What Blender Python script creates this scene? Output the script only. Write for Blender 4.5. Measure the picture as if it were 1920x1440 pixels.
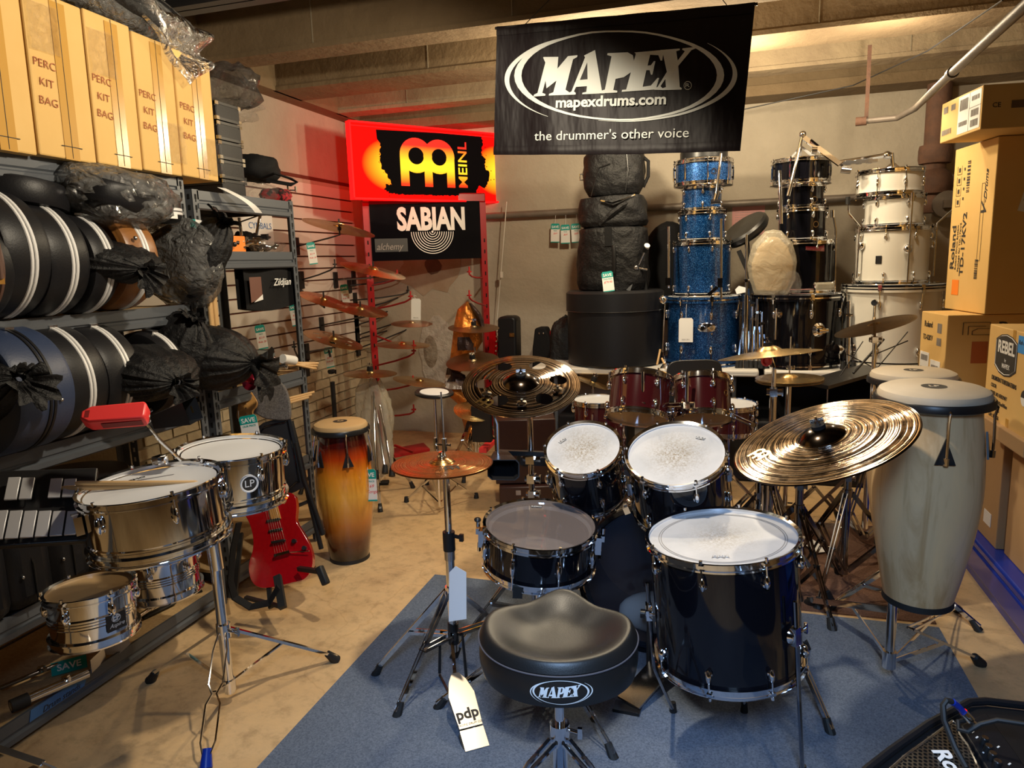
import bpy, bmesh, math, random
from mathutils import Vector as V, Matrix as M4
random.seed(7)
for o in list(bpy.data.objects): bpy.data.objects.remove(o)
SC = bpy.context.scene; COL = SC.collection
PI = math.pi
# ------------------------------------------------------------ camera
F = 1335.0; CAMZ = 1.5; YAW = math.radians(17); PIT = math.radians(9.7); ROL = math.radians(1.75)
cf = V((-math.sin(YAW)*math.cos(PIT), math.cos(YAW)*math.cos(PIT), -math.sin(PIT)))
r0 = V((math.cos(YAW), math.sin(YAW), 0)); u0 = r0.cross(cf)
cr = r0*math.cos(ROL)-u0*math.sin(ROL); cu = u0*math.cos(ROL)+r0*math.sin(ROL)
C0 = V((0, 0, CAMZ))
cam = bpy.data.cameras.new('camera'); co = bpy.data.objects.new('camera', cam); COL.objects.link(co)
cam.sensor_fit = 'HORIZONTAL'; cam.sensor_width = 36; cam.lens = F/1920*36; cam.clip_start = 0.05
mw = M4.Identity(4)
for i in range(3): mw[i][0] = cr[i]; mw[i][1] = cu[i]; mw[i][2] = -cf[i]; mw[i][3] = C0[i]
co.matrix_world = mw; SC.camera = co
# ------------------------------------------------------------ light and exposure
SC.view_settings.view_transform = 'Standard'; SC.view_settings.look = 'None'
SC.view_settings.gamma = 1; SC.view_settings.use_curve_mapping = False
SC.view_settings.exposure = 0.55
w = bpy.data.worlds.new('world'); SC.world = w; w.use_nodes = True
w.node_tree.nodes['Background'].inputs[0].default_value = (1, .9, .78, 1)
w.node_tree.nodes['Background'].inputs[1].default_value = 0.12
def lamp(name, loc, power, col, rad=.04, spot=None, aim=None):
    l = bpy.data.lights.new(name, 'SPOT' if spot else 'POINT'); l.energy = power; l.color = col; l.shadow_soft_size = rad
    o = bpy.data.objects.new(name, l); COL.objects.link(o); o.location = loc
    if spot:
        l.spot_size = math.radians(spot); l.spot_blend = .3
        o.rotation_euler = (V(aim)-V(loc)).to_track_quat('-Z', 'Y').to_euler()
    return o
lamp('bulb_near', (-.6, 2.0, 2.44), 78, (1, .86, .65), .045, spot=160, aim=(-1.75, 2.5, .5))
lamp('bulb_middle', (-.72, 4.15, 2.40), 50, (1, .83, .57), .05)
lamp('bulb_stacks', (.04, 4.55, 2.42), 30, (1, .83, .57), .05)
lamp('bulb_right', (.78, 4.42, 2.46), 14, (1, .84, .6), .05)
al = bpy.data.lights.new('daylight_fill', 'AREA'); al.energy = 10; al.spread = math.radians(75); al.color = (.42, .64, 1); al.shape = 'RECTANGLE'; al.size = .5; al.size_y = .5  # lamp added overhead for bluish daylight, spread narrowed onto the rug
ao = bpy.data.objects.new('daylight_fill', al); COL.objects.link(ao); ao.location = (.1, -.35, 2.2)
ao.rotation_euler = (V((-.15, 1.75, 0))-V((.1, -.35, 2.2))).to_track_quat('-Z', 'Y').to_euler()
# ------------------------------------------------------------ helpers: points
def ray(x, y): return cf+cr*((x-960)/F)-cu*((y-720)/F)
def at(x, y, X=None, Y=None, z=None, D=None):
    d = ray(x, y)
    if X is not None: return C0+d*(X/d.x)
    if Y is not None: return C0+d*(Y/d.y)
    if z is not None: return C0+d*((z-CAMZ)/d.z)
    return C0+d*D
def disc(cx, cy, a, b, ang, R, D=None):
    """frame of a circle of radius R seen as an ellipse: centre and normal"""
    v = ray(cx, cy); D = D or F*R/a; c = C0+v*D; v = v.normalized()
    an = math.radians(ang); e1 = cr*math.cos(an)-cu*math.sin(an); e1 = (e1-v*e1.dot(v)).normalized()
    e2 = e1.cross(v); k = max(-1, min(1, b/a)); n = -v*k+e2*math.sqrt(1-k*k)
    return frame(c, n, e1)
def frame(o, z, x=None):
    z = V(z).normalized(); x = V(x) if x is not None else (V((1, 0, 0)) if abs(z.x) < .9 else V((0, 1, 0)))
    x = (x-z*x.dot(z)).normalized(); y = z.cross(x); m = M4.Identity(4); o = V(o)
    for i in range(3): m[i][0] = x[i]; m[i][1] = y[i]; m[i][2] = z[i]; m[i][3] = o[i]
    return m
def T(x, y, z): return M4.Translation((x, y, z))
def RX(a): return M4.Rotation(math.radians(a), 4, 'X')
def RY(a): return M4.Rotation(math.radians(a), 4, 'Y')
def RZ(a): return M4.Rotation(math.radians(a), 4, 'Z')
ID = M4.Identity(4)
# ------------------------------------------------------------ helpers: meshes
class MB:
    def __init__(s, M=None): s.v = []; s.f = []; s.mi = []; s.M = M or ID; s.k = 0
    def add(s, vs, fs, M=None):
        M = s.M @ M if M is not None else s.M; n = len(s.v)
        s.v += [M @ V(p) for p in vs]; s.f += [tuple(i+n for i in f) for f in fs]; s.mi += [s.k]*len(fs); return s
    def box(s, c, d, M=None):
        x, y, z = c; a, b, e = d[0]/2, d[1]/2, d[2]/2
        vs = [(x+i*a, y+j*b, z+k*e) for i in (-1, 1) for j in (-1, 1) for k in (-1, 1)]
        return s.add(vs, [(0, 1, 3, 2), (4, 6, 7, 5), (0, 4, 5, 1), (2, 3, 7, 6), (0, 2, 6, 4), (1, 5, 7, 3)], M)
    def b2(s, p, q, M=None):
        return s.box([(p[i]+q[i])/2 for i in range(3)], [abs(q[i]-p[i]) for i in range(3)], M)
    def cyl(s, p, q, r, r2=None, n=14, caps=True, M=None):
        p = V(p); q = V(q); r2 = r if r2 is None else r2; fr = frame(p, q-p); L = (q-p).length
        vs = []; 
        for k in range(n):
            a = 2*PI*k/n; vs.append(fr @ V((r*math.cos(a), r*math.sin(a), 0))); vs.append(fr @ V((r2*math.cos(a), r2*math.sin(a), L)))
        fs = [(2*k, 2*((k+1) % n), 2*((k+1) % n)+1, 2*k+1) for k in range(n)]
        if caps: fs += [tuple(2*k for k in range(n))[::-1], tuple(2*k+1 for k in range(n))]
        return s.add(vs, fs, M)
    def lathe(s, prof, n=48, M=None, a0=0, a1=2*PI, sx=1, sy=1):
        full = abs(a1-a0-2*PI) < 1e-6; m = n if full else n+1; vs = []; P = len(prof)
        for k in range(m):
            a = a0+(a1-a0)*k/n
            for r, z in prof: vs.append((r*math.cos(a)*sx, r*math.sin(a)*sy, z))
        fs = []
        for k in range(n):
            k2 = (k+1) % m
            for i in range(P-1):
                if prof[i][0] < 1e-7: fs.append((k*P+i, k2*P+i+1, k*P+i+1)) if prof[i+1][0] > 1e-7 else None
                elif prof[i+1][0] < 1e-7: fs.append((k*P+i, k2*P+i, k*P+i+1))
                else: fs.append((k*P+i, k2*P+i, k2*P+i+1, k*P+i+1))
        return s.add(vs, [f for f in fs if f], M)
    def tube(s, pts, r, n=8, M=None, closed=False, flat=1.0):
        pts = [V(p) for p in pts]; vs = []; N = len(pts); up = None
        for i, p in enumerate(pts):
            a = pts[(i-1) % N] if (i or closed) else p; b = pts[(i+1) % N] if (i < N-1 or closed) else p
            t = (b-a).normalized()
            if up is None: up = V((0, 0, 1)) if abs(t.z) < .9 else V((1, 0, 0))
            x = (up-t*up.dot(t)); x = x.normalized() if x.length > 1e-5 else t.orthogonal().normalized(); y = t.cross(x); up = x
            rr = r[i] if isinstance(r, (list, tuple)) else r
            for k in range(n): an = 2*PI*k/n; vs.append(p+x*(rr*math.cos(an))*flat+y*(rr*math.sin(an)))
        fs = [(i*n+k, i*n+(k+1) % n, ((i+1) % N)*n+(k+1) % n, ((i+1) % N)*n+k) for i in range(N if closed else N-1) for k in range(n)]
        if not closed: fs += [tuple(range(n))[::-1], tuple((N-1)*n+k for k in range(n))]
        return s.add(vs, fs, M)
    def ball(s, c, r, n=12, M=None):
        r = (r, r, r) if not isinstance(r, (tuple, list)) else r
        pr = [(math.sin(PI*i/n), -math.cos(PI*i/n)) for i in range(n+1)]; pr[0] = (0, -1); pr[-1] = (0, 1)
        m = T(*c) @ M4.Diagonal((r[0], r[1], r[2], 1)); return s.lathe(pr, n*2, (M @ m) if M is not None else m)
    def prism(s, poly, z0, z1, M=None):
        n = len(poly); vs = [(x, y, z0) for x, y in poly]+[(x, y, z1) for x, y in poly]
        fs = [tuple(range(n))[::-1], tuple(range(n, 2*n))]+[(i, (i+1) % n, (i+1) % n+n, i+n) for i in range(n)]
        return s.add(vs, fs, M)
    def sheet(s, nx, ny, fn, M=None):
        vs = [fn(i/nx, j/ny) for j in range(ny+1) for i in range(nx+1)]
        return s.add(vs, [(j*(nx+1)+i, j*(nx+1)+i+1, (j+1)*(nx+1)+i+1, (j+1)*(nx+1)+i) for j in range(ny) for i in range(nx)], M)
    def bar(s, p, q, w, t, M=None, side=None):
        p = V(p); q = V(q); fr = frame(p, q-p, side); L = (q-p).length
        return s.box((0, 0, L/2), (w, t, L), (M @ fr) if M is not None else fr)
    def build(s, name, mats, parent=None, ang=35, bev=None):
        me = bpy.data.meshes.new(name); me.from_pydata([tuple(v) for v in s.v], [], s.f)
        for m in (mats if isinstance(mats, (list, tuple)) else [mats]): me.materials.append(m)
        if any(s.mi): me.polygons.foreach_set('material_index', s.mi)
        if ang:
            me.polygons.foreach_set('use_smooth', [True]*len(me.polygons)); me.set_sharp_from_angle(angle=math.radians(ang))
        me.validate(); me.update(); o = bpy.data.objects.new(name, me); COL.objects.link(o)
        if parent is not None: o.parent = parent
        if bev:
            b = o.modifiers.new('bevel', 'BEVEL'); b.width = bev; b.segments = 2; b.limit_method = 'ANGLE'; b.harden_normals = False
        return o
def tag(o, label, cat, group=None, kind=None):
    o['label'] = label; o['category'] = cat
    if group: o['group'] = group
    if kind: o['kind'] = kind
    return o
def struct(o): o['kind'] = 'structure'; return o
def root(name, label, cat, Mx=ID, group=None):
    o = bpy.data.objects.new(name, None); COL.objects.link(o); o.matrix_world = Mx; o.empty_display_size = .05
    return tag(o, label, cat, group)
def solo(mb, name, mats, label, cat, Mx=None, group=None, kind=None, **k):
    o = mb.build(name, mats, **k)
    if Mx is not None: o.matrix_world = Mx
    return tag(o, label, cat, group, kind)
def kids(o): return [c for c in bpy.data.objects if c.parent == o]
def clone(o, Mx=None, label=None, parent=None):
    c = o.copy(); COL.objects.link(c)
    if parent is not None: c.parent = parent
    if Mx is not None: c.matrix_world = Mx
    if label: c['label'] = label
    for ch in kids(o): clone(ch, None, None, c)
    return c
def text(s, size, Mx, mat, parent=None, name='lettering', bold=0, shear=0, sx=1, align='CENTER', space=1.0, ext=.0004, line=1.0):
    cu_ = bpy.data.curves.new('t', 'FONT'); cu_.body = s; cu_.size = size; cu_.align_x = align; cu_.align_y = 'CENTER'
    cu_.offset = bold*size; cu_.shear = shear; cu_.space_character = space; cu_.extrude = ext; cu_.resolution_u = 3; cu_.space_line = line
    t = bpy.data.objects.new('t', cu_); COL.objects.link(t)
    me = bpy.data.meshes.new_from_object(t.evaluated_get(bpy.context.evaluated_depsgraph_get()))
    bpy.data.objects.remove(t); me.transform(Mx @ M4.Diagonal((sx, 1, 1, 1))); me.materials.clear(); me.materials.append(mat)
    o = bpy.data.objects.new(name, me); COL.objects.link(o)
    if parent is not None: o.parent = parent
    return o
# ------------------------------------------------------------ materials
MT = {}
def nt(name):
    m = bpy.data.materials.new(name); m.use_nodes = True; n = m.node_tree; b = n.nodes['Principled BSDF']; MT[name] = m; return m, n, b
def N(n, t, **k):
    d = n.nodes.new(t)
    for a, v in k.items():
        if a[0] == '_': setattr(d, a[1:], v)
        else: d.inputs[a.replace('_', ' ')].default_value = v
    return d
def ramp(n, src, stops):
    r = n.nodes.new('ShaderNodeValToRGB'); e = r.color_ramp.elements
    while len(e) < len(stops): e.new(.5)
    for i, (p, c) in enumerate(stops): e[i].position = p; e[i].color = (*c, 1)
    n.links.new(src, r.inputs[0]); return r
def mat(name, col, rough=.5, metal=0, noise=None, bump=None, coat=0, emit=None, sheen=0, rvar=None, spec=None, stretch=None):
    """noise=(scale, other colour, sharpness) bump=(scale, strength, distance)"""
    m, n, b = nt(name); L = n.links.new
    b.inputs['Base Color'].default_value = (*col, 1); b.inputs['Roughness'].default_value = rough; b.inputs['Metallic'].default_value = metal
    b.inputs['Coat Weight'].default_value = coat; b.inputs['Coat Roughness'].default_value = .05
    if spec is not None: b.inputs['Specular IOR Level'].default_value = spec
    if sheen: b.inputs['Sheen Weight'].default_value = sheen
    if emit: b.inputs['Emission Color'].default_value = (*emit[:3], 1); b.inputs['Emission Strength'].default_value = emit[3]
    tc = n.nodes.new('ShaderNodeTexCoord'); co_ = tc.outputs['Object']
    if stretch:
        mp = n.nodes.new('ShaderNodeMapping'); L(co_, mp.inputs[0]); mp.inputs['Scale'].default_value = stretch; co_ = mp.outputs[0]
    if noise:
        t = N(n, 'ShaderNodeTexNoise', Scale=noise[0], Detail=8.0, Roughness=.62); L(co_, t.inputs['Vector']); s = noise[2] if len(noise) > 2 else .2
        r = ramp(n, t.outputs[0], [(.5-s, col), (.5+s, noise[1])]); L(r.outputs[0], b.inputs['Base Color'])
    if bump:
        t = N(n, 'ShaderNodeTexNoise', Scale=bump[0], Detail=6.0, Roughness=.6); L(co_, t.inputs['Vector'])
        u = N(n, 'ShaderNodeBump', Strength=bump[1], Distance=bump[2] if len(bump) > 2 else .005); L(t.outputs[0], u.inputs['Height']); L(u.outputs[0], b.inputs['Normal'])
    return m
mat('chrome', (.86, .87, .89), .07, 1); mat('satin_chrome', (.62, .62, .63), .25, 1); mat('dark_chrome', (.3, .3, .32), .12, 1)
mat('black_gloss', (.004, .004, .006), .07, coat=.35, spec=.3); mat('black_plastic', (.012, .012, .013), .35); mat('rubber', (.01, .01, .01), .6)
mat('black_fabric', (.009, .009, .010), .8, bump=(60, .35, .004), spec=.2); mat('case_black', (.010, .010, .012), .42, bump=(160, .25, .002), spec=.28)
mat('crinkle_black', (.007, .007, .008), .5, bump=(22, .75, .02), spec=.3); mat('case_brown', (.30, .125, .03), .38, noise=(9, (.2, .075, .018), .3), bump=(120, .2, .002))
mat('case_blue', (.025, .04, .09), .45, bump=(140, .25, .002)); mat('piping', (.72, .72, .72), .35); mat('piping_brown', (.1, .05, .035), .5)
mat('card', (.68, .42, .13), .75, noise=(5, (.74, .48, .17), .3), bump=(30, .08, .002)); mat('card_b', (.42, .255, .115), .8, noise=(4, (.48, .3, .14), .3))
mat('tape', (.56, .31, .07), .22); mat('ink', (.03, .025, .02), .7); mat('ink_red', (.42, .15, .06), .8); mat('paper', (.8, .79, .76), .7); mat('ink_grey', (.3, .28, .26), .7)
mat('teal', (.0, .32, .28), .5); mat('white_print', (.85, .85, .83), .5); mat('red_ink', (.7, .03, .02), .6)
mat('steel_grey', (.085, .095, .11), .42, bump=(90, .05, .001)); mat('steel_black', (.02, .02, .022), .4); mat('particle', (.58, .4, .2), .8, noise=(90, (.42, .27, .12), .2))
mat('wood_stick', (.66, .43, .2), .45, noise=(14, (.56, .34, .14), .3), stretch=(1, 1, 1)); mat('maple', (.56, .30, .09), .35, noise=(20, (.48, .24, .07), .3))
mat('red_body', (.42, .004, .008), .16, coat=.8, noise=(16, (.30, .002, .006), .3), stretch=(4, 4, 1)); mat('red_plastic', (.85, .05, .05), .38)
mat('red_paint', (.36, .004, .007), .4); mat('blue_paint', (.003, .03, .34), .3, coat=.3); mat('blue_bright', (.0, .09, .62), .25)
mat('white_lacquer', (.76, .73, .65), .14, coat=.6); mat('red_lacquer', (.055, .006, .008), .13, coat=1)
mat('head_white', (.60, .61, .62), .38, bump=(220, .08, .001)); mat('head_inner', (.5, .5, .5), .5); mat('head_clear_dark', (.03, .035, .05), .07, coat=.5)
mat('conga_head', (.66, .56, .42), .55, noise=(7, (.56, .46, .33), .3)); mat('conga_head_tan', (.62, .42, .2), .5, noise=(7, (.54, .35, .16), .3))
mat('table_white', (.66, .63, .57), .45, bump=(200, .1, .001)); mat('tan_head', (.5, .33, .16), .4)
mat('leather', (.012, .012, .012), .40, bump=(260, .18, .002)); mat('stitch', (.08, .08, .1), .6); mat('rust', (.17, .08, .045), .8, noise=(14, (.09, .05, .035), .25), bump=(40, .5, .01))
mat('pipe', (.24, .2, .165), .5, metal=.3, noise=(9, (.15, .125, .10), .3)); mat('blue_tape', (.05, .16, .4), .6); mat('orange', (.95, .25, .02), .5)
mat('foil_orange', (.75, .27, .05), .16, metal=.75, bump=(9, .7, .06)); mat('foil_dark', (.05, .03, .03), .2, metal=.5, bump=(9, .7, .06)); mat('foil_white', (.7, .6, .5), .25, metal=.5, bump=(9, .7, .06))
mat('grey_fabric', (.075, .07, .07), .95, noise=(170, (.16, .15, .15), .12), bump=(300, .4, .003)); mat('pink_paper', (.72, .36, .34), .7)
mat('mesh_steel', (.42, .40, .36), .35, 1); mat('hole_dark', (.003, .003, .003), .9); mat('foam_white', (.8, .8, .8), .6); mat('gold', (.75, .52, .2), .25, 1)
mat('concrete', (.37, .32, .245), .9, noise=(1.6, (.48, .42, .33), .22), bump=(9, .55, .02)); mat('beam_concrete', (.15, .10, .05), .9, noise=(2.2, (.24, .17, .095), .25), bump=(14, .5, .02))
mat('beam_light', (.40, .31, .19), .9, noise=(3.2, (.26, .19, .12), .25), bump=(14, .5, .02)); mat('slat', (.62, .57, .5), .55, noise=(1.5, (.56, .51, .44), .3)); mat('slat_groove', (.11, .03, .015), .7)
mat('brick', (.50, .42, .28), .8, noise=(14, (.38, .31, .2), .22), bump=(26, .5, .012)); mat('mortar', (.3, .25, .17), .95, bump=(40, .5, .01)); mat('plaster_hole', (.62, .57, .50), .95, noise=(8, (.42, .37, .30), .2), bump=(18, .9, .03))
mat('blade', (.45, .40, .33), .3, metal=.8)
def special():
    # floor
    m, n, b = nt('floor_concrete'); L = n.links.new; tc = n.nodes.new('ShaderNodeTexCoord')
    t1 = N(n, 'ShaderNodeTexNoise', Scale=1.1, Detail=9., Roughness=.6, Distortion=.4); L(tc.outputs['Object'], t1.inputs['Vector'])
    r = ramp(n, t1.outputs[0], [(.28, (.40, .25, .12)), (.45, (.60, .40, .20)), (.58, (.68, .47, .245)), (.75, (.48, .31, .16))])
    t2 = N(n, 'ShaderNodeTexNoise', Scale=14., Detail=8., Roughness=.7); L(tc.outputs['Object'], t2.inputs['Vector'])
    r2 = ramp(n, t2.outputs[0], [(.3, (.62, .6, .58)), (.5, (1, 1, 1)), (.72, (1.12, 1.1, 1.05))])
    mx = N(n, 'ShaderNodeMixRGB', _blend_type='MULTIPLY', Fac=.85); L(r.outputs[0], mx.inputs[1]); L(r2.outputs[0], mx.inputs[2])
    # hairline scratches and stains
    vo = N(n, 'ShaderNodeTexVoronoi', Scale=1.6, _feature='DISTANCE_TO_EDGE'); 
    wv = N(n, 'ShaderNodeTexNoise', Scale=3., Detail=5.); L(tc.outputs['Object'], wv.inputs['Vector']); ad = N(n, 'ShaderNodeMixRGB', Fac=.25)
    L(tc.outputs['Object'], ad.inputs[1]); L(wv.outputs[1], ad.inputs[2]); L(ad.outputs[0], vo.inputs['Vector'])
    rc = ramp(n, vo.outputs[0], [(0, (.6, .5, .4)), (.006, (1, 1, 1))]); m2 = N(n, 'ShaderNodeMixRGB', _blend_type='MULTIPLY', Fac=.35)
    L(mx.outputs[0], m2.inputs[1]); L(rc.outputs[0], m2.inputs[2]); L(m2.outputs[0], b.inputs['Base Color'])
    b.inputs['Roughness'].default_value = .48
    u = N(n, 'ShaderNodeBump', Strength=.25, Distance=.01); L(t2.outputs[0], u.inputs['Height']); L(u.outputs[0], b.inputs['Normal'])
    # rugs
    for nm, c1, c2, c3 in (('rug_blue', (.085, .11, .155), (.17, .205, .27), .12), ('rug_brown', (.10, .052, .035), (.17, .095, .065), .12)):
        m, n, b = nt(nm); L = n.links.new; tc = n.nodes.new('ShaderNodeTexCoord')
        t = N(n, 'ShaderNodeTexNoise', Scale=190., Detail=3., Roughness=.7); L(tc.outputs['Object'], t.inputs['Vector'])
        r = ramp(n, t.outputs[0], [(.36, c1), (.64, c2)]); t3 = N(n, 'ShaderNodeTexNoise', Scale=1.7, Detail=5.); L(tc.outputs['Object'], t3.inputs['Vector'])
        r3 = ramp(n, t3.outputs[0], [(.35, (.86,)*3), (.65, (1.1,)*3)]); mx = N(n, 'ShaderNodeMixRGB', _blend_type='MULTIPLY', Fac=1.); L(r.outputs[0], mx.inputs[1]); L(r3.outputs[0], mx.inputs[2])
        L(mx.outputs[0], b.inputs['Base Color']); b.inputs['Roughness'].default_value = .95; b.inputs['Specular IOR Level'].default_value = .2
        u = N(n, 'ShaderNodeBump', Strength=.6, Distance=.004); L(t.outputs[0], u.inputs['Height']); L(u.outputs[0], b.inputs['Normal'])
    # cymbals: turned rings round the object's own axis
    def cym(nm, c1, c2, freq, bump, rough, blot, blots=0.0, c3=None):
        m, n, b = nt(nm); L = n.links.new; tc = n.nodes.new('ShaderNodeTexCoord'); sp = n.nodes.new('ShaderNodeSeparateXYZ'); L(tc.outputs['Object'], sp.inputs[0])
        cb = n.nodes.new('ShaderNodeCombineXYZ'); L(sp.outputs[0], cb.inputs[0]); L(sp.outputs[1], cb.inputs[1]); ln = N(n, 'ShaderNodeVectorMath', _operation='LENGTH'); L(cb.outputs[0], ln.inputs[0])
        mu = N(n, 'ShaderNodeMath', _operation='MULTIPLY'); L(ln.outputs['Value'], mu.inputs[0]); mu.inputs[1].default_value = freq
        tn = N(n, 'ShaderNodeTexNoise', Scale=1., Detail=2., Roughness=.8, _noise_dimensions='1D'); L(mu.outputs[0], tn.inputs['W'])
        nb = N(n, 'ShaderNodeTexNoise', Scale=blot, Detail=2.5, Roughness=.6); L(tc.outputs['Object'], nb.inputs['Vector'])
        mx = N(n, 'ShaderNodeMath', _operation='MULTIPLY_ADD'); L(nb.outputs[0], mx.inputs[0]); mx.inputs[1].default_value = blots; 
        sb = N(n, 'ShaderNodeMath', _operation='SUBTRACT'); L(tn.outputs[0], sb.inputs[0]); sb.inputs[1].default_value = blots*.5; L(sb.outputs[0], mx.inputs[2])
        r = ramp(n, mx.outputs[0], [(.46, c1), (.54, c2)]); L(r.outputs[0], b.inputs['Base Color'])
        b.inputs['Metallic'].default_value = 1; b.inputs['Roughness'].default_value = rough
        u = N(n, 'ShaderNodeBump', Strength=bump, Distance=.003); L(tn.outputs[0], u.inputs['Height']); L(u.outputs[0], b.inputs['Normal'])
    cym('cymbal_ride', (.03, .02, .015), (.66, .53, .40), 104, .7, .10, 24, .38)
    cym('cymbal_dark', (.045, .034, .030), (.50, .41, .34), 92, .7, .09, 12, .15)
    cym('cymbal_brass', (.52, .34, .13), (.84, .62, .30), 190, .5, .24, 6, .2)
    cym('cymbal_copper', (.58, .27, .09), (.88, .56, .24), 190, .5, .22, 6, .2)
    cym('cymbal_old', (.27, .2, .11), (.42, .33, .2), 420, .4, .34, 7, .5)
    # plastic film
    for nm, a, bs in (('film', .95, 30), ('film_dark', .55, 16), ('wrap', .86, 20), ('film_milky', .62, 10)):
        m, n, b = nt(nm); L = n.links.new; out = n.nodes['Material Output']; tr = n.nodes.new('ShaderNodeBsdfTransparent'); g = N(n, 'ShaderNodeBsdfGlossy', Roughness=.12)
        mx = n.nodes.new('ShaderNodeMixShader'); fr = N(n, 'ShaderNodeFresnel', IOR=1.5); tc = n.nodes.new('ShaderNodeTexCoord')
        t = N(n, 'ShaderNodeTexNoise', Scale=float(bs), Detail=6., Distortion=1.2); L(tc.outputs['Object'], t.inputs['Vector']); u = N(n, 'ShaderNodeBump', Strength=.35 if nm == 'film_milky' else 1., Distance=.05)
        L(t.outputs[0], u.inputs['Height']); L(u.outputs[0], g.inputs['Normal']); L(u.outputs[0], fr.inputs['Normal'])
        df = N(n, 'ShaderNodeBsdfDiffuse'); df.inputs[0].default_value = (.75, .75, .74, 1); L(u.outputs[0], df.inputs['Normal']); m3 = n.nodes.new('ShaderNodeMixShader')
        if nm == 'film_dark': df.inputs[0].default_value = (.05, .05, .052, 1)
        if nm == 'film_milky': df.inputs[0].default_value = (.66, .6, .46, 1)
        m3.inputs[0].default_value = 1-a; L(tr.outputs[0], m3.inputs[1]); L(df.outputs[0], m3.inputs[2])
        fm = N(n, 'ShaderNodeMath', _operation='MULTIPLY'); L(fr.outputs[0], fm.inputs[0]); fm.inputs[1].default_value = {'film': .30, 'wrap': 1.}.get(nm, .5); L(fm.outputs[0], mx.inputs[0]); L(m3.outputs[0], mx.inputs[1]); L(g.outputs[0], mx.inputs[2]); L(mx.outputs[0], out.inputs[0])
    # clear drum head over a black shell
    m, n, b = nt('head_clear'); b.inputs['Base Color'].default_value = (.20, .165, .155, 1); b.inputs['Roughness'].default_value = .06; b.inputs['Coat Weight'].default_value = .6; b.inputs['Alpha'].default_value = .72
    m, n, b = nt('head_clear_deep'); b.inputs['Base Color'].default_value = (.02, .025, .04, 1); b.inputs['Roughness'].default_value = .05; b.inputs['Coat Weight'].default_value = .5; b.inputs['Alpha'].default_value = .45
    # sparkle
    m, n, b = nt('blue_sparkle'); L = n.links.new; tc = n.nodes.new('ShaderNodeTexCoord'); vo = N(n, 'ShaderNodeTexVoronoi', Scale=420.); L(tc.outputs['Object'], vo.inputs['Vector'])
    sp = n.nodes.new('ShaderNodeSeparateColor'); L(vo.outputs['Color'], sp.inputs[0])
    r = ramp(n, sp.outputs[0], [(.0, (.0, .014, .07)), (.6, (.0, .04, .17)), (.85, (.01, .12, .42)), (.97, (.15, .4, .9))]); L(r.outputs[0], b.inputs['Base Color'])
    b.inputs['Metallic'].default_value = .55; b.inputs['Roughness'].default_value = .3; b.inputs['Coat Weight'].default_value = 1.; b.inputs['Coat Roughness'].default_value = .04
    # sunburst conga shell (object z runs up the shell, 0..0.7)
    def wood(nm, stops, coat, rough, sc, grain, dark):
        m, n, b = nt(nm); L = n.links.new; tc = n.nodes.new('ShaderNodeTexCoord'); sp = n.nodes.new('ShaderNodeSeparateXYZ'); L(tc.outputs['Object'], sp.inputs[0])
        mp = N(n, 'ShaderNodeMapping'); mp.inputs['Scale'].default_value = (1, 1, .12); L(tc.outputs['Object'], mp.inputs[0])
        t = N(n, 'ShaderNodeTexNoise', Scale=grain, Detail=7., Roughness=.6, Distortion=.6); L(mp.outputs[0], t.inputs['Vector'])
        r = ramp(n, sp.outputs[2], stops); g = ramp(n, t.outputs[0], [(.36, dark), (.5, (1, 1, 1)), (.66, (1.08, 1.06, 1.02))])
        mx = N(n, 'ShaderNodeMixRGB', _blend_type='MULTIPLY', Fac=1.); L(r.outputs[0], mx.inputs[1]); L(g.outputs[0], mx.inputs[2]); L(mx.outputs[0], b.inputs['Base Color'])
        b.inputs['Coat Weight'].default_value = coat; b.inputs['Roughness'].default_value = rough; b.inputs['Coat Roughness'].default_value = .08
    wood('sunburst', [(.03, (.012, .004, .002)), (.12, (.10, .02, .004)), (.22, (.46, .15, .015)), (.37, (.85, .42, .055)), (.47, (.80, .30, .022)), (.56, (.48, .05, .004)), (.62, (.07, .004, .002))], 1, .18, 1, 17, (.72, .62, .5))
    wood('ash', [(0, (.68, .47, .25)), (.7, (.76, .55, .31))], .3, .32, 1, 15, (.76, .68, .58))
    # coated heads with a worn patch where the sticks land
    for nm, sz, st in (('head_worn', .055, .75), ('head_worn_big', .06, .5)):
        m, n, b = nt(nm); L = n.links.new; tc = n.nodes.new('ShaderNodeTexCoord'); mp = N(n, 'ShaderNodeMapping'); mp.inputs['Scale'].default_value = (1/sz/2.2, 1/sz/2.6, 0); L(tc.outputs['Object'], mp.inputs[0])
        gr = N(n, 'ShaderNodeVectorMath', _operation='LENGTH'); L(mp.outputs[0], gr.inputs[0]); rm = ramp(n, gr.outputs['Value'], [(0, (1,)*3), (.55, (.35,)*3), (1, (0,)*3)])
        t = N(n, 'ShaderNodeTexNoise', Scale=150., Detail=5., Roughness=.8); L(tc.outputs['Object'], t.inputs['Vector']); rt = ramp(n, t.outputs[0], [(.42, (0,)*3), (.66, (1,)*3)])
        mu = N(n, 'ShaderNodeMath', _operation='MULTIPLY', _use_clamp=True); L(rm.outputs[0], mu.inputs[0]); L(rt.outputs[0], mu.inputs[1]); m4 = N(n, 'ShaderNodeMath', _operation='MULTIPLY', _use_clamp=True); L(mu.outputs[0], m4.inputs[0]); m4.inputs[1].default_value = st*2
        t2 = N(n, 'ShaderNodeTexNoise', Scale=7., Detail=6.); L(tc.outputs['Object'], t2.inputs['Vector']); rb = ramp(n, t2.outputs[0], [(.4, (.50, .51, .53)), (.6, (.59, .59, .60))])
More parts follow.
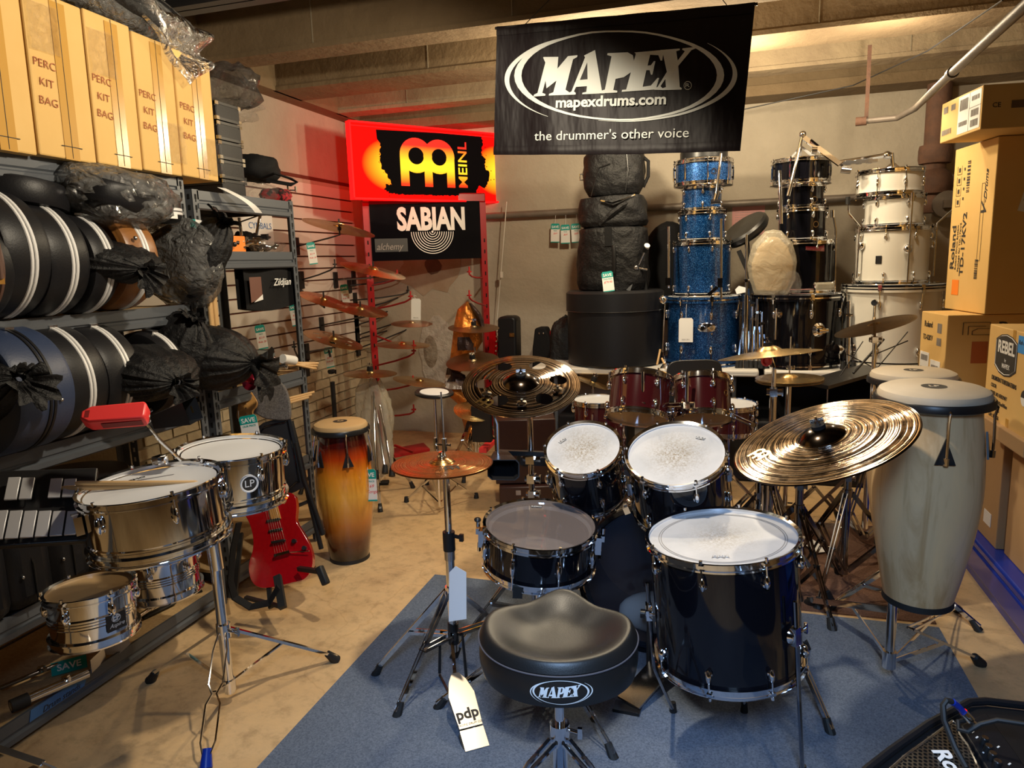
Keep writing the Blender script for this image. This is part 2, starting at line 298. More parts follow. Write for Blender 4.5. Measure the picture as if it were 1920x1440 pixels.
        mx = N(n, 'ShaderNodeMixRGB'); L(m4.outputs[0], mx.inputs[0]); L(rb.outputs[0], mx.inputs[1]); mx.inputs[2].default_value = (.24, .18, .1, 1); L(mx.outputs[0], b.inputs['Base Color']); b.inputs['Roughness'].default_value = .42
    # backlit sign face: local x, z in metres from its centre
    m, n, b = nt('lightbox'); L = n.links.new; tc = n.nodes.new('ShaderNodeTexCoord')
    def blob(x, z, rx, rz):
        mp = N(n, 'ShaderNodeMapping'); mp.inputs['Location'].default_value = (-x/rx, 0, -z/rz); mp.inputs['Scale'].default_value = (1/rx, 0, 1/rz); L(tc.outputs['Object'], mp.inputs[0])
        g = N(n, 'ShaderNodeVectorMath', _operation='LENGTH'); L(mp.outputs[0], g.inputs[0]); return g.outputs['Value']
    a1 = blob(-.36, -.02, .27, .2); a2 = blob(.58, -.02, .24, .2); mn = N(n, 'ShaderNodeMath', _operation='MINIMUM'); L(a1, mn.inputs[0]); L(a2, mn.inputs[1])
    r = ramp(n, mn.outputs[0], [(.0, (1, .50, .02)), (.5, (1, .30, .01)), (1, (1, .002, .001))]); L(r.outputs[0], b.inputs['Emission Color']); b.inputs['Emission Strength'].default_value = 1.5; b.inputs['Base Color'].default_value = (.02, 0, 0, 1); b.inputs['Specular IOR Level'].default_value = .05; b.inputs['Roughness'].default_value = .7
    m, n, b = nt('lightbox_logo'); L = n.links.new; tc = n.nodes.new('ShaderNodeTexCoord'); sp = n.nodes.new('ShaderNodeSeparateXYZ'); L(tc.outputs['Object'], sp.inputs[0])
    mr = N(n, 'ShaderNodeMapRange'); mr.inputs[1].default_value = -.17; mr.inputs[2].default_value = .17; L(sp.outputs[2], mr.inputs[0])
    r = ramp(n, mr.outputs[0], [(.05, (1, .03, .005)), (.42, (1, .62, .02)), (.55, (1, .55, .02)), (.9, (1, .02, .01))]); L(r.outputs[0], b.inputs['Emission Color']); b.inputs['Emission Strength'].default_value = 1.25; b.inputs['Base Color'].default_value = (0, 0, 0, 1); b.inputs['Specular IOR Level'].default_value = .1
    m, n, b = nt('lightbox_edge'); b.inputs['Base Color'].default_value = (.1, .0, .0, 1); b.inputs['Emission Color'].default_value = (1, .004, .004, 1); b.inputs['Emission Strength'].default_value = 1.9; b.inputs['Specular IOR Level'].default_value = .1
    m, n, b = nt('banner_satin'); L = n.links.new; tc = n.nodes.new('ShaderNodeTexCoord'); b.inputs['Base Color'].default_value = (.007, .0035, .0055, 1); b.inputs['Roughness'].default_value = .5; b.inputs['Specular IOR Level'].default_value = .3
    t = N(n, 'ShaderNodeTexNoise', Scale=5., Detail=3.); mp = N(n, 'ShaderNodeMapping'); mp.inputs['Scale'].default_value = (2.2, 1, .6); L(tc.outputs['Object'], mp.inputs[0]); L(mp.outputs[0], t.inputs['Vector'])
    u = N(n, 'ShaderNodeBump', Strength=.35, Distance=.03); L(t.outputs[0], u.inputs['Height']); L(u.outputs[0], b.inputs['Normal'])
special()
m = MT
# ============================================================ the setting
WX = -3.12; BY = 5.83
struct(MB().b2((-3.3, -1.8, -.1), (3.2, BY+.2, 0)).build('floor', m['floor_concrete'], ang=0))
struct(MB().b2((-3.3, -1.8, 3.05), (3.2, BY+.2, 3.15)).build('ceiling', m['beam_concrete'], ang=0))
wl = struct(MB().b2((WX-.12, -1.8, 0), (WX, BY, 3.05)).build('wall_left', m['concrete'], ang=0))
wb = struct(MB().b2((WX-.12, BY, 0), (3.2, BY+.12, 3.05)).build('wall_back', m['concrete'], ang=0))
struct(MB().b2((3.0, -1.8, 0), (3.12, BY, 3.05)).build('wall_right', m['concrete'], ang=0))
struct(MB().b2((WX, -1.9, 0), (3.0, -1.8, 3.05)).build('wall_front', mat('dark_room', (.03, .028, .03), .9), ang=0))
# slat boards and their grooves on the left wall
MB().b2((WX, 2.6, .84), (WX+.008, 5.62, 2.2)).build('groove_backing', m['slat_groove'], wl, ang=0)
proto = None; zz = .845; H_ = .0925
sl = MB().box((0, 0, 0), (.016, 3.02, H_-.012)); me = None
for i in range(14):
    if me is None: o = sl.build('slat', m['slat'], wl, ang=0); me = o.data
    else: o = bpy.data.objects.new('slat', me); COL.objects.link(o); o.parent = wl
    o.location = (WX+.016, 4.11, zz+H_*(i+.5)+.006)
MB().b2((WX, 2.6, zz+H_*14), (WX+.02, 5.62, zz+H_*14+.03)).build('cap_rail', m['concrete'], wl, ang=0)
# painted bricks under and behind the shelving
MB().b2((WX, .4, 0), (WX+.004, BY, .84)).build('mortar_bed', m['mortar'], wl, ang=0)
MB().b2((WX, .4, .84), (WX+.004, 2.6, 1.62)).build('mortar_bed', m['mortar'], wl, ang=0)
bm_ = []
for k in range(4):
    b = MB(); j = random.uniform; s_ = [(-.009, .009)[0]]
    b.box((0, 0, 0), (.014+.003*k/3, .205, .064)); o = b.build('brick', m['brick'], None, ang=0); bpy.data.objects.remove(o); bm_.append(b)
meshes = []
for k, b in enumerate(bm_):
    me = bpy.data.meshes.new('brick'); me.from_pydata([tuple(V(v)+V((random.uniform(-.002, .003), random.uniform(-.004, .004), random.uniform(-.004, .004)))) for v in b.v], [], b.f); me.materials.append(m['brick']); meshes.append(me)
nb_ = 0
for row in range(21):
    z = .04+row*.077; y0, y1 = (3.0, 5.8) if row < 11 else (1.0, 2.55)
    if row < 11 and row < 2: y0 = 4.2
    y = y0+(.108 if row % 2 else 0)
    while y+.2 < y1+.08 and nb_ < 290:
        o = bpy.data.objects.new('brick', random.choice(meshes)); COL.objects.link(o); o.parent = wl; o.location = (WX+.008, y+.1, z); nb_ += 1; y += .218
# ledge and ceiling beams
ZB = 2.7
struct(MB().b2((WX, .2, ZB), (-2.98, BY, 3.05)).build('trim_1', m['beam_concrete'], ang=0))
def beam(k, y0, y1, zb, mm, lip=.012, h=.16):
    b = MB().b2((-3.0, y0, zb+.02), (3.0, y1, 3.05)).b2((-3.0, y0-lip, zb), (3.0, y1+lip*.3, zb+.025))
    b.k = 1
    for j in range(5):
        x = -2.6+k*.37 % .9+j*1.15; b.b2((x, y0-.004, zb+.03), (x+.006, y0, 3.04))
    o = b.build('trim_%d' % (k+2), [m[mm], m['mortar']], ang=0); return struct(o)
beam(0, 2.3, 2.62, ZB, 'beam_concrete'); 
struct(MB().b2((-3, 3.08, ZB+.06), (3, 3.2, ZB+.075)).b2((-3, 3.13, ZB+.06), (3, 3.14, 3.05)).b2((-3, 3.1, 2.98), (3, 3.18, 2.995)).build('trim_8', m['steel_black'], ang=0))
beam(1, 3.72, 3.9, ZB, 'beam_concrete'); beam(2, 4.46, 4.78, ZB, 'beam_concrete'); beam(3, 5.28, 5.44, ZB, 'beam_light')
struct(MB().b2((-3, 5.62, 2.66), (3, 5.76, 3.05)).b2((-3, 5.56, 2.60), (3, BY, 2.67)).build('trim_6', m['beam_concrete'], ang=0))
beam(4, 1.5, 1.8, ZB, 'beam_concrete')
# wall details on the back wall
b = MB(); pr = []
def blobpoly(cx, cz, rx, rz, n, jit, seed):
    rs = random.Random(seed); return [(cx+rx*(1+rs.uniform(-jit, jit))*math.cos(2*PI*i/n), cz+rz*(1+rs.uniform(-jit, jit))*math.sin(2*PI*i/n)) for i in range(n)]
XZ = lambda y: frame((0, y, 0), (0, -1, 0), (1, 0, 0))
c = at(822, 660, Y=BY); b.prism(blobpoly(c.x, c.z, .17, .33, 22, .12, 3), 0, .012, XZ(BY)); b.build('plaster_patch', m['plaster_hole'], wb, ang=20)
c = at(808, 655, Y=BY); MB().ball((c.x, BY-.0, c.z-.02), (.075, .03, .16), 8).build('rubble_knob', mat('rubble', (.2, .15, .1), .95, noise=(14, (.38, .33, .26), .2), bump=(20, .9, .03)), wb, ang=20)
b = MB(); c = at(800, 505, Y=BY); b.prism(blobpoly(c.x, c.z, .3, .2, 18, .25, 5), 0, .004, XZ(BY)); b.build('patched_plaster', mat('plaster_brown', (.42, .33, .24), .9, noise=(5, (.30, .2, .12), .2)), wb)
b = MB(); c = at(812, 498, Y=BY); b.prism(blobpoly(c.x, c.z, .075, .075, 14, .2, 6), 0, .008, XZ(BY)); b.build('old_hole', m['rust'], wb)
# wall pipe with clamps, rusty drain pipe
b = MB(); za = 1.885
t = root('wall_pipe', 'grey horizontal pipe running along the rear concrete wall', 'pipe', T(0, BY-.06, za))
MB().cyl((-1.97, 0, 0), (3, 0, 0), .026, n=16).build('pipe_run', m['pipe'], t)
for x in (-.33, .98): MB().box((x, .02, 0), (.04, .06, .085)).cyl((x-.03, 0, 0), (x+.03, 0, 0), .034, n=16).build('pipe_clamp', m['pipe'], t)
MB().cyl((-.72, 0, 0), (-.62, 0, 0), .033, n=16).build('coupling', m['pipe'], t)
# upper pipe hanging from the beams
p1 = at(1608, 228, Y=5.0); p2 = at(1682, 221, Y=4.95); p3 = at(1716, 203, Y=4.75); p4 = at(1785, 137, Y=3.6); p5 = at(1960, -25, Y=2.3)
t = root('sprinkler_pipe', 'bare steel pipe rising diagonally to the ceiling at upper right', 'pipe', T(0, 0, 0))
MB().tube([p1, p2, p3, p4, p5], .018, 12).build('pipe_run', m['pipe'], t)
MB().cyl(p1-(p2-p1).normalized()*.01, p1+(p2-p1).normalized()*.05, .026).build('end_cap', m['rust'], t)
MB().cyl(p4-(p5-p4).normalized()*.03, p4+(p5-p4).normalized()*.03, .024).build('coupling', m['pipe'], t)
hp = at(1624, 226, Y=4.99); b = MB().box((hp.x, hp.y, (hp.z+2.72)/2), (.022, .004, 2.72-hp.z)); b.build('strap_hanger', m['rust'], t)
t = root('drain_pipe', 'rusty cast iron drain pipe coming down the rear wall corner', 'pipe', T(1.34, 5.7, 0))
MB().cyl((0, 0, 2.12), (0, 0, 2.7), .075, n=24).cyl((0, 0, 1.75), (0, 0, 2.12), .07, n=24).build('pipe_run', m['rust'], t)
MB().lathe([(.07, 2.2), (.1, 2.2), (.105, 2.17), (.105, 2.11), (.098, 2.08), (.07, 2.08)], 24).build('coupling', m['rust'], t)
MB().lathe([(.07, 2.04), (.095, 2.02), (.115, 1.98), (.12, 1.92), (.105, 1.88), (.07, 1.87)], 24).build('coupling', m['rust'], t)
MB().cyl((.07, -.1, 1.8), (.07, -.02, 1.8), .09, n=20).box((.07, -.12, 1.8), (.06, .04, .05)).build('cleanout_plug', m['pipe'], t)
# thin wire under the ceiling
t = solo(MB().tube([at(1395, 205, Y=5.5), at(1600, 160, Y=5.3), at(1740, 95, Y=4.6), at(1880, 0, Y=3.6)], .004, 6), 'ceiling_wire', m['steel_black'], 'thin dark wire strung loosely under the ceiling beams right of banner', 'wire')
# rugs
solo(MB().b2((-1.345, .9, 0), (.835, 3.015, .008)), 'rug', m['rug_blue'], 'blue grey carpet remnant under the black drum kit', 'rug', ang=0)
solo(MB().b2((-.55, 3.05, 0), (.835, 4.14, .007)), 'rug', m['rug_brown'], 'brown carpet mat under the tangle of stands behind the kit', 'rug', ang=0)
# small red shop notice, pull cord
c = at(1403, 408, Y=BY-.005); t = solo(MB().box((c.x, BY-.003, c.z), (.235, .003, .26)), 'wall_notice', m['pink_paper'], 'pink printed notice taped to the rear wall', 'notice', ang=0)
for i in range(9): text('drums cymbals gongs percussion hardware', .011, frame((c.x, BY-.0055, c.z+.04-.018*i), (0, -1, 0), (1, 0, 0)), m['ink_grey'], t)
text('ATTENTION PLEASE', .016, frame((c.x, BY-.0055, c.z+.09), (0, -1, 0), (1, 0, 0)), m['ink_grey'], t)
solo(MB().tube([at(950, 378, Y=5.7), at(942, 480, Y=5.72), at(932, 600, Y=5.75)], .004, 6).box(at(941, 515, Y=5.71), (.02, .02, .05)), 'pull_cord', m['white_lacquer'], 'white pull cord hanging down the rear wall beside the red rack', 'cord')
# ============================================================ builders
def hoop_prof(R, s=1):
    return [(R+.001, -.017), (R+.011*s, -.017), (R+.011*s, -.012), (R+.005, -.009), (R+.005, .004), (R+.011*s, .007), (R+.010*s, .010), (R+.0005, .006), (R+.0005, -.017)]
def drum(name, label, Mx, R, h, shell, head='head_white', lugs=8, style='bean', bottom='head_inner', hoop='chrome', ph=0, cat='drum', group=None, sink=.003, lugz=.05, ribs=False, ls=1):
    t = root(name, label, cat, Mx, group)
    pr = [(R-.006, -.004), (R, -.008)]
    if ribs:
        for zc in (.44, .5, .56): pr += [(R, -h*zc+.008), (R+.004, -h*zc+.003), (R+.004, -h*zc-.003), (R, -h*zc-.008)]
    pr += [(R, -h+.008), (R-.006, -h+.004), (R-.010, -h+.006), (R-.010, -.006), (R-.006, -.004)]
    MB().lathe(pr, 64).build('shell', m[shell], t)
    MB().lathe([(R+.0005, -.012), (R+.0005, -.002), (R-.006, -sink), (R*.5, -sink), (0, -sink)], 64).build('batter_head', m[head], t)
    if bottom: MB().lathe([(0, -h+.003), (R-.006, -h+.003), (R+.0005, -h+.004), (R+.0005, -h+.012)], 64).build('bottom_head', m[bottom], t)
    if style == 'bass':
        for k, zc in enumerate((0, -h+.04)):
            MB().lathe([(R+.004, zc), (R+.02, zc), (R+.02, zc-.04), (R+.004, zc-.04), (R+.004, zc)], 64).build('hoop', m[hoop], t)
            MB().lathe([(R+.0205, zc-.016), (R+.021, zc-.016), (R+.021, zc-.024), (R+.0205, zc-.024)], 64).build('inlay', m['chrome' if hoop != 'white_lacquer' else 'black_gloss'], t)
            for i in range(lugs):
                a = ph+2*PI*i/lugs; Mm = RZ(math.degrees(a)); s = 1 if k == 0 else -1; z0 = zc if k == 0 else zc-.04
                o = MB(Mm).box((R+.012, 0, z0+s*.003), (.026, .022, .006)).box((R+.0235, 0, z0-s*.014), (.005, .022, .036)).box((R+.028, 0, z0-s*.02), (.010, .014, .016)).cyl((R+.027, 0, z0-s*.02), (R+.027, 0, z0-s*.055), .006, .004, n=8).build('claw', m['chrome'], t)
                l = MB(Mm).ball((R+.008, 0, zc-.02-s*.10), (.016, .013, .03), 6).build('lug', m['chrome'], t)
                MB(Mm).cyl((R+.022, 0, z0-s*.03), (R+.018, 0, zc-.02-s*.09), .0035, n=6).build('tension_rod', m['chrome'], l)
        return t
    MB().lathe(hoop_prof(R), 64).build('hoop', m[hoop], t)
    MB(T(0, 0, -h) @ M4.Diagonal((1, 1, -1, 1))).lathe(hoop_prof(R), 64).build('hoop', m[hoop], t)
    for i in range(lugs):
        a = ph+2*PI*i/lugs; Mm = RZ(math.degrees(a))
        if style in ('long', 'tube'):
            b = MB(Mm)
            if style == 'long': b.ball((R+.006, 0, -h/2), (.013, .009, min(.036, h*.3)), 6).cyl((R+.008, 0, -h*.25), (R+.008, 0, -h*.75), .0055, n=8)
            else: b.cyl((R+.012, 0, -h*.2), (R+.012, 0, -h*.8), .0055, n=8).box((R+.005, 0, -h*.3), (.014, .012, .012)).box((R+.005, 0, -h*.7), (.014, .012, .012))
            l = b.build('lug', m['chrome'], t)
            MB(Mm).cyl((R+.009, 0, .012), (R+.009, 0, -h*.25), .0028, n=6).cyl((R+.009, 0, .007), (R+.009, 0, .015), .005, n=6).cyl((R+.009, 0, -h-.01), (R+.009, 0, -h*.75), .0028, n=6).cyl((R+.009, 0, -.012), (R+.009, 0, -.004), .007, n=8).build('tension_rod', m['chrome'], l)
        else:
            for s, z0 in ((1, 0), (-1, -h)):
                if z0 and not bottom: continue
                zc = z0-s*lugz
                l = MB(Mm).ball((R+.007, 0, zc), (.011, .0085, .021*ls), 6).ball((R+.003, 0, zc-s*.008), (.008, .011, .010), 5).build('lug', m['chrome'], t)
                MB(Mm).cyl((R+.010, 0, z0+s*.014), (R+.010, 0, zc), .0028, n=6).cyl((R+.010, 0, z0+s*.008), (R+.010, 0, z0+s*.017), .005, n=6).box((R+.008, 0, z0), (.014, .014, .008)).build('tension_rod', m['chrome'], l)
    return t
def cyl_prof(R, bell=.17, bow=.055, bh=.075, flat=1):
    p = []; zb = -bow*R
    for i in range(9): a = i/8; p.append((.006+(bell*R-.006)*a, bh*R*(1-a**2.4)))
    for i in range(1, 17): a = i/16; p.append((bell*R+(R-bell*R)*a, -bow*R*(a**1.35)))
    return p+[(r, z-.0018) for r, z in reversed(p)]+[p[0]]
def cymbal(name, label, Mx, R, mm, group=None, holes=None, **k):
    pr = cyl_prof(R, **k); b = MB().lathe(pr, 80)
    if holes:
        me = bpy.data.meshes.new('c'); me.from_pydata([tuple(v) for v in b.v], [], b.f); o = bpy.data.objects.new('c', me); COL.objects.link(o)
        hb = MB()
        for (a, rr, hr) in holes: hb.cyl((rr*math.cos(a), rr*math.sin(a), -.05), (rr*math.cos(a), rr*math.sin(a), .05), hr, n=28)
        hm = bpy.data.meshes.new('h'); hm.from_pydata([tuple(v) for v in hb.v], [], hb.f); ho = bpy.data.objects.new('h', hm); COL.objects.link(ho)
        bo = o.modifiers.new('b', 'BOOLEAN'); bo.operation = 'DIFFERENCE'; bo.solver = 'EXACT'; bo.object = ho
        for q in (o, ho):
            bb = bmesh.new(); bb.from_mesh(q.data); bmesh.ops.remove_doubles(bb, verts=bb.verts, dist=1e-6); bmesh.ops.recalc_face_normals(bb, faces=bb.faces); bb.to_mesh(q.data); bb.free()
        nm = bpy.data.meshes.new_from_object(o.evaluated_get(bpy.context.evaluated_depsgraph_get())); bpy.data.objects.remove(o); bpy.data.objects.remove(ho)
        nm.materials.clear(); nm.materials.append(m[mm]); nm.polygons.foreach_set('use_smooth', [True]*len(nm.polygons)); nm.set_sharp_from_angle(angle=math.radians(30))
        o = bpy.data.objects.new(name, nm); COL.objects.link(o)
    else: o = b.build(name, m[mm], ang=30)
    o.matrix_world = Mx; return tag(o, label, 'cymbal', group)
def feet(name, b, mm, t): return b.build(name, mm, t)
def tripod(t, base, spread, hc, angs, mm='chrome', foot='rubber', w=.016, double=True, lowc=.06, th=.004, footr=.015):
    """legs fold out of a collar at height hc; braces run back to a low collar"""
    bx, by, bz = base
    MB().cyl((bx, by, hc-.018), (bx, by, hc+.018), .023, n=14).build('collar', m[mm], t)
    MB().cyl((bx, by, lowc-.015), (bx, by, lowc+.015), .02, n=14).build('lower_collar', m[mm], t)
    for a in angs:
        a = math.radians(a); d = V((math.cos(a), math.sin(a), 0)); s = V((-d.y, d.x, 0)); p0 = V((bx, by, hc))+d*.02; p1 = V((bx, by, bz+.02))+d*spread
        b = MB()
        for k in ((-1, 1) if double else (0,)): b.bar(p0+s*.009*k, p1+s*.004*k, th, w, side=s)
        l = b.build('leg', m[mm], t)
        pm = p0.lerp(p1, .5); b = MB()
        for k in ((-1, 1) if double else (0,)): b.bar(V((bx, by, lowc))+d*.018+s*.013*k, pm+s*.012*k, .003, w*.8, side=s)
        b.cyl(pm-s*.016, pm+s*.016, .005, n=8); b.build('brace', m[mm], t)
        dd = (p1-p0).normalized(); MB().cyl(p1-dd*.035, p1+V((0, 0, -.019)), footr*.8, footr*1.1, n=10).build('foot', m[foot], l)
def wingnut(t, Mx, mm='chrome'):
    MB(Mx).lathe([(0, .006), (.021, .006), (.019, .036), (0, .036)], 18).build('felt', m['black_fabric'], t)
    MB(Mx).cyl((0, 0, .03), (0, 0, .062), .0038, n=8).cyl((0, 0, .036), (0, 0, .048), .008, n=10).bar((-.018, 0, .05), (.018, 0, .05), .004, .013, side=(0, 1, 0)).build('wing_nut', m[mm], t)
def clampbit(b, p, s=.02):
    p = V(p); b.cyl(p-V((s, 0, 0)), p+V((s*1.3, 0, 0)), s*.5, n=8).box(p, (s*1.1, s*1.6, s*1.2)).bar(p+V((s*1.3, 0, -s*.6)), p+V((s*1.3, 0, s*.6)), s*.25, s*.5)
    return b
def decal(name, polys, fn, mm, parent, depth=None):
    b = MB()
    for p in polys:
        n = len(b.v); b.v += [fn(x, y) for x, y in p]; b.f.append(tuple(range(n, n+len(p)))); b.mi.append(0)
    return b.build(name, mm, parent, ang=0)
def arcband(cx, cy, rx, ry, a0, a1, th, n=48, dx=0):
    o = []; i_ = []
    for k in range(n+1):
        a = math.radians(a0+(a1-a0)*k/n); w = th(k/n) if callable(th) else th
        o.append((cx+(rx)*math.cos(a), cy+(ry)*math.sin(a))); i_.append((cx+(rx-w)*math.cos(a), cy+(ry-w*ry/rx*1.0)*math.sin(a)))
    return [(o[k], o[k+1], i_[k+1], i_[k]) for k in range(n)]
LET = dict(
 M=[(357,645),(362,632),(386,622),(438,420),(424,388),(426,383),(524,381),(518,460),(588,376),(652,371),(650,383),(622,398),(572,600),(598,618),(637,622),(635,633),(462,640),(464,629),(492,618),(512,540),(447,592),(440,540),(418,622),(440,630),(438,641)],
 A=[(590,634),(640,632),(640,621),(628,612),(642,582),(716,578),(712,616),(686,621),(684,631),(835,625),(836,612),(815,606),(770,338),(697,374),(703,388),(612,612),(592,622)],
 P=[(800,626),(915,618),(916,606),(890,602),(905,528),(960,515),(1010,480),(1030,420),(1020,370),(985,350),(852,358),(850,370),(878,378),(835,600),(802,612)],
 E=[(945,613),(948,600),(975,597),(1040,360),(1030,352),(1225,334),(1215,405),(1204,405),(1190,370),(1135,368),(1118,440),(1140,437),(1160,410),(1170,410),(1150,500),(1140,500),(1132,470),(1110,470),(1085,580),(1140,572),(1185,520),(1195,522),(1172,598)],
 X=[(1162,600),(1164,588),(1184,582),(1246,480),(1218,352),(1200,345),(1202,335),(1332,324),(1332,334),(1308,342),(1318,404),(1366,342),(1348,332),(1350,323),(1440,315),(1438,326),(1410,336),(1322,440),(1332,580),(1346,588),(1344,598),(1212,602),(1214,590),(1240,582),(1236,528),(1204,576),(1216,588),(1214,601)])
HOL = [[(668,536),(718,420),(720,532)], [(922,478),(940,378),(968,378),(975,400),(960,455),(940,475)]]
def sn(a): return math.sin(PI*a)
def mapex(fn, fn2, mm, dark, parent, rings=True):
    decal('lettering', list(LET.values()), fn, mm, parent); decal('letter_counter', HOL, fn2, dark, parent)
    r = arcband(928, 505, 700, 300, 0, 360, lambda t: 26+22*(abs(math.cos(PI*t*2)))**2)
    if rings: r += arcband(920, 530, 755, 318, 128, 274, lambda t: 4+30*sn(t)) + arcband(950, 500, 765, 312, -42, 102, lambda t: 4+34*sn(t))
    decal('oval_ring', r, fn, mm, parent)
# ============================================================ front kit
kitm = 'black_gloss'
Ms = disc(1013, 984, 108, 48, 3, .1885)
sn_ = drum('snare_drum', 'black snare drum with clear head on stand behind the drum throne', Ms, .178, .135, kitm, 'head_clear', 8, 'long', ph=.35)
o = MB().lathe([(.16, -.02), (.172, -.006), (.172, -.004)], 48).build('snare_muffle_ring', m['head_inner'], sn_)
def local_px(Mx, px, py, dz=0):
    """a photo point on the plane z=dz of a frame"""
    inv = Mx.inverted(); o = inv @ C0; d = (inv @ (C0+ray(px, py)))-o; k = (dz-o.z)/d.z; p = o+d*k; return p
rp = [local_px(Ms, x, y) for x, y in [(937, 1010), (950, 1000), (970, 985), (978, 958), (984, 958), (984, 1019), (960, 1017)]]
p = local_px(Ms, 1006, 949); vy = local_px(Ms, 1006, 939)-p; ang_ = math.atan2(vy.y, vy.x)-PI/2
def crown(b, Mx, s):
    b.prism([(-1*s, -.4*s), (1*s, -.4*s), (1.15*s, .5*s), (.7*s, .1*s), (.45*s, .6*s), (0, .1*s), (-.45*s, .6*s), (-.7*s, .1*s), (-1.15*s, .5*s)], 0, .0003, Mx); return b
def remo(t, Mx, s, col='ink'):
    k = crown(MB(), Mx, s).build('maker_emblem', m[col], t); text('REMO', s*.75, Mx @ T(0, -.08*s, .0006), m['head_white'], t, name='emblem_lettering', bold=.02)
remo(sn_, T(p.x, p.y, .0005-.002) @ RZ(math.degrees(ang_)), .018)
for nm_, a_ in (('strainer', 178), ('butt_plate', 0)):
    MB(RZ(a_)).box((.192, 0, -.06), (.02, .03, .06)).box((.205, 0, -.035), (.012, .022, .02)).cyl((.205, 0, -.02), (.205, 0, .0), .007, n=10).cyl((.2, 0, -.08), (.2, 0, -.11), .006, n=8).build(nm_, m['chrome'], sn_)
MB(RZ(178)).ball((.207, 0, .003), (.012, .012, .008), 6).build('snare_knob', m['black_plastic'], sn_)
# snare stand
sc = Ms @ V((0, 0, -.16)); t = root('snare_stand', 'chrome snare stand holding the black snare drum', 'stand')
MB().cyl((sc.x, sc.y, .1), (sc.x, sc.y, sc.z-.06), .012).cyl((sc.x, sc.y, .1), (sc.x, sc.y, .3), .0155).build('pole', m['chrome'], t)
b = MB(Ms @ T(0, 0, -.155)); 
for a in (250, 130, 10):
    a = math.radians(a); b.bar((0, 0, -.035), (.175*math.cos(a), .175*math.sin(a), -.002), .012, .005)
b.build('basket_arms', m['chrome'], t)
for a in (250, 130, 10):
    a = math.radians(a); MB(Ms @ T(0, 0, -.155)).box((.178*math.cos(a), .178*math.sin(a), .012), (.03, .03, .04), ).build('rubber_grip', m['rubber'], t)
b = clampbit(MB(), (sc.x, sc.y, sc.z-.075), .02); b.build('tilter', m['chrome'], t)
tripod(t, (sc.x, sc.y, 0), .36, .27, (200, 75, 322))
# floor tom
Mf = disc(1353, 1005, 141, 54, 0, .2135)
ft = drum('floor_tom', 'large black floor tom with coated white head right of the throne', Mf, .203, .365, kitm, 'head_worn_big', 8, 'bean', ph=.52)
b = MB(); 
for rr in (.168, .174): b.lathe([(rr, -.0022), (rr+.0022, -.0022)], 64)
b.build('printed_rings', m['ink_grey'], ft)
p = local_px(Mf, 1351, 1042); remo(ft, T(p.x, p.y, -.002) @ RZ(180), .02, 'ink_grey')
iv = Mf.inverted()
for lx in ((1215, 1092, 1262, 1338, 1), (1462, 1165, 1500, 1450, 2), (1440, 980, 1440, 1200, 3)):
    if lx[4] == 3: a = math.radians(75); pt = Mf @ V((.212*math.cos(a), .212*math.sin(a), -.2)); ft_ = V((pt.x+.02, pt.y+.05, .015))
    else: pt = Mf @ (V((0, 0, -.225))+(iv @ at(lx[0], lx[1], D=1.95)).normalized()*0+V((0, 0, 0)))
    if lx[4] == 1: a = math.radians(186); pt = Mf @ V((.218*math.cos(a), .218*math.sin(a), -.235)); ft_ = at(1262, 1332, z=.012)
    if lx[4] == 2: a = math.radians(-38); pt = Mf @ V((.222*math.cos(a), .222*math.sin(a), -.225)); ft_ = at(1505, 1452, z=.012)
    up = (Mf.to_3x3() @ V((0, 0, 1))); top = pt+up*.10
    kn = pt.lerp(ft_, .62)-V((0, 0, 0))+(pt-(Mf @ V((0, 0, -.22)))).normalized()*.012; lowp = pt-up*.17
    leg = MB().tube([top, pt, lowp, lowp.lerp(ft_, .18)+(lowp-(Mf @ V((0, 0, -.39)))).normalized()*.0, ft_], .0062, 8).build('leg', m['dark_chrome'] if lx[4] != 3 else m['chrome'], ft); leg.matrix_parent_inverse = Mf.inverted()
    k = MB().cyl(ft_+V((0, 0, .03)), ft_-V((0, 0, .01)), .009, .013, n=12).build('rubber_tip', m['rubber'], leg)
    k = MB(Mf @ RZ(math.degrees(a)) @ T(.214, 0, -.225)).lathe([(.0, .012), (.018, .008), (.024, 0), (.026, -.004)], 20, M=RY(90)).box((.006, 0, 0), (.016, .024, .05)).cyl((.01, .014, .008), (.01, .04, .008), .005, n=8).box((.01, .042, .008), (.008, .006, .03)).build('leg_bracket', m['chrome'], ft); k.matrix_parent_inverse = Mf.inverted()
# rack toms
M1 = disc(1093, 841, 73, 50, -9, .136); M2 = disc(1267, 851, 94, 60, -4, .162)
t1 = drum('rack_tom', 'smaller black rack tom with worn white head beside the large holed crash', M1, .127, .205, kitm, 'head_worn', 6, 'bean', ph=-1.3, lugz=.055)
t2 = drum('rack_tom', 'larger black rack tom with worn white head behind the floor tom', M2, .1525, .225, kitm, 'head_worn', 6, 'bean', ph=-1.25, lugz=.055)
for t_, Mx, px, py, rz in ((t1, M1, 1055, 826, 35), (t2, M2, 1313, 821, -25)):
    p = local_px(Mx, px, py); remo(t_, T(p.x, p.y, -.0025) @ RZ(rz), .014)
    for a_ in (0, 178): MB(RZ(a_+8)).box((Mx == M1 and .137 or .163, 0, -.11), (.014, .04, .05)).ball((Mx == M1 and .142 or .168, 0, -.11), (.012, .018, .022), 6).build('mount_bracket', m['chrome'], t_)
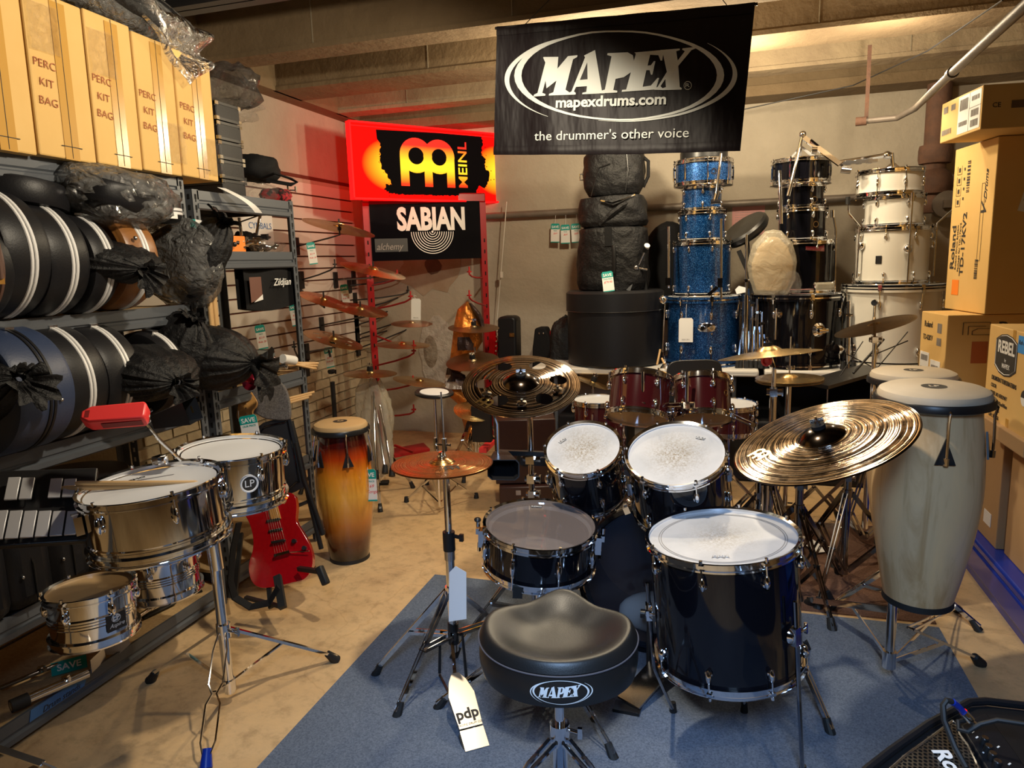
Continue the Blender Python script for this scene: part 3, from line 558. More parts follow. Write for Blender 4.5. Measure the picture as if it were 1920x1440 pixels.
# kit bass drum: its batter head looks at the throne
bc = at(1188, 1105, Y=2.56); bc.z = .30
Mb = frame((-.235, 2.56, .302), (.08, -1, .03), (1, 0, 0))
bd = drum('bass_drum', 'black kit bass drum behind the snare with dark batter head', Mb, .279, .40, kitm, 'head_clear_deep', 8, 'bass', ph=.4, hoop='black_gloss')
MB().lathe([(.265, -.02), (.265, -.37), (0, -.37)], 48).build('inner_shell', mat('inner_wood', (.10, .045, .02), .5), bd)
MB(T(.02, -.17, -.09)).ball((0, 0, 0), (.17, .085, .07), 12).build('muffling_pillow', m['foam_white'], bd)
text('EVANS', .03, T(.04, .14, 0) , m['ink_grey'], bd, bold=.01)
for a_ in (235, 305): MB(RZ(a_)).tube([(.27, 0, -.3), (.33, 0, -.3), (.40, 0, -.22)], .007, 8).build('spur', m['chrome'], bd)
# tom holder
t = root('tom_holder', 'chrome twin tom holder on the black bass drum', 'stand')
b = MB().cyl((-.24, 2.72, .585), (-.25, 2.68, .70), .014)
for Mx, r_, a_ in ((M1, .14, 0), (M2, .166, 180)):
    e = Mx @ RZ(a_+8) @ V((r_+.01, 0, -.11)); b.tube([(-.25, 2.68, .69), ((e.x-.25)/2, e.y+.02, e.z-.02), e], .008, 8)
b.build('arms', m['chrome'], t); clampbit(MB(), (-.25, 2.68, .69), .03).build('clamp', m['chrome'], t)
# bass pedal
t = root('bass_pedal', 'chrome chain bass pedal clamped to the black bass drum hoop', 'pedal', T(-.195, 2.32, 0))
fb = at(1178, 1322, z=.02)-V((-.195, 2.32, 0))
MB().bar((0, .06, .075), (fb.x, fb.y, .028), .085, .008, side=(1, 0, 0)).build('footboard', m['dark_chrome'], t)
MB().bar((fb.x, fb.y+.02, .01), (fb.x-.004, fb.y-.035, .01), .09, .018, side=(1, 0, 0)).build('heel_plate', m['black_plastic'], t)
MB().cyl((-.055, .08, .01), (-.055, .1, .24), .008).cyl((.055, .08, .01), (.055, .1, .24), .008).build('posts', m['black_plastic'], t)
MB().cyl((-.075, .1, .235), (.075, .1, .235), .006).cyl((-.02, .1, .235), (.005, .1, .235), .026, n=20).build('axle', m['chrome'], t)
MB().tube([(-.008, .1, .24), (-.008, .085, .32), (-.008, .06, .37)], .004, 8).build('beater_shaft', m['chrome'], t)
MB().bar((-.008, .09, .355), (-.008, .035, .37), .045, .055, side=(1, 0, 0)).build('beater', m['black_plastic'], t, bev=.008)
MB().tube([(-.008, .07, .24), (-.008, .065, .16), (-.006, .06, .09)], .007, 6).build('chain', m['chrome'], t)
MB().box((0, .12, .015), (.12, .06, .02)).cyl((-.085, .1, .235), (-.068, .1, .235), .016).build('hoop_clamp', m['black_plastic'], t)
# hi-hat
Mh = disc(829, 866, 95, 25, -3, .178)
hc = Mh @ V((0, 0, 0)); n_ = Mh.to_3x3() @ V((0, 0, 1))
cymbal('hihat_cymbal', 'copper coloured top hi-hat cymbal with black maker emblem in front', Mh, .178, 'cymbal_copper', bow=.03, bell=.26, bh=.09)
Mh2 = Mh @ T(0, 0, -.016) @ M4.Diagonal((1, 1, -1, 1)); cymbal('hihat_cymbal', 'copper bottom hi-hat cymbal just under the front top cymbal', Mh2, .178, 'cymbal_copper', bow=.03, bell=.26, bh=.05)
hb = at(835, 1200, z=.0)
t = root('hihat_stand', 'chrome hi-hat stand with engraved footboard on the blue rug edge', 'stand')
hx, hy = hc.x+.012, hc.y+.0
MB().cyl((hx, hy, .10), (hx, hy, .545), .0165).cyl((hx, hy, .5), (hx, hy, hc.z-.045), .0125).build('pole', m['chrome'], t)
MB().cyl((hx, hy, .49), (hx, hy, .56), .022).cyl((hx+.02, hy, .545), (hx+.05, hy-.01, .545), .007).box((hx+.052, hy-.01, .545), (.014, .012, .026)).build('height_clamp', m['black_plastic'], t)
MB().cyl((hx, hy, .455), (hx, hy, .49), .0195).build('collar_ring', m['satin_chrome'], t)
MB().lathe([(.0, -.055), (.014, -.055), (.03, -.03), (.03, -.022), (0, -.022)], 20, M=T(hx, hy, hc.z)).build('seat_cup', m['black_plastic'], t)
tp = at(821, 735, D=2.5); MB().cyl((hx, hy, hc.z-.03), (hx-.004, hy, hc.z+.25), .0032, n=8).build('pull_rod', m['satin_chrome'], t)
MB().lathe([(0, .012), (.016, .012), (.017, .022), (.012, .026), (.012, .034), (.017, .038), (.0, .04)], 16, M=Mh).cyl((hx, hy, hc.z+.04), (hx, hy, hc.z+.085), .009).cyl((hx-.03, hy, hc.z+.062), (hx+.022, hy, hc.z+.062), .005).box((hx-.034, hy, hc.z+.066), (.008, .014, .04)).build('clutch', m['chrome'], t)
tripod(t, (hx, hy, 0), .30, .335, (-110, 195, 40), lowc=.165)
MB().cyl((hx, hy, .13), (hx, hy, .21), .02, .02).build('lower_socket', m['black_plastic'], t)
to = at(853, 1264, z=.125); he = at(893, 1398, z=.012); ax = (he-to).normalized(); sd = ax.cross(V((0, 0, 1))).normalized(); L_ = (he-to).length
fr = frame(to, ax.cross(sd)*-1, ax)
if fr.to_3x3()[2][2] < 0: fr = frame(to, ax.cross(sd), ax)
MB(fr).prism([(-.005, -.012), (.0, .012), (.03, .03), (.08, .044), (.16, .040), (L_-.06, .038), (L_-.06, -.038), (.16, -.040), (.08, -.044), (.03, -.03), (.0, -.012)][1:], 0, .007).build('footboard', m['blade'], t)
MB(fr).b2((L_-.055, -.039, -.006), (L_+.012, .039, .005)).build('heel_plate', m['blade'], t); MB(fr).b2((L_-.05, -.042, -.018), (L_+.02, .042, -.005)).build('heel_base', m['rubber'], t)
text('pdp', .05, fr @ T(L_-.105, 0, .0075) @ RZ(90), m['ink'], t, bold=.03); text('PACIFIC DRUM CO.', .0095, fr @ T(L_-.07, 0, .0075) @ RZ(90), m['ink'], t)
MB().tube([(hx-.05, hy-.03, .02), (hx-.045, hy-.02, .16), (hx+.035, hy-.0, .17), (hx+.055, hy-.03, .02)], .006, 6).bar((hx-.05, hy-.03, .012), he, .008, .006).bar((hx+.055, hy-.03, .012), he, .008, .006).build('pedal_frame', m['black_plastic'], t)
MB().bar((hx, hy-.015, .16), tuple(to), .012, .006).build('chain', m['dark_chrome'], t)
# tag hanging from it
c = at(858, 1118, D=2.36); tg = solo(MB(frame(c, (-.1, -1, .15), (1, -.1, .0))).prism([(-.03, -.09), (.035, -.07), (.03, .085), (-.01, .1), (-.033, .075)], 0, .001), 'price_tag', m['foam_white'], 'blank white paper tag hanging from the front hi-hat stand', 'tag')
# meinl emblem on hat
def meinl_polys(s=1, holes=True):
    P_ = []
    for cx in (-101, 99):
        o = [(cx+138*math.cos(a), 8+145*math.sin(a)) for a in [2*PI*i/32 for i in range(32)]]; q = [(cx+66*math.cos(a), 5+70*math.sin(a)) for a in [2*PI*i/32 for i in range(32)]]
        P_ += [(o[i], o[(i+1) % 32], q[(i+1) % 32], q[i]) for i in range(32)]
    for x0, x1 in ((-239, -167), (-35, 35), (163, 235)): P_.append([(x0, -247), (x1, -247), (x1, 0 if abs(x0) > 50 else -60), (x0, 0 if abs(x0) > 50 else -60)])
    return [[(x*s, y*s) for x, y in p] for p in P_]
def oncym(t, Mx, R, px, py, s, rz, mm, bow, flip=1):
    p = local_px(Mx, px, py, -bow*R*.5); b = MB(); fn = lambda x, y: (x, y, -bow*R*(max(0, (math.hypot(x, y)-.2*R)/(.8*R)))**1.35+.0012)
    ca, sa = math.cos(math.radians(rz)), math.sin(math.radians(rz))
    ps = [[(p.x+x*ca-y*sa, p.y+x*sa+y*ca) for x, y in q] for q in meinl_polys(s)]
    k = decal('maker_emblem', ps, fn, m[mm], t)
hat = bpy.data.objects['hihat_cymbal']; oncym(hat, Mh, .178, 846, 877, .00011, 10, 'ink', .03)
# crash with holes
Mc = disc(977, 716, 111, 58, -2, .2286)
hl = [(math.radians(a), .145, .034) for a in (-125, -55, 5, 62, 118, 178)]
cr_ = cymbal('crash_cymbal', 'dark lathed crash cymbal with six round holes above the hi-hat', Mc, .2286, 'cymbal_dark', holes=hl, bow=.05, bell=.31, bh=.12)
oncym(cr_, Mc, .2286, 912, 752, .00013, -42, 'gold', .05)
for a in (-90, -28, 212):
    a = math.radians(a); k = MB(T(.155*math.cos(a), .155*math.sin(a), -.001)).lathe([(0, .012), (.018, .008), (.02, .004), (0, .002)], 18).cyl((0, 0, .01), (0, 0, .022), .005, n=8).build('jingle', m['chrome'], cr_)
t = root('cymbal_stand', 'chrome cymbal stand carrying the holed crash and a cowbell clamp', 'stand')
pc = Mc @ V((0, 0, 0)); sp_ = at(996, 860, D=2.72); sx_, sy_ = sp_.x, sp_.y
MB().cyl((sx_, sy_, .1), (sx_, sy_, .62), .0165).cyl((sx_, sy_, .6), (sx_, sy_, pc.z-.07), .0115).tube([(sx_, sy_, pc.z-.07), (sx_-.01, sy_, pc.z-.04), tuple(pc), tuple(Mc @ V((0, 0, .05)))], .006, 8).build('pole', m['chrome'], t)
b = clampbit(MB(), (sx_, sy_, .76), .03); clampbit(b, (sx_, sy_, .68), .026); clampbit(b, (sx_, sy_, .62), .022); clampbit(b, (sx_, sy_, pc.z-.06), .016); b.build('clamps', m['chrome'], t)
wingnut(t, Mc); tripod(t, (sx_, sy_, 0), .34, .38, (100, 215, -30), lowc=.14)
cbp = at(925, 848, D=2.68)
MB().bar((sx_+.06, sy_, .84-.06), (sx_-.13, sy_-.01, .78), .018, .018).bar((sx_+.1, sy_, .75), (sx_-.04, sy_, .75), .022, .03).build('multi_clamp', m['black_plastic'], t)
a1_ = at(922, 768, D=2.66); a2_ = at(932, 795, D=2.66); a3_ = at(934, 862, D=2.66)
MB().tube([a1_, a2_, a3_], .006, 8).build('accessory_rod', m['satin_chrome'], t)
# cowbell: mouth towards the camera
q = [at(x, y, D=2.58) for x, y in ((918, 862), (970, 862), (974, 900), (960, 897), (916, 895))]
t = root('cowbell', 'black cowbell with open mouth clamped left of the rack toms', 'cowbell')
mo = [at(x, y, D=2.55) for x, y in ((922, 862), (968, 862), (974, 868), (974, 894), (966, 901), (922, 900), (914, 893), (914, 868))]; bk = [at(x, y, D=2.72) for x, y in ((926, 846), (952, 845), (955, 848), (956, 858), (952, 862), (928, 862), (925, 858), (924, 849))]
b = MB(); n8 = 8; b.v = mo+bk+[p+ (sum(mo, V())/8-p)*.07 for p in mo]+[p+(sum(bk, V())/8-p)*.12+(sum(mo, V())/8-sum(bk, V())/8)*.05 for p in bk]
for i in range(8): j = (i+1) % 8; b.f += [(i, j, 8+j, 8+i), (16+i, 24+i, 24+j, 16+j), (i, 16+i, 16+j, j)]
b.f += [tuple(range(8, 16)), tuple(range(24, 32))]; b.mi = [0]*len(b.f); b.build('bell_body', m['black_plastic'], t, ang=30)
# ride
Mr = disc(1540, 817, 167, 70, -14, .254)
rd = cymbal('ride_cymbal', 'large patinated ride cymbal over the floor tom, front right', Mr, .254, 'cymbal_ride', bow=.045, bell=.26, bh=.10)
mat('bell_dark', (.05, .038, .03), .16, 1)
def dark_bell(c, R, bell, bh): MB().lathe([(r, z+.0007) for r, z in cyl_prof(R, bell=bell, bh=bh)[:9]], 64).build('dark_bell', m['bell_dark'], c)
dark_bell(rd, .254, .26, .10)
oncym(rd, Mr, .254, 1428, 850, .00013, -60, 'gold', .045)
t = root('cymbal_stand', 'chrome stand under the large ride cymbal', 'stand')
rc = Mr @ V((0, 0, 0)); q_ = at(1434, 930, D=2.42); bx_, by_ = q_.x, q_.y
MB().cyl((bx_, by_, .08), (bx_, by_, .5), .0165).cyl((bx_, by_, .48), (bx_, by_, .76), .012).tube([(bx_, by_, .74), (bx_-.01, by_-.03, .80), (rc.x+.004, rc.y+.02, rc.z-.05), tuple(Mr @ V((0, 0, 0))), tuple(Mr @ V((0, 0, .05)))], .007, 8).build('pole', m['chrome'], t)
b = clampbit(MB(), (bx_, by_, .75), .026); clampbit(b, (bx_, by_, .49), .022); b.build('clamps', m['chrome'], t)
wingnut(t, Mr); tripod(t, (bx_, by_, 0), .32, .40, (-50, 160, 55), lowc=.13)
dark_bell(cr_, .2286, .31, .12)
# throne
tc_ = at(1046, 1200, z=.52); t = root('drum_throne', 'black leather saddle seat drum throne in the foreground', 'stool', T(tc_.x, tc_.y, 0) @ RZ(8))
def seat(u, v):
    a = 2*PI*u; rx = .208; ry = .185
    r = rx*ry/math.hypot(ry*math.cos(a), rx*math.sin(a)); d = (a-PI/2); d = math.atan2(math.sin(d), math.cos(d))
    r *= 1-.13*math.exp(-((abs(d)-.72)/.38)**2); r += .022*math.exp(-(d/.30)**2)
    # profile over v: side up, roll over edge, dish
    if v < .3: k = v/.3; rr = r*(.965+.035*sn(k)); z = .445+.085*k
    elif v < .5: k = (v-.3)/.2; rr = r*(1-.10*k); z = .53+.03*math.sin(k*PI/2)
    else:
        k = (v-.5)/.5; rr = r*(.90*(1-k)); x = rr*math.cos(a); y = rr*math.sin(a)
        dish = .030*(1-math.exp(-(k/.35)**2)); hornr = 0
        z = .56-dish+hornr*(k < .98)
    if v <= .5: z += .014*math.exp(-(d/.36)**2)*(v/.5)+ .012*math.exp(-((abs(d)-1.5)/.5)**2)*(v/.5)
    else:
        z += (.014*math.exp(-(d/.36)**2)+.012*math.exp(-((abs(d)-1.5)/.5)**2))*(1-k)**2.2
    return (rr*math.cos(a), rr*math.sin(a), z)
b = MB().sheet(96, 44, seat); b.lathe([(0, .447), (.17, .447), (.19, .447)], 40, sy=.86); b.build('seat', m['leather'], t, ang=60)
MB().tube([seat(i/96, .3) for i in range(96)], .0022, 6, closed=True).build('seam', m['stitch'], t)
def thf(x, y, off=.0012):
    X_ = (x-930)/1550*.155+.012; Z_ = .488-(y-505)/600*.062-(0); a = -PI/2+X_/.19+.06; p = V(seat((a % (2*PI))/(2*PI), max(0.02, min(.29, (Z_-.445)/.085*.3)))); d = V((p.x, p.y, 0)).normalized(); return p+d*off
mapex(thf, lambda x, y: thf(x, y, .0016), m['white_print'], m['leather'], t)
MB().cyl((0, 0, .12), (0, 0, .27), .020).cyl((0, 0, .25), (0, 0, .445), .0125).lathe([(.0, .445), (.05, .445), (.045, .43), (.02, .42), (.018, .395), (.0, .395)], 24).cyl((0, 0, .245), (0, 0, .28), .027).cyl((.02, 0, .262), (.05, -.01, .262), .006).box((.055, -.012, .262), (.012, .01, .03)).build('post', m['chrome'], t)
MB().lathe([(.0, .42), (.03, .42), (.026, .39), (.0, .39)], 20).build('backrest_socket', m['black_plastic'], t)
for a in (-135, -38, 98):
    a = math.radians(a); d = V((math.cos(a), math.sin(a), 0)); s = V((-d.y, d.x, 0)); b = MB()
    for k in (-1, 1): b.tube([V((0, 0, .235))+d*.025+s*.012*k, V((0, 0, .20))+d*.10+s*.010*k, V((0, 0, .12))+d*.2+s*.008*k, V((0, 0, .03))+d*.285+s*.006*k], .0065, 6)
    l = b.build('leg', m['chrome'], t); MB().bar(V((0, 0, .10))+d*.02, V((0, 0, .14))+d*.17, .012, .004, side=s).build('brace', m['chrome'], t)
    MB().cyl(V((0, 0, .045))+d*.27, V((0, 0, .0))+d*.30, .013, .019).build('foot', m['rubber'], l)
MB().cyl((0, 0, .09), (0, 0, .13), .023).build('lower_collar', m['chrome'], t); MB().cyl((0, 0, .22), (0, 0, .25), .026).build('upper_collar', m['chrome'], t)
# ============================================================ folding tables along the rear wall
def table(label, x0, x1, y0=4.80, y1=5.6, z=.765):
    t = root('folding_table', label, 'table', T((x0+x1)/2, (y0+y1)/2, 0)); w_ = (x1-x0)/2; d_ = (y1-y0)/2
    MB().b2((-w_, -d_, z-.045), (w_, d_, z)).build('tabletop', m['table_white'], t, bev=.012)
    MB().b2((-w_+.02, -d_-.001, z-.035), (w_-.02, -d_+.01, z-.030)).b2((-w_+.02, -d_-.001, z-.02), (w_-.02, -d_+.01, z-.015)).build('edge_ridges', m['white_lacquer'], t)
    for sx in (-1, 1):
        for sy in (-1, 1): MB().cyl((sx*(w_-.15), sy*(d_-.1), 0), (sx*(w_-.15), sy*(d_-.1), z-.045), .014, n=10).build('leg', m['steel_grey'], t)
        MB().cyl((sx*(w_-.15), -d_+.1, .3), (sx*(w_-.15), d_-.1, .3), .011, n=8).build('cross_bar', m['steel_grey'], t)
    return t
TZ = .765
table('white plastic folding table under the black drum case and blue drums', -1.32, .20)
table('white plastic folding table under the black and white drum stacks', .235, 1.42)
MB().b2((.04, -.403, .73), (.20, -.4, .745)).build('edge_label', m['tape'], bpy.data.objects['folding_table'], ang=0)
# ------------------------------------------------------------ stacks
SY = 5.12
def zc(px, py, Y=SY): return at(px, py, Y=Y)
def stack_drum(px, ytop, ybot, halfw, name, label, shell, z0=None, Y=SY, **k):
    c = zc(px, (ytop+ybot)/2, Y); D = (c-C0).dot(cf); R = halfw/F*D-(.022 if k.get('style') == 'bass' else .011)
    h = at(px, ytop, Y=Y).z-at(px, ybot, Y=Y).z
    z0 = TZ if z0 is None else z0
    return drum(name, label, T(c.x, Y, z0+h), R, h, shell, group=None, **k), z0+h, c, R
g = {}
# blue
_, z1, c, R = stack_drum(1319, 556, 682, 72, 'bass_drum', 'blue sparkle bass drum at the bottom of the blue stack', 'blue_sparkle', style='bass', lugs=8, hoop='blue_sparkle', ph=-1.35); bb = _; bx0, bR = c.x, R
MB(RZ(-83)).lathe([(.0, .012), (.028, .01), (.034, 0)], 24, M=T(R, 0, -.2) @ RY(90) @ M4.Diagonal((1, 1.8, 1, 1))).cyl((R+.01, .03, -.2), (R+.016, .03, -.2), .014).cyl((R+.01, -.03, -.2), (R+.016, -.03, -.2), .014).cyl((R, .03, -.24), (R+.012, .03, -.24), .006).build('tom_mount_plate', m['chrome'], bb)
_, z2, c2, R2 = stack_drum(1316, 457, 553, 55, 'floor_tom', 'blue sparkle floor tom second from the bottom of the blue stack', 'blue_sparkle', z0=z1+.012, lugs=8, ph=-1.2, lugz=.045)
_, z3, c3, R3 = stack_drum(1316, 402, 455, 44, 'rack_tom', 'blue sparkle larger rack tom in the middle of the blue stack', 'blue_sparkle', z0=z2+.012, lugs=6, ph=-1.2, lugz=.04); 
_, z4, c4, R4 = stack_drum(1316, 355, 399, 39, 'rack_tom', 'blue sparkle smaller rack tom under the blue snare', 'blue_sparkle', z0=z3+.012, lugs=6, ph=-1.5, lugz=.035)
sb, z5, c5, R5 = stack_drum(1319, 308, 351, 54, 'snare_drum', 'blue sparkle snare drum on top of the blue stack', 'blue_sparkle', z0=z4+.012, lugs=8, style='tube', ph=-1.4)
def pad(label, x, y, z, R, h, name='practice_pad', mm='black_plastic', cat='pad'):
    t = root(name, label, cat, T(x, y, z)); MB().lathe([(0, 0), (R-.01, 0), (R, .008), (R, h-.01), (R-.008, h), (0, h)], 48).build('body', m[mm], t)
    MB().lathe([(R-.02, h), (R-.02, h+.002), (0, h+.002)], 48).build('playing_surface', m['rubber'], t); return t
pad('round black foam pad lying on top of the blue drum stack', c5.x, SY, z5+.012, .155, .062)
def badge(dr, R, h, a, zf=.5, col='chrome', r=.02, txt=None):
    Mm = RZ(a) @ T(R+.0005, 0, -h*zf) @ RY(90); MB(Mm).lathe([(r*.78, .002), (r, .002), (r, 0)], 24).build('badge', m[col], dr)
badge(sb, R5, .16, -68, .5); badge(sb, R5, .16, -68, .5, r=.011)
# black
_, z1, c, R = stack_drum(1492, 560, 692, 84, 'bass_drum', 'black bass drum at the bottom of the black stack', 'black_gloss', style='bass', lugs=8, hoop='black_gloss', ph=-1.35); kb = _; kR = R; kx = c.x
MB(RZ(-66)).lathe([(0, .02), (.03, .016), (.045, 0)], 20, M=T(R, 0, -.22) @ RY(90)).cyl((R, 0, -.22), (R+.06, 0, -.22), .018).cyl((R+.05, -.03, -.22), (R+.05, .03, -.22), .013).build('spur_bracket', m['chrome'], kb)
MB(RZ(-118)).lathe([(0, .02), (.02, .016), (.028, 0)], 20, M=T(R, 0, -.12) @ RY(90)).cyl((R+.03, 0, -.28), (R+.03, 0, -.08), .007).build('spur', m['chrome'], kb)
_, z2, c2, R2 = stack_drum(1508, 461, 553, 56, 'floor_tom', 'black floor tom second from the bottom of the black stack', 'black_gloss', z0=z1+.012, lugs=8, ph=-1.3, lugz=.045)
lt1, z3, c3, R3 = stack_drum(1503, 400, 457, 44, 'rack_tom', 'black larger rack tom in the middle of the black stack', 'black_gloss', z0=z2+.012, lugs=6, ph=-1.2, lugz=.04)
lt2, z4, c4, R4 = stack_drum(1503, 355, 397, 41, 'rack_tom', 'black smaller rack tom under the black snare of the stack', 'black_gloss', z0=z3+.012, lugs=6, ph=-1.2, lugz=.035)
_, z5, c5, R5 = stack_drum(1501, 309, 351, 54, 'snare_drum', 'black snare drum on top of the black stack', 'black_gloss', z0=z4+.012, lugs=8, style='tube', ph=-1.2)
for d_, R_ in ((lt1, R3), (lt2, R4)): badge(d_, R_, .2, -60)
zk = z5; xk = c5.x
# white
WY = 5.1
_, z1, c, R = stack_drum(1669, 538, 690, 88, 'bass_drum', 'white bass drum at the bottom of the white stack', 'white_lacquer', style='bass', lugs=8, hoop='white_lacquer', ph=-1.2, Y=WY); wbs = _; wR = R; wx = c.x
for zc_ in (.0, -.47): MB().lathe([(R+.0215, zc_+.001), (R+.0215, zc_-.008)], 64).build('black_stripe', m['black_gloss'], wbs)
MB(RZ(-150)).lathe([(0, .03), (.02, .03), (.04, 0)], 20, M=T(R, 0, -.40) @ RY(90)).cyl((R+.02, 0, -.40), (R+.09, 0, -.40), .022).cyl((R+.09, 0, -.40), (R+.11, 0, -.40), .033).build('spur_bracket', m['chrome'], wbs)
MB(RZ(-118)).cyl((R+.03, 0, -.08), (R+.03, 0, -.3), .008).cyl((R+.015, 0, -.10), (R+.045, 0, -.10), .018).build('spur', m['chrome'], wbs)
wt, z2, c2, R2 = stack_drum(1671, 436, 536, 65, 'floor_tom', 'white floor tom with its legs folded, second from the bottom of the white stack', 'white_lacquer', z0=z1+.012, lugs=8, ph=-1.15, lugz=.05, Y=WY)
MB(RZ(-120)).box((R2+.002, 0, -.19), (.006, .036, .05)).build('badge', m['black_plastic'], wt, bev=.006)
for a_, k_ in ((-152, 0), (-78, 1), (-8, 2)):
    Mm = RZ(a_)
    if k_ == 1: MB(Mm).cyl((R2+.03, 0, -.33), (R2+.03, 0, .16), .006).cyl((R2+.03, 0, .15), (R2+.03, 0, .2), .011).ball((R2+.012, 0, -.13), (.02, .026, .03), 6).build('folded_leg', m['chrome'], wt)
    else: MB(Mm).tube([(R2+.03, 0, -.3), (R2+.03, 0, .02), (R2+.11, 0, .1), (R2+.12, 0, .17)], .006, 8).ball((R2+.012, 0, -.1), (.02, .026, .03), 6).build('folded_leg', m['chrome'], wt); MB(Mm).cyl((R2+.118, 0, .155), (R2+.121, 0, .2), .014).build('leg_tip', m['rubber'], wt)
_, z3, c3, R3 = stack_drum(1675, 379, 434, 52, 'rack_tom', 'white rack tom under the white snare', 'white_lacquer', z0=z2+.012, lugs=6, ph=-1.3, lugz=.04, Y=WY)
_, z4, c4, R4 = stack_drum(1667, 333, 377, 59, 'snare_drum', 'white snare drum on top of the white stack', 'white_lacquer', z0=z3+.012, lugs=8, style='bean', ph=-1.3, lugz=.06, Y=WY)
zw = z4; xw = c4.x
# black floor-tom folded legs beside the black stack
b = MB().tube([at(1565, 560, Y=5.0), at(1567, 430, Y=5.0), at(1562, 400, Y=5.0)], .006, 8); b.cyl(at(1561, 408, Y=5.0), at(1561, 394, Y=5.0), .012); solo(b, 'bent_rod', m['chrome'], 'bent chrome leg standing upright right of the black drum stack', 'leg')
b = MB().tube([at(1445, 375, Y=4.9), at(1462, 300, Y=4.95), at(1466, 272, Y=5.0)], .012, 8); 
# hardware on top of the stacks
t = root('folded_snare_stand', 'folded chrome snare stand standing on the black stack snare', 'stand')
ap = at(1504, 256, Y=4.98); lf = at(1478, 368, Y=4.88)
MB().cyl(lf, ap, .011).build('pole', m['chrome'], t); MB().cyl(at(1465, 420, Y=4.86), at(1462, 320, Y=4.92), .011).build('leg', m['chrome'], t)
b = MB()
for e in ((1468, 312), (1530, 300), (1500, 318), (1545, 306)): b.bar(at(e[0], e[1], Y=5.05), ap.lerp(at(1500, 290, Y=5), .55), .012, .005).bar(ap.lerp(at(1500, 290, Y=5), .55), ap, .012, .005)
b.build('basket_arm', m['chrome'], t)
MB().bar(ap, at(1575, 308, Y=4.9), .03, .014).bar(at(1520, 262, Y=4.95), at(1580, 312, Y=4.95), .012, .012).cyl(at(1532, 282, Y=4.9), at(1522, 282, Y=4.9), .02).ball(at(1505, 252, Y=4.98), .022, 8).build('tilter', m['chrome'], t)
t = root('boom_stand', 'chrome boom arm with clamp resting on top of the white snare', 'stand')
b = MB().tube([at(1572, 305, Y=4.95), at(1620, 298, Y=5.0), at(1655, 292, Y=5.05), at(1672, 290, Y=5.05)], .014, 8).cyl(at(1672, 287, Y=5.05), at(1675, 330, Y=5.05), .012).ball(at(1663, 291, Y=5.05), .025, 8); b.build('boom', m['chrome'], t)
b = MB()
for e in ((1648, 328), (1700, 327), (1672, 332)): b.bar(at(1674, 305, Y=5.05), at(e[0], e[1], Y=5.03), .014, .006)
b.build('basket_arm', m['chrome'], t); b = MB()
for i in range(7): q = at(1580+i*10, 306-i*.8, Y=4.96); b.box(q, (.03, .03, .018+.01*(i % 2)))
b.cyl(at(1577, 318, Y=4.93), at(1595, 320, Y=4.93), .02); b.build('wing_clamps', m['satin_chrome'], t)
# blue snare: slim stand arm over it
t = solo(MB().cyl(at(1342, 372, Y=4.84), at(1352, 288, Y=4.9), .009).cyl(at(1340, 378, Y=4.84), at(1345, 358, Y=4.86), .017).box(at(1342, 378, Y=4.84), (.06, .03, .025)), 'mounting_rod', m['chrome'], 'chrome tom arm leaning on the blue rack toms', 'rod')
solo(MB().cyl(at(1352, 560, Y=4.82), at(1352, 410, Y=4.84), .008).box(at(1350, 530, Y=4.82), (.03, .03, .06)).bar(at(1345, 538, Y=4.8), at(1328, 553, Y=4.8), .02, .01), 'chrome_rod', m['chrome'], 'straight chrome leg standing in front of the blue floor tom', 'leg')
solo(MB().cyl(at(1254, 540, Y=4.85), at(1254, 425, Y=4.9), .008).box(at(1253, 528, Y=4.85), (.035, .03, .05)), 'chrome_rod', m['chrome'], 'chrome leg upright at the left edge of the blue floor tom', 'leg')
solo(MB().ball(at(1243, 562, Y=4.84), (.03, .03, .03), 8).cyl(at(1247, 562, Y=4.84), at(1242, 660, Y=4.84), .005), 'clamp_rod', m['chrome'], 'chrome rod with round clamp between drum case and blue bass drum', 'rod')
# bunches of folded stands between blue and black
for i, (px, y0, y1, k) in enumerate(((1398, 440, 690, 'tall'), (1408, 575, 690, ''), (1418, 560, 688, ''), (1427, 585, 690, ''), (1590, 565, 680, ''), (1392, 600, 690, ''))):
    t = root('folded_stand', ['tall folded chrome stand between the blue and black stacks', 'folded chrome stand right of the blue bass drum', 'folded chrome stand touching the black bass drum', 'short folded chrome stand beside the black bass drum', 'folded chrome stand between the black and white bass drums', 'shortest folded stand against the blue bass drum'][i], 'stand')
    p0 = at(px, y1, Y=4.9); p0.z = TZ; p1 = at(px+2, y0, Y=4.95); MB().cyl(p0, p1, .008 if k else .011).cyl(p0, p0.lerp(p1, .55), .016).build('pole', m['chrome'], t)
    for s in (-1, 1): MB().bar(p0.lerp(p1, .08)+V((s*.03, -.01, 0)), p0.lerp(p1, .6)+V((s*.014, 0, 0)), .010, .005).build('leg', m['dark_chrome'], t); MB().cyl(p0+V((s*.032, -.01, .0)), p0+V((s*.03, -.01, .05)), .016, .012).build('foot', m['rubber'], t)
    b = MB(); [clampbit(b, p0.lerp(p1, q), .016) for q in (.5, .8 if not k else .66)]; b.build('clamp', m['chrome'], t)
t = root('throne_top', 'round black throne seat standing tilted behind the folded stands', 'stool', frame(at(1398, 432, Y=5.2), (-.55, -.35, .8)) )
MB().lathe([(0, -.03), (.15, -.03), (.165, -.01), (.165, .02), (.15, .035), (0, .04)], 40).build('cushion', m['leather'], t)
t = root('stool_base', 'black folded stool base hanging under the tilted seat', 'stand')
for e in ((1385, 470, 1425, 560), (1430, 480, 1398, 575), (1400, 450, 1412, 570)): MB().bar(at(e[0], e[1], Y=5.1), at(e[2], e[3], Y=5.05), .03, .014).build('leg', m['black_plastic'], t)
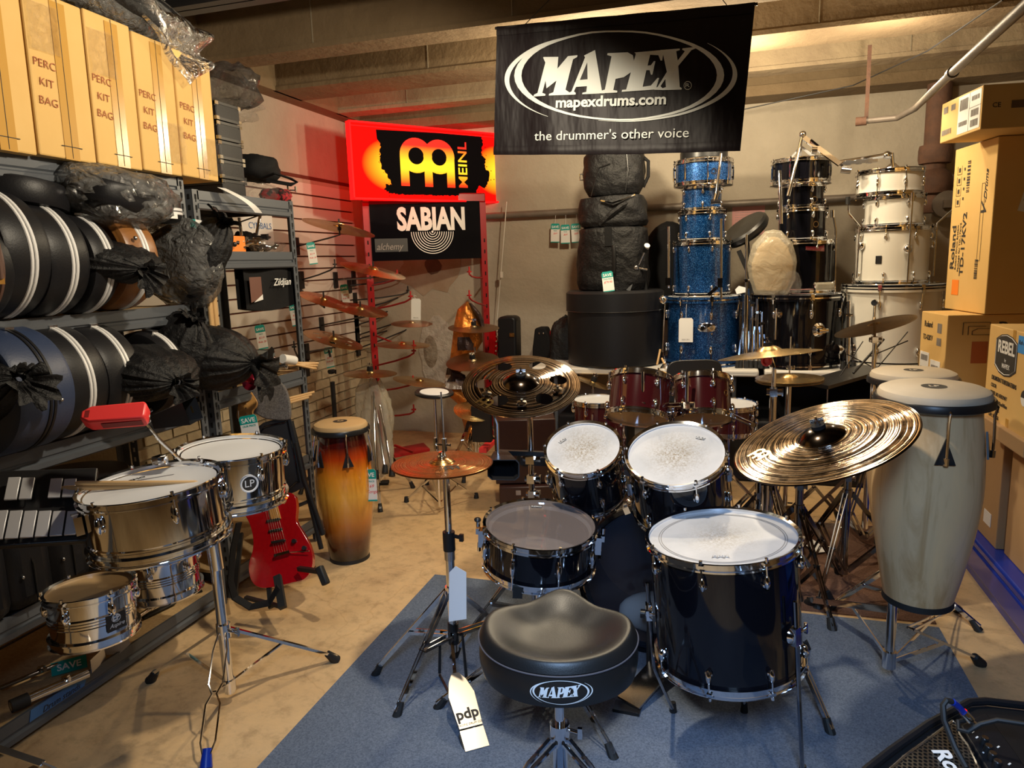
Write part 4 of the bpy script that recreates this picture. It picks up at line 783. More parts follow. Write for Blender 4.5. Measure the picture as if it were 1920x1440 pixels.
solo(MB(frame(at(1388, 543, Y=4.86), (-.2, -1, .1), (1, -.2, .4))).prism([(-.03, -.02), (.025, -.028), (.035, .0), (0, .026), (-.03, .012)], 0, .002), 'care_card', m['foam_white'], 'white folded paper card between blue and black stacks', 'card')
# ------------------------------------------------------------ price tag on blue bass
def price_tag(label, Mx, w_, h_, kind='save', lines=('OUR PRICE',), string=None):
    t = root('price_tag', label, 'tag', Mx)
    if kind == 'blank': MB().prism([(-w_/2, -h_/2), (w_/2, -h_/2), (w_/2, h_/2-.012), (w_/2-.01, h_/2), (-w_/2+.01, h_/2), (-w_/2, h_/2-.012)], 0, .0012).build('card', m['paper'], t); text('0001391', w_*.16, T(0, -h_*.4, .0014), m['ink_grey'], t)
    else:
        MB().prism([(-w_/2, -h_/2), (w_/2, -h_/2), (w_/2, h_/2-.01), (w_/2-.008, h_/2), (-w_/2+.008, h_/2), (-w_/2, h_/2-.01)], 0, .001).build('card', m['paper'], t)
        MB().prism([(-w_/2, h_*.2), (w_/2, h_*.2), (w_/2, h_/2-.01), (w_/2-.008, h_/2), (-w_/2+.008, h_/2), (-w_/2, h_/2-.01)], .001, .0016).b2((-w_/2, -h_/2, .001), (w_/2, -h_*.45, .0016)).build('header', m['teal'], t)
        text('SAVE', w_*.36, T(0, h_*.32, .0018), m['white_print'], t, bold=.02)
        text(lines[0], w_*.15, T(0, h_*.12, .0014), m['teal'], t, bold=.01)
        for i, l in enumerate(lines[1:]): text(l, w_*.27, T(0, -h_*(.03+.17*i), .0014), m['red_ink'], t, shear=.3)
    if string: MB().tube(string, .0009, 5).build('string', m['foam_white'], t).matrix_parent_inverse = Mx.inverted()
    return t
c = at(1286, 619, Y=4.84); price_tag('large blank white tag hanging on the blue bass drum', frame(c, (0, -1, .05), (1, 0, 0)), .092, .16, 'blank', string=[c+V((0, 0, .08)), c+V((.0, .01, .14)), c+V((.002, .02, .17))])
# ------------------------------------------------------------ cases and bags
cc = at(1153, 620, Y=5.1); t = root('drum_case', 'big round black fibre drum case on the rear table', 'case', T(cc.x, 5.1, TZ))
Rc = 88/F*(cc-C0).dot(cf)
MB().lathe([(0, 0), (Rc-.02, 0), (Rc, .015), (Rc, .44), (0, .44)], 64).build('body', m['case_black'], t)
MB().lathe([(Rc, .385), (Rc+.008, .385), (Rc+.008, .505), (Rc-.012, .52), (0, .52)], 64).build('lid', m['case_black'], t)
MB().lathe([(Rc+.004, .378), (Rc+.012, .382), (Rc+.004, .388)], 64).build('lid_band', m['black_plastic'], t)
def softbag(name, label, prof, c, Y, mm='crinkle_black', seed=1, sy=1, cat='bag', jit=.05, rot=0):
    """prof: (radius, z) stack; creased cloth from noise displacement"""
    rs = random.Random(seed); ph = [rs.uniform(0, 6.28) for _ in range(12)]
    P = []; 
    for i in range(len(prof)-1):
        for k in range(6): a = k/6; P.append((prof[i][0]*(1-a)+prof[i+1][0]*a, prof[i][1]*(1-a)+prof[i+1][1]*a))
    P.append(prof[-1]); n = 60; b = MB(); vs = []
    for j, (r, z) in enumerate(P):
        for k in range(n):
            a = 2*PI*k/n; d = jit*(math.sin(3*a+ph[0]+z*14)*.3+math.sin(7*a+ph[1]-z*30)*.25+math.sin(5*a+ph[2]+z*45)*.25+math.sin(13*a+ph[3]+z*25)*.15)
            q = 1/(abs(math.cos(a))**3.2+abs(math.sin(a))**3.2)**(1/3.2); q = q*.55+.45
            rr = r*q*(1+d); vs.append((rr*math.cos(a), rr*math.sin(a)*sy, z+r*jit*.3*math.sin(2*a+ph[5]+z*9)))
    fs = [(j*n+k, j*n+(k+1) % n, (j+1)*n+(k+1) % n, (j+1)*n+k) for j in range(len(P)-1) for k in range(n)]
    b.add(vs, fs); t = root(name, label, cat, T(c.x, Y, c.z) @ RZ(rot)); b.build('body', m[mm], t, ang=80); return t
zt = TZ+.523
c1 = at(1150, 548, Y=5.12); c1.z = zt
s1 = softbag('drum_bag', 'tall black padded drum bag standing on the round drum case', [(0, 0), (.24, 0), (.255, .05), (.25, .25), (.235, .42), (.19, .44), (0, .44)], c1, 5.12, seed=3, sy=.8, jit=.045)
MB().tube([(.035, -.215, .12), (.04, -.225, .16), (.04, -.225, .26), (.035, -.215, .3)], .014, 8).build('handle', m['black_plastic'], s1)
MB().bar((.0, -.206, .3), (.0, -.212, .43), .05, .004).build('webbing', m['black_fabric'], s1)
c2 = V((c1.x, 0, zt+.435)); s2 = softbag('drum_bag', 'squat black drum bag with open zipped flap, middle of the bag pile', [(0, 0), (.22, 0), (.24, .03), (.235, .13), (.22, .2), (0, .215)], c2, 5.12, seed=8, sy=.8, jit=.07)
MB().tube([(-.05, -.2, .17), (.03, -.215, .15), (.1, -.20, .17), (.17, -.15, .20)], .008, 6).build('zip_edge', m['chrome'], s2)
MB().tube([(-.06, -.17, .01), (.02, -.2, .08), (.09, -.19, .13), (.15, -.13, .16)], .02, 6).build('flap_fold', m['crinkle_black'], s2)
c3_ = V((c1.x+.01, 0, zt+.645)); s3 = softbag('drum_bag', 'rounded black cymbal backpack on top of the bag pile', [(0, 0), (.17, .0), (.205, .06), (.215, .16), (.205, .27), (.16, .33), (.08, .345), (0, .35)], c3_, 5.12, seed=12, sy=.75, jit=.05)
MB().tube([(.20, 0, .25), (.235, 0, .22), (.235, 0, .12), (.20, 0, .05)], .012, 6).build('shoulder_strap', m['black_fabric'], s3)
MB().tube([(-.2, -.02, .12), (-.235, -.03, .12), (-.235, -.03, .16), (-.2, -.02, .16)], .005, 6).build('d_ring', m['chrome'], s3)
MB().tube([(-.14, -.12, .0), (-.08, -.16, .18), (-.0, -.17, .2)], .004, 6).tube([(.1, -.14, .33), (.12, -.16, .15), (.1, -.15, .02)], .003, 6).build('piping', m['black_plastic'], s3)
c = at(1140, 528, Y=4.80); price_tag('SAVE price tag hanging from the tall black drum bag', frame(c, (.05, -1, .12), (1, .05, .12)), .075, .135, 'save', ('YOUR PRICE', '$79.95'))
# guitar-shaped gig bag leaning behind
def hullpoly(pts, Y, th, mm, name, label, cat, bev=.01, group=None, ret=False):
    ps = [at(x, y, Y=Y) for x, y in pts]; o = sum(ps, V())/len(ps); n = len(ps)
    b = MB(); b.prism([(p.x-o.x, p.z-o.z) for p in ps], -th/2, th/2, frame((0, 0, 0), (0, -1, 0), (1, 0, 0)))
    t = solo(b, name, m[mm], label, cat, T(*o), group, ang=40, bev=bev); return t
hullpoly([(1208, 600), (1206, 500), (1212, 450), (1228, 425), (1250, 415), (1275, 416), (1282, 440), (1280, 600)], 5.45, .12, 'black_fabric', 'gig_bag', 'black padded gig bag leaning on the rear wall between bags and blue drums', 'bag', .05)
# pedal on top of case
pc_ = at(1195, 545, Y=5.0); t = root('bass_pedal', 'black and chrome bass drum pedal standing on the round drum case', 'pedal')
MB().bar(at(1178, 545, Y=4.95), at(1195, 498, Y=4.98), .03, .02).bar(at(1212, 546, Y=5.05), at(1206, 505, Y=5.02), .02, .02).box(at(1196, 546, Y=4.96), (.14, .1, .012)).build('frame', m['black_plastic'], t)
MB().cyl(at(1196, 500, Y=4.98), at(1211, 467, Y=4.96), .006).cyl(at(1182, 500, Y=4.98), at(1214, 506, Y=4.98), .008).ball(at(1192, 502, Y=4.97), .02, 6).build('beater_rod', m['chrome'], t)
MB().cyl(at(1209, 470, Y=4.97), at(1213, 461, Y=4.94), .02, .02, n=16).build('beater', m['black_plastic'], t); MB().cyl(at(1212, 464, Y=4.95), at(1213.5, 460, Y=4.935), .0195, n=16).build('felt_face', m['paper'], t)
# price tags on the wall pipe
for i, px in enumerate((1041, 1060, 1080)):
    c = at(px, 437+(i % 2)*2, Y=5.74); q = price_tag(['left','middle','right'][i]+'most of the three SAVE tags hanging from the wall pipe', frame(c, (.1*(i-1), -1, 0), (1, .1*(i-1), .04*(i-1))), .075, .15, 'save', ('PRICE', '$%d' % (49+20*i)), string=[c+V((0, 0, .07)), c+V((.003, .01, .13)), c+V((0, .04, .2))])
# plastic-wrapped beige cymbal bag on black bass
c = at(1447, 545, Y=4.85); c.z = TZ+.48
t = softbag('wrapped_pillow', 'cream muffling pillow in clear plastic leaning on the black stack', [(0, .0), (.10, .0), (.14, .1), (.15, .2), (.12, .32), (.05, .4), (0, .41)], c, 4.90, mm='film_milky', seed=21, sy=.45, jit=.04)
MB().lathe([(0, .02), (.09, .03), (.12, .12), (.125, .2), (.09, .3), (.03, .36), (0, .365)], 32, sy=.4).build('pillow', mat('cream', (.66, .47, .24), .8, bump=(5, .3, .03)), t)
c = at(1485, 535, Y=4.83); c.z = TZ+.49; softbag('plastic_bag', 'small crumpled clear plastic bag beside the wrapped pillow', [(0, 0), (.05, 0), (.06, .05), (.04, .12), (.01, .14)], c, 4.86, mm='film', seed=5, sy=.7, jit=.2)
c = at(1545, 553, Y=4.95); c.z = TZ+.5; solo(MB().b2((-.055, -.05, 0), (.055, .05, .05)), 'wrapped_box', m['film_milky'], 'small plastic-wrapped block on the black bass drum', 'box', T(c.x, 4.95, c.z), bev=.012)
solo(MB().prism([(-.09, -.05), (.05, -.06), (.09, .0), (.03, .05), (-.06, .04)], 0, .002), 'crumpled_card', m['pink_paper'], 'pinkish torn packaging card on the black bass drum head', 'card', T(at(1500, 555, Y=4.9).x, 4.95, TZ+.508))
solo(MB(frame(at(1528, 464, Y=4.93), (.1, -.6, .8), (1, 0, -.1))).box((0, 0, 0), (.11, .07, .003)), 'hang_card', m['red_lacquer'], 'dark red and black hang card on the black floor tom', 'card', ang=0)
# drumsticks in a corner by blue bass
for i, e in enumerate(((1238, 655, 1232, 690), (1256, 672, 1246, 689))): solo(MB().cyl(at(e[0]-15*(i), e[1], Y=4.82), at(e[2], e[3]-6, Y=4.78), .007), 'drumstick', m['wood_stick'], ['wooden drumstick leaning upright on the drum case', 'short wooden drumstick lying on the table edge'][i], 'drumstick')
solo(MB().lathe([(0, .05), (.006, .05), (.008, .035), (.034, .0), (0, .0)], 20), 'small_bell', m['satin_chrome'], 'small frosted cone on the table left of the black chair', 'bell', T(at(1247, 682, Y=4.86).x, 4.86, TZ))
# ------------------------------------------------------------ right-hand boxes
def carton(name, label, x0, y0, z0, x1, y1, z1, mm='card', rz=0, tape=None, flaps=True):
    cx, cy = (x0+x1)/2, (y0+y1)/2; t = root(name, label, 'box', T(x0, y0, z0) @ RZ(rz)); X_, Y_, Z_ = x1-x0, y1-y0, z1-z0
    MB().b2((0, 0, 0), (X_, Y_, Z_)).build('box_body', m[mm], t, bev=.004, ang=0)
    return t, X_, Y_, Z_
LF = lambda y, z, w_=0, off=-.0012: frame((off, y, z), (-1, 0, 0), (0, -1, 0))     # left face of a carton
# platform
t = root('blue_platform', 'glossy blue steel platform under the stacked cartons', 'platform', T(1.09, 1.9, 0))
MB().b2((0, 0, .16), (1.2, 2.9, .2)).b2((0, 0, .05), (.05, 2.9, .16)).build('deck', m['blue_paint'], t, bev=.012)
MB().b2((.02, .02, 0), (.08, 2.88, .05)).build('skirt', m['blue_paint'], t)
t = root('plastic_step_stool', 'bright blue plastic stool at the right edge beside the amplifier', 'stool', T(1.12, 2.42, 0))
MB().b2((0, -.2, .24), (.3, .16, .265)).build('seat', m['blue_bright'], t, bev=.015)
for x_, y_ in ((.015, .14), (.28, .14), (.015, -.18), (.28, -.18)): MB().bar((x_, y_, 0), (x_, y_, .24), .035, .03).build('leg', m['blue_bright'], t, bev=.006)
PZ = .2
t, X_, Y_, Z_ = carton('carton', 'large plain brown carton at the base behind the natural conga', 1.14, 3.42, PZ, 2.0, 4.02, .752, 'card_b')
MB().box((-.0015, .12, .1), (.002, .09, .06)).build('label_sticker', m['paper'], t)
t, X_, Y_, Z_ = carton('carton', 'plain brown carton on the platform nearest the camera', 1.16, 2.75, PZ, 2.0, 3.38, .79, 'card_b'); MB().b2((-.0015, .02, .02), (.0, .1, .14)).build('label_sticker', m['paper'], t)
MB().b2((-.001, .0, .52), (.86, .63, .522)).build('flap_seam', m['ink'], t)
RZC = 8.5
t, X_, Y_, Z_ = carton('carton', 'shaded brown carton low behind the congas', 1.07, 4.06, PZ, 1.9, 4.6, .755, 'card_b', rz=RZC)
b1, X_, Y_, Z_ = carton('carton', 'electronic drum carton with two side logos, below the tall one', 1.057, 4.05, .758, 2.0, 4.36, 1.172, 'card', rz=RZC)
text('Roland', .045, LF(.215, .35), m['ink'], b1, sx=.8, bold=.012); text('TD-02KV', .04, LF(.215, .28), m['ink'], b1, sx=.75, bold=.01)
MB().b2((-.0015, .185, .04), (0, .295, .2)).b2((-.0015, .05, .03), (0, .165, .17)).build('shipping_label', m['paper'], b1)
def barcode(b, Mx, w_, h_, seed=1, n=14):
    rs = random.Random(seed); x = -w_/2
    while x < w_/2: d = rs.choice((.003, .005, .008))*w_/.12; b.b2((x, -h_/2, 0), (min(x+d, w_/2), h_/2, .0008), Mx); x += d+rs.choice((.003, .006))*w_/.12
    return b
b = MB(); barcode(b, LF(.24, .17, off=-.002), .08, .03, 3); barcode(b, LF(.24, .1, off=-.002), .09, .04, 4); barcode(b, LF(.108, .13, off=-.002), .08, .03, 5); barcode(b, LF(.108, .07, off=-.002), .09, .03, 6)
barcode(b, LF(.08, .34, off=-.0012), .05, .05, 8); barcode(b, LF(.08, .27, off=-.0012), .05, .04, 9); b.build('printed_marks', m['ink_grey'], b1, ang=0)
FF = lambda x, z: frame((x, -.0012, z), (0, -1, 0), (1, 0, 0))
text('Roland', .085, FF(.37, .345), m['ink'], b1, sx=1.15, bold=.012); text('Roland Drum System', .032, FF(.40, .265), m['ink'], b1, bold=.012); text('TD-02KV', .075, FF(.40, .205), m['ink'], b1, bold=.02)
MB(FF(.15, .23)).prism([(-.03, -.06), (.045, -.06), (.045, .05), (-.03, .05)], 0, .0005).build('colour_block', mat('faded_orange', (.45, .12, .03), .8), b1)
lg = MB(FF(.16, .345) @ M4.Diagonal((.62, .62, 1, 1)))
for p0, p1 in (((-.14, -.05), (-.14, .05)), ((-.14, .05), (.06, .05)), ((.06, .05), (.07, 0)), ((.07, 0), (-.03, 0)), ((-.1, -.05), (-.1, .02)), ((-.1, .02), (.03, .02)), ((-.07, -.02), (-.03, .0)), ((-.07, -.05), (.08, -.05)), ((-.07, -.05), (-.07, -.02))): lg.bar((*p0, 0), (*p1, 0), .009, .001, side=(0, 0, 1))
lg.build('printed_emblem', m['ink'], b1)
b2_, X_, Y_, Z_ = carton('carton', 'tall pale carton with sideways lettering on the right', 1.215, 4.05, 1.176, 2.3, 4.49, 2.02, 'card', rz=RZC)
RF = lambda y, z: LF(y, z) @ RZ(90)
text('Roland', .062, RF(.385, .33), m['ink'], b2_, bold=.02, sx=1.35); text('Roland Drum System', .021, RF(.345, .33), m['ink'], b2_, bold=.01, sx=1.3); text('Package for TD-17KV2', .021, RF(.315, .33), m['ink'], b2_, bold=.01, sx=1.3); text('TD-17KV2', .055, RF(.275, .345), m['ink'], b2_, bold=.02, sx=1.35)
MB(LF(.33, .12)).prism([(-.038, -.04), (.038, -.04), (.038, .04), (-.038, .04)], 0, .0005).build('orange_square', m['orange'], b2_)
text('V', .07, RF(.085, .50), m['ink'], b2_, bold=.02, shear=.4, sx=1.3); text('-Drums', .04, RF(.08, .62), m['ink'], b2_, bold=.01, shear=.4, sx=1.3)
b = MB()
for k in range(4):
    Mx = LF(.37-.0*(k % 2), .73-k*.055); b.b2((-.025, -.022, 0), (.025, -.020, .0006), Mx).b2((-.025, -.022, 0), (-.023, .022, .0006), Mx).b2((.023, -.022, 0), (.025, .022, .0006), Mx).b2((-.010, -.010, 0), (.008, .012, .0006), Mx)
    b.b2((-.006, -.006, 0), (.006, .008, .0006), LF(.315, .73-k*.05))
barcode(b, RF(.27, .69), .16, .03, 2); barcode(b, RF(.12, .22), .10, .03, 7)
for x0_, x1_, y0_, y1_ in ((-.19, .19, -.012, -.010), (-.19, .19, .018, .020), (-.19, -.188, -.012, .02), (.188, .19, -.012, .02)): b.b2((x0_, y0_, 0), (x1_, y1_, .0006), RF(.10, .45))
b.build('printed_marks', m['ink'], b2_, ang=0)
MB(frame((.16, -.0015, .56), (0, -1, 0), (1, 0, 0)) @ RZ(-14)).b2((-.035, -.075, 0), (.035, .075, .001)).build('label_sticker', m['paper'], b2_)
barcode(MB(), frame((.16, -.003, .57), (0, -1, 0), (1, 0, 0)) @ RZ(-14), .045, .07, 12).build('printed_marks', m['ink_grey'], b2_)
b3, X_, Y_, Z_ = carton('carton', 'small carton with white shipping labels on top of the tall one', 1.065, 3.8, 2.023, 1.95, 4.21, 2.212, 'card', rz=RZC)
MB().b2((-.0015, .01, .012), (0, .225, .18)).build('shipping_label', m['paper'], b3); MB().b2((-.002, .115, .012), (0, .117, .18)).b2((-.002, .01, .11), (0, .115, .112)).build('label_rule', m['ink'], b3)
b = MB(); barcode(b, LF(.17, .14, off=-.0022), .075, .05, 3); barcode(b, LF(.17, .055, off=-.0022), .08, .02, 4); barcode(b, LF(.06, .15, off=-.0022), .07, .02, 5); barcode(b, LF(.06, .085, off=-.0022), .07, .03, 6); barcode(b, LF(.06, .04, off=-.0022), .07, .03, 7)
barcode(b, LF(.28, .15), .045, .028, 8); barcode(b, LF(.36, .15), .045, .03, 9); barcode(b, LF(.34, .045), .10, .025, 10); b.build('printed_marks', m['ink_grey'], b3, ang=0)
text('CE', .03, FF(.06, .10), m['ink'], b3); MB(FF(.2, .10)).b2((-.08, -.016, 0), (.2, .016, .001)).build('printed_band', mat('ink_brown', (.16, .09, .04), .8), b3)
# REBEL carton, turned
P0 = at(1857, 607, D=3.0); P1 = at(1920, 616, D=2.66); dx = (P1-P0); dx.z = 0; dx.normalize(); zt_ = P0.z
Mr_ = frame((P0.x, P0.y, zt_-.44), (0, 0, 1), dx); b5 = root('carton', 'drum kit carton with black oval emblem beside the tall conga', 'box', Mr_)
MB().b2((0, 0, 0), (.52, .4, .44)).build('box_body', m['card'], b5, bev=.004, ang=0)
QF = lambda x, z: frame((x, -.0012, z), (0, -1, 0), (1, 0, 0))
em = [(-.115, -.065), (-.06, -.09), (0, -.098), (.06, -.09), (.115, -.065), (.115, .045), (.06, .065), (0, .072), (-.06, .065), (-.115, .045)]
MB(QF(.205, .345)).prism(em, 0, .0004).build('emblem_plate', m['ink'], b5)
MB(QF(.205, .345) @ M4.Diagonal((.94, .92, 1, 1))).tube([(x, y, .0005) for x, y in em], .0016, 4, closed=True).build('emblem_line', m['paper'], b5)
text('REBEL', .068, QF(.205, .36) @ T(0, 0, .0006), m['paper'], b5, bold=.03); text('by', .018, QF(.205, .312) @ T(0, 0, .0006), m['paper'], b5); text('MAPEX', .026, QF(.215, .288) @ T(0, 0, .0006), m['paper'], b5, bold=.01)
for i, (s_, sz) in enumerate((('DRUMS/BATTERIES/BATERIAS', .026), ('COLOR:', .022), ('MODEL NO: REB5294FT', .022), ('MEAS: 79cmX42cmX46cm', .022), ('N.W.: 27   KGS', .022), ('G.W.: 30   KGS', .022))): text(s_, sz, QF(.07, .225-.031*i), m['ink'], b5, align='LEFT', sx=.8, bold=.008)
MB(QF(.42, .20)).lathe([(0, .0005), (.03, .0005)], 24, a0=0, a1=PI).build('printed_mark', m['ink'], b5); MB(QF(.42, .20)).lathe([(0, .0005), (.03, .0005)], 24, a0=PI, a1=2*PI).build('printed_mark', m['paper'], b5)
MB().b2((.26, -.001, .36), (.29, .0, .44)).b2((.26, -.001, .0), (.29, 0, .09)).build('packing_tape', m['tape'], b5)
MB().b2((.32, -.0015, .36), (.5, 0, .425)).build('blue_tape', mat('blue_tape_bright', (.04, .28, .75), .6), b5); text('Reb Reg FM 20', .024, QF(.40, .40) @ T(0, 0, .0006), m['ink'], b5, shear=.3)
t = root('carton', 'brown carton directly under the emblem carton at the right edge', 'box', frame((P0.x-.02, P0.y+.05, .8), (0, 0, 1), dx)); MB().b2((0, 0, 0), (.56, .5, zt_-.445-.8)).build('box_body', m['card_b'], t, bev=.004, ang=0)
# ------------------------------------------------------------ congas
def conga(name, label, Mx, h, Rt, Rm, Rb, shell, head, rim='black_plastic', hooks=(-100, -40, 20, 80, 140, 200), mat_plate='black_plastic', curl=True):
    t = root(name, label, 'drum', Mx)
    pr = []
    for i in range(25):
        a = i/24; z = -.03-(h-.03)*a
        r = Rt+(Rm-Rt)*math.sin(PI*min(1, a/.42)/2) if a < .42 else Rm+(Rb-Rm)*(((a-.42)/.58)**1.45)
        pr.append((r, z))
    b = MB(T(0, 0, h)).lathe(pr+[(Rb-.012, -h), (Rb-.014, -h+.02)], 64); s = b.build('shell', m[shell], t); s.location = (0, 0, -h)
    MB().lathe([(Rb-.004, -h+.018), (Rb+.004, -h+.018), (Rb+.006, -h-.002), (Rb-.014, -h-.002)], 48).build('base_ring', m['rubber'], t)
    MB().lathe([(Rt+.03, -.0), (Rt+.034, -.006), (Rt+.034, -.024), (Rt+.012, -.034), (Rt+.002, -.032), (Rt+.002, -.012), (Rt+.012, -.004), (Rt+.03, 0)], 64).build('rim', m[rim], t)
    MB().lathe([(Rt+.022, -.012), (Rt+.024, .006), (Rt+.018, .018), (Rt+.002, .026), (0, .027)], 64).build('head', m[head], t)
    MB().lathe([(.036, .0276), (0, .0276)], 32).build('printed_emblem', m['ink'], t)
    text('LP', .03, T(0, 0, .028), m[head], t, bold=.02)
    for a in hooks:
        Mm = RZ(a); k = MB(Mm).prism([(-.028, .03), (.028, .03), (0, -.05)], 0, .006, M=T(Rm-.006, 0, -.15) @ RY(90-7) @ RZ(-90) @ M4.Diagonal((1, -1, 1, 1)) @ RZ(180)).build('side_plate', m[mat_plate], t)
        j = MB(Mm).tube([(Rt+.028, 0, -.012), (Rt+.036, 0, -.02), (Rt+.030, 0, -.05), (Rm+.010, 0, -.12), (Rm+.010, 0, -.17)], .004, 8).cyl((Rm+.010, 0, -.155), (Rm+.010, 0, -.178), .0075, n=8).build('tuning_hook', m['chrome'], k)
    return t
Mg = disc(1750, 740, 101, 27, 1, .168); Mg = frame(Mg.translation, (.0, -.03, 1), (1, 0, 0))
base_ = at(1742, 1095, D=2.25); hcg = Mg.translation.z-base_.z
conga('conga', 'tall natural ash conga in front of the brown cartons', Mg, .69, .134, .157, .10, 'ash', 'conga_head', hooks=(-88, -20, 40, 100, 160, -150))
cz = Mg.translation
t = root('conga_stand', 'chrome double tripod stand under the natural ash conga', 'stand'); cxb, cyb = cz.x-.005, cz.y+.03
MB().cyl((cxb-.06, cyb+.02, .1), (cxb-.06, cyb+.02, cz.z-.69), .016).cyl((cxb-.06, cyb+.02, .09), (cxb-.06, cyb+.02, .15), .022).build('pole', m['chrome'], t)
MB().bar((cxb-.08, cyb, cz.z-.70), (cxb+.09, cyb+.02, cz.z-.70), .03, .008).build('cradle', m['wood_stick'], t)
for fx, fy, hz in ((.36, 3.12, .30), (.91, 2.77, .24), (.95, 3.2, .24)):
    p0 = V((cxb-.05 if fx < .5 else cxb+.0, cyb+.02, hz)); p1 = V((fx, fy, .02)); d = (p1-p0); s = V((-d.y, d.x, 0)).normalized(); b = MB()
    for k in (-1, 1): b.bar(p0+s*.011*k, p1+s*.005*k, .004, .022 if fx < .5 else .008, side=s)
    l = b.build('leg', m['chrome'], t); MB().cyl(p1-d.normalized()*.045, p1+V((0, 0, -.018)), .014, .021).build('foot', m['rubber'], l)
    MB().bar(V((cxb-.055, cyb+.02, .11)), p0.lerp(p1, .45), .004, .014, side=s).build('brace', m['chrome'], t)
Mg2 = disc(1712, 706, 78, 15, 1, .168); c_ = Mg2.translation
conga('conga', 'second natural conga behind the tall ash one', T(*c_), .72, .134, .157, .10, 'ash', 'conga_head', hooks=(-150, -95, -40, 20, 80, 140))
t = root('conga_stand', 'chrome stand under the rear natural conga', 'stand'); tripod(t, (c_.x, c_.y, 0), .3, .2, (200, 330, 90)); MB().cyl((c_.x, c_.y, .05), (c_.x, c_.y, c_.z-.72), .016).build('pole', m['chrome'], t)
Ms_ = disc(637, 779, 54, 14, 2, .146); c_ = Ms_.translation; c_.z = max(c_.z, .68)
sc_ = conga('conga', 'sunburst orange conga standing on the floor beside the shelving', frame((c_.x, c_.y, .705), (0, 0, 1)), .705, .112, .145, .098, 'sunburst', 'conga_head_tan', hooks=(-110, -50, 10, 70, 130, 190))
c = at(691, 910, D=3.62); price_tag('SAVE price tag hanging from the sunburst conga', frame(c, (.2, -1, .1), (1, .2, .03)), .085, .165, 'save', ('OUR PRICE', '$ 169', 'LP Conga'), string=[c+V((0, 0, .08)), at(689, 830, D=3.66)])
# ------------------------------------------------------------ amplifier, lower right
A0 = at(1640, 1425, z=.32); A1 = at(1825, 1308, z=.34); ax = (A1-A0); ax.z = 0; ax.normalize(); ay = V((0, 0, 1)).cross(ax)*-1
n_ = (V((0, 0, 1))*.80-ay*0).normalized()
t = root('amplifier', 'black drum monitor amplifier with steel mesh grille, bottom right', 'amplifier', M4.Identity(4)); K = lambda x, y, D: at(x, y, D=D)
fr = disc(1830, 1440, 100, 60, -32, .1); 
# panel plane through three pixels
qa, qb, qc = K(1625, 1442, 1.42), K(1820, 1322, 1.62), K(1960, 1460, 1.42)
ex = (qb-qa).normalized(); ez = ex.cross(qc-qa).normalized(); ez = ez if ez.z > 0 else -ez; FA = frame(qa, ez, ex); inv = FA.inverted()
def L2(x, y, dz=0): p = local_px(FA, x, y, dz); return (p.x, p.y)
t.matrix_world = FA
out = [L2(*p) for p in ((1560, 1500), (1626, 1440), (1668, 1407), (1740, 1356), (1818, 1314), (1850, 1312), (1935, 1322), (2000, 1335), (2050, 1500), (1700, 1620))]
b = MB().prism(out, -.16, -.012); b.build('cabinet', m['black_plastic'], t, bev=.008)
rim_ = [(*p, -.004) for p in out]; MB().tube(rim_, .009, 8, closed=True).build('rim', m['case_black'], t)
g0 = [L2(*p) for p in ((1660, 1450), (1700, 1415), (1745, 1383), (1786, 1352), (1795, 1362), (1800, 1378), (1816, 1400), (1840, 1450), (1760, 1560), (1640, 1500))]
b = MB().prism(g0, -.0118, -.008); b.build('speaker_cavity', m['hole_dark'], t)
# grille: hexagonal mesh of short bars
def inside(p, poly):
    c = False
    for i in range(len(poly)):
        a, b_ = poly[i], poly[i-1]
        if (a[1] > p[1]) != (b_[1] > p[1]) and p[0] < (b_[0]-a[0])*(p[1]-a[1])/(b_[1]-a[1])+a[0]: c = not c
    return c
b = MB(); sg = .0062; xs = [p[0] for p in g0]; ys = [p[1] for p in g0]; seen = set()
for i in range(int((max(xs)-min(xs))/(sg*1.5))+1):
    for j in range(int((max(ys)-min(ys))/(sg*1.732))+1):
        x = min(xs)+i*sg*1.5; y = min(ys)+(j+.5*(i % 2))*sg*1.732
        if not inside((x, y), g0): continue
        vo = [(x+sg*math.cos(a*PI/3), y+sg*math.sin(a*PI/3)) for a in range(6)]; vi = [(x+sg*.66*math.cos(a*PI/3), y+sg*.66*math.sin(a*PI/3)) for a in range(6)]
        b.add([(*p, 0) for p in vo+vi], [(a, (a+1) % 6, 6+(a+1) % 6, 6+a) for a in range(6)])
b.build('grille', m['mesh_steel'], t, ang=0)['kind'] = 'stuff'
MB().tube([(*p, 0) for p in g0], .003, 6, closed=True).build('grille_edge', m['satin_chrome'], t)
pa, pb = L2(1758, 1408), L2(1800, 1460); 
dirv = V((pb[0]-pa[0], pb[1]-pa[1], 0)).normalized()
text('Roland', .05, T(pa[0], pa[1], .004) @ RZ(math.degrees(math.atan2(dirv.y, dirv.x))) , m['white_print'], t, align='LEFT', bold=.03)
pp = [L2(*p) for p in ((1800, 1362), (1848, 1338), (1905, 1415), (1960, 1500), (1900, 1500), (1860, 1460))]
MB().prism(pp, -.012, .004).build('control_panel', m['case_black'], t, bev=.003)
for x, y in ((1845, 1391), (1852, 1406), (1860, 1420), (1869, 1435)):
    p = L2(x, y, .01); MB().cyl((*p, .004), (*p, .02), .008, n=16).build('knob', m['black_plastic'], t); MB().cyl((*p, .02), (*p, .022), .0065, n=16).build('knob_cap', m['satin_chrome'], t)
for x, y in ((1824, 1372), (1832, 1382), (1872, 1400), (1845, 1410), (1893, 1432)): p = L2(x, y, .005); MB().box((*p, .0045), (.008, .003, .001)).build('panel_mark', m['paper'], t)
pj = FA @ V((*L2(1836, 1366, .03), .03))
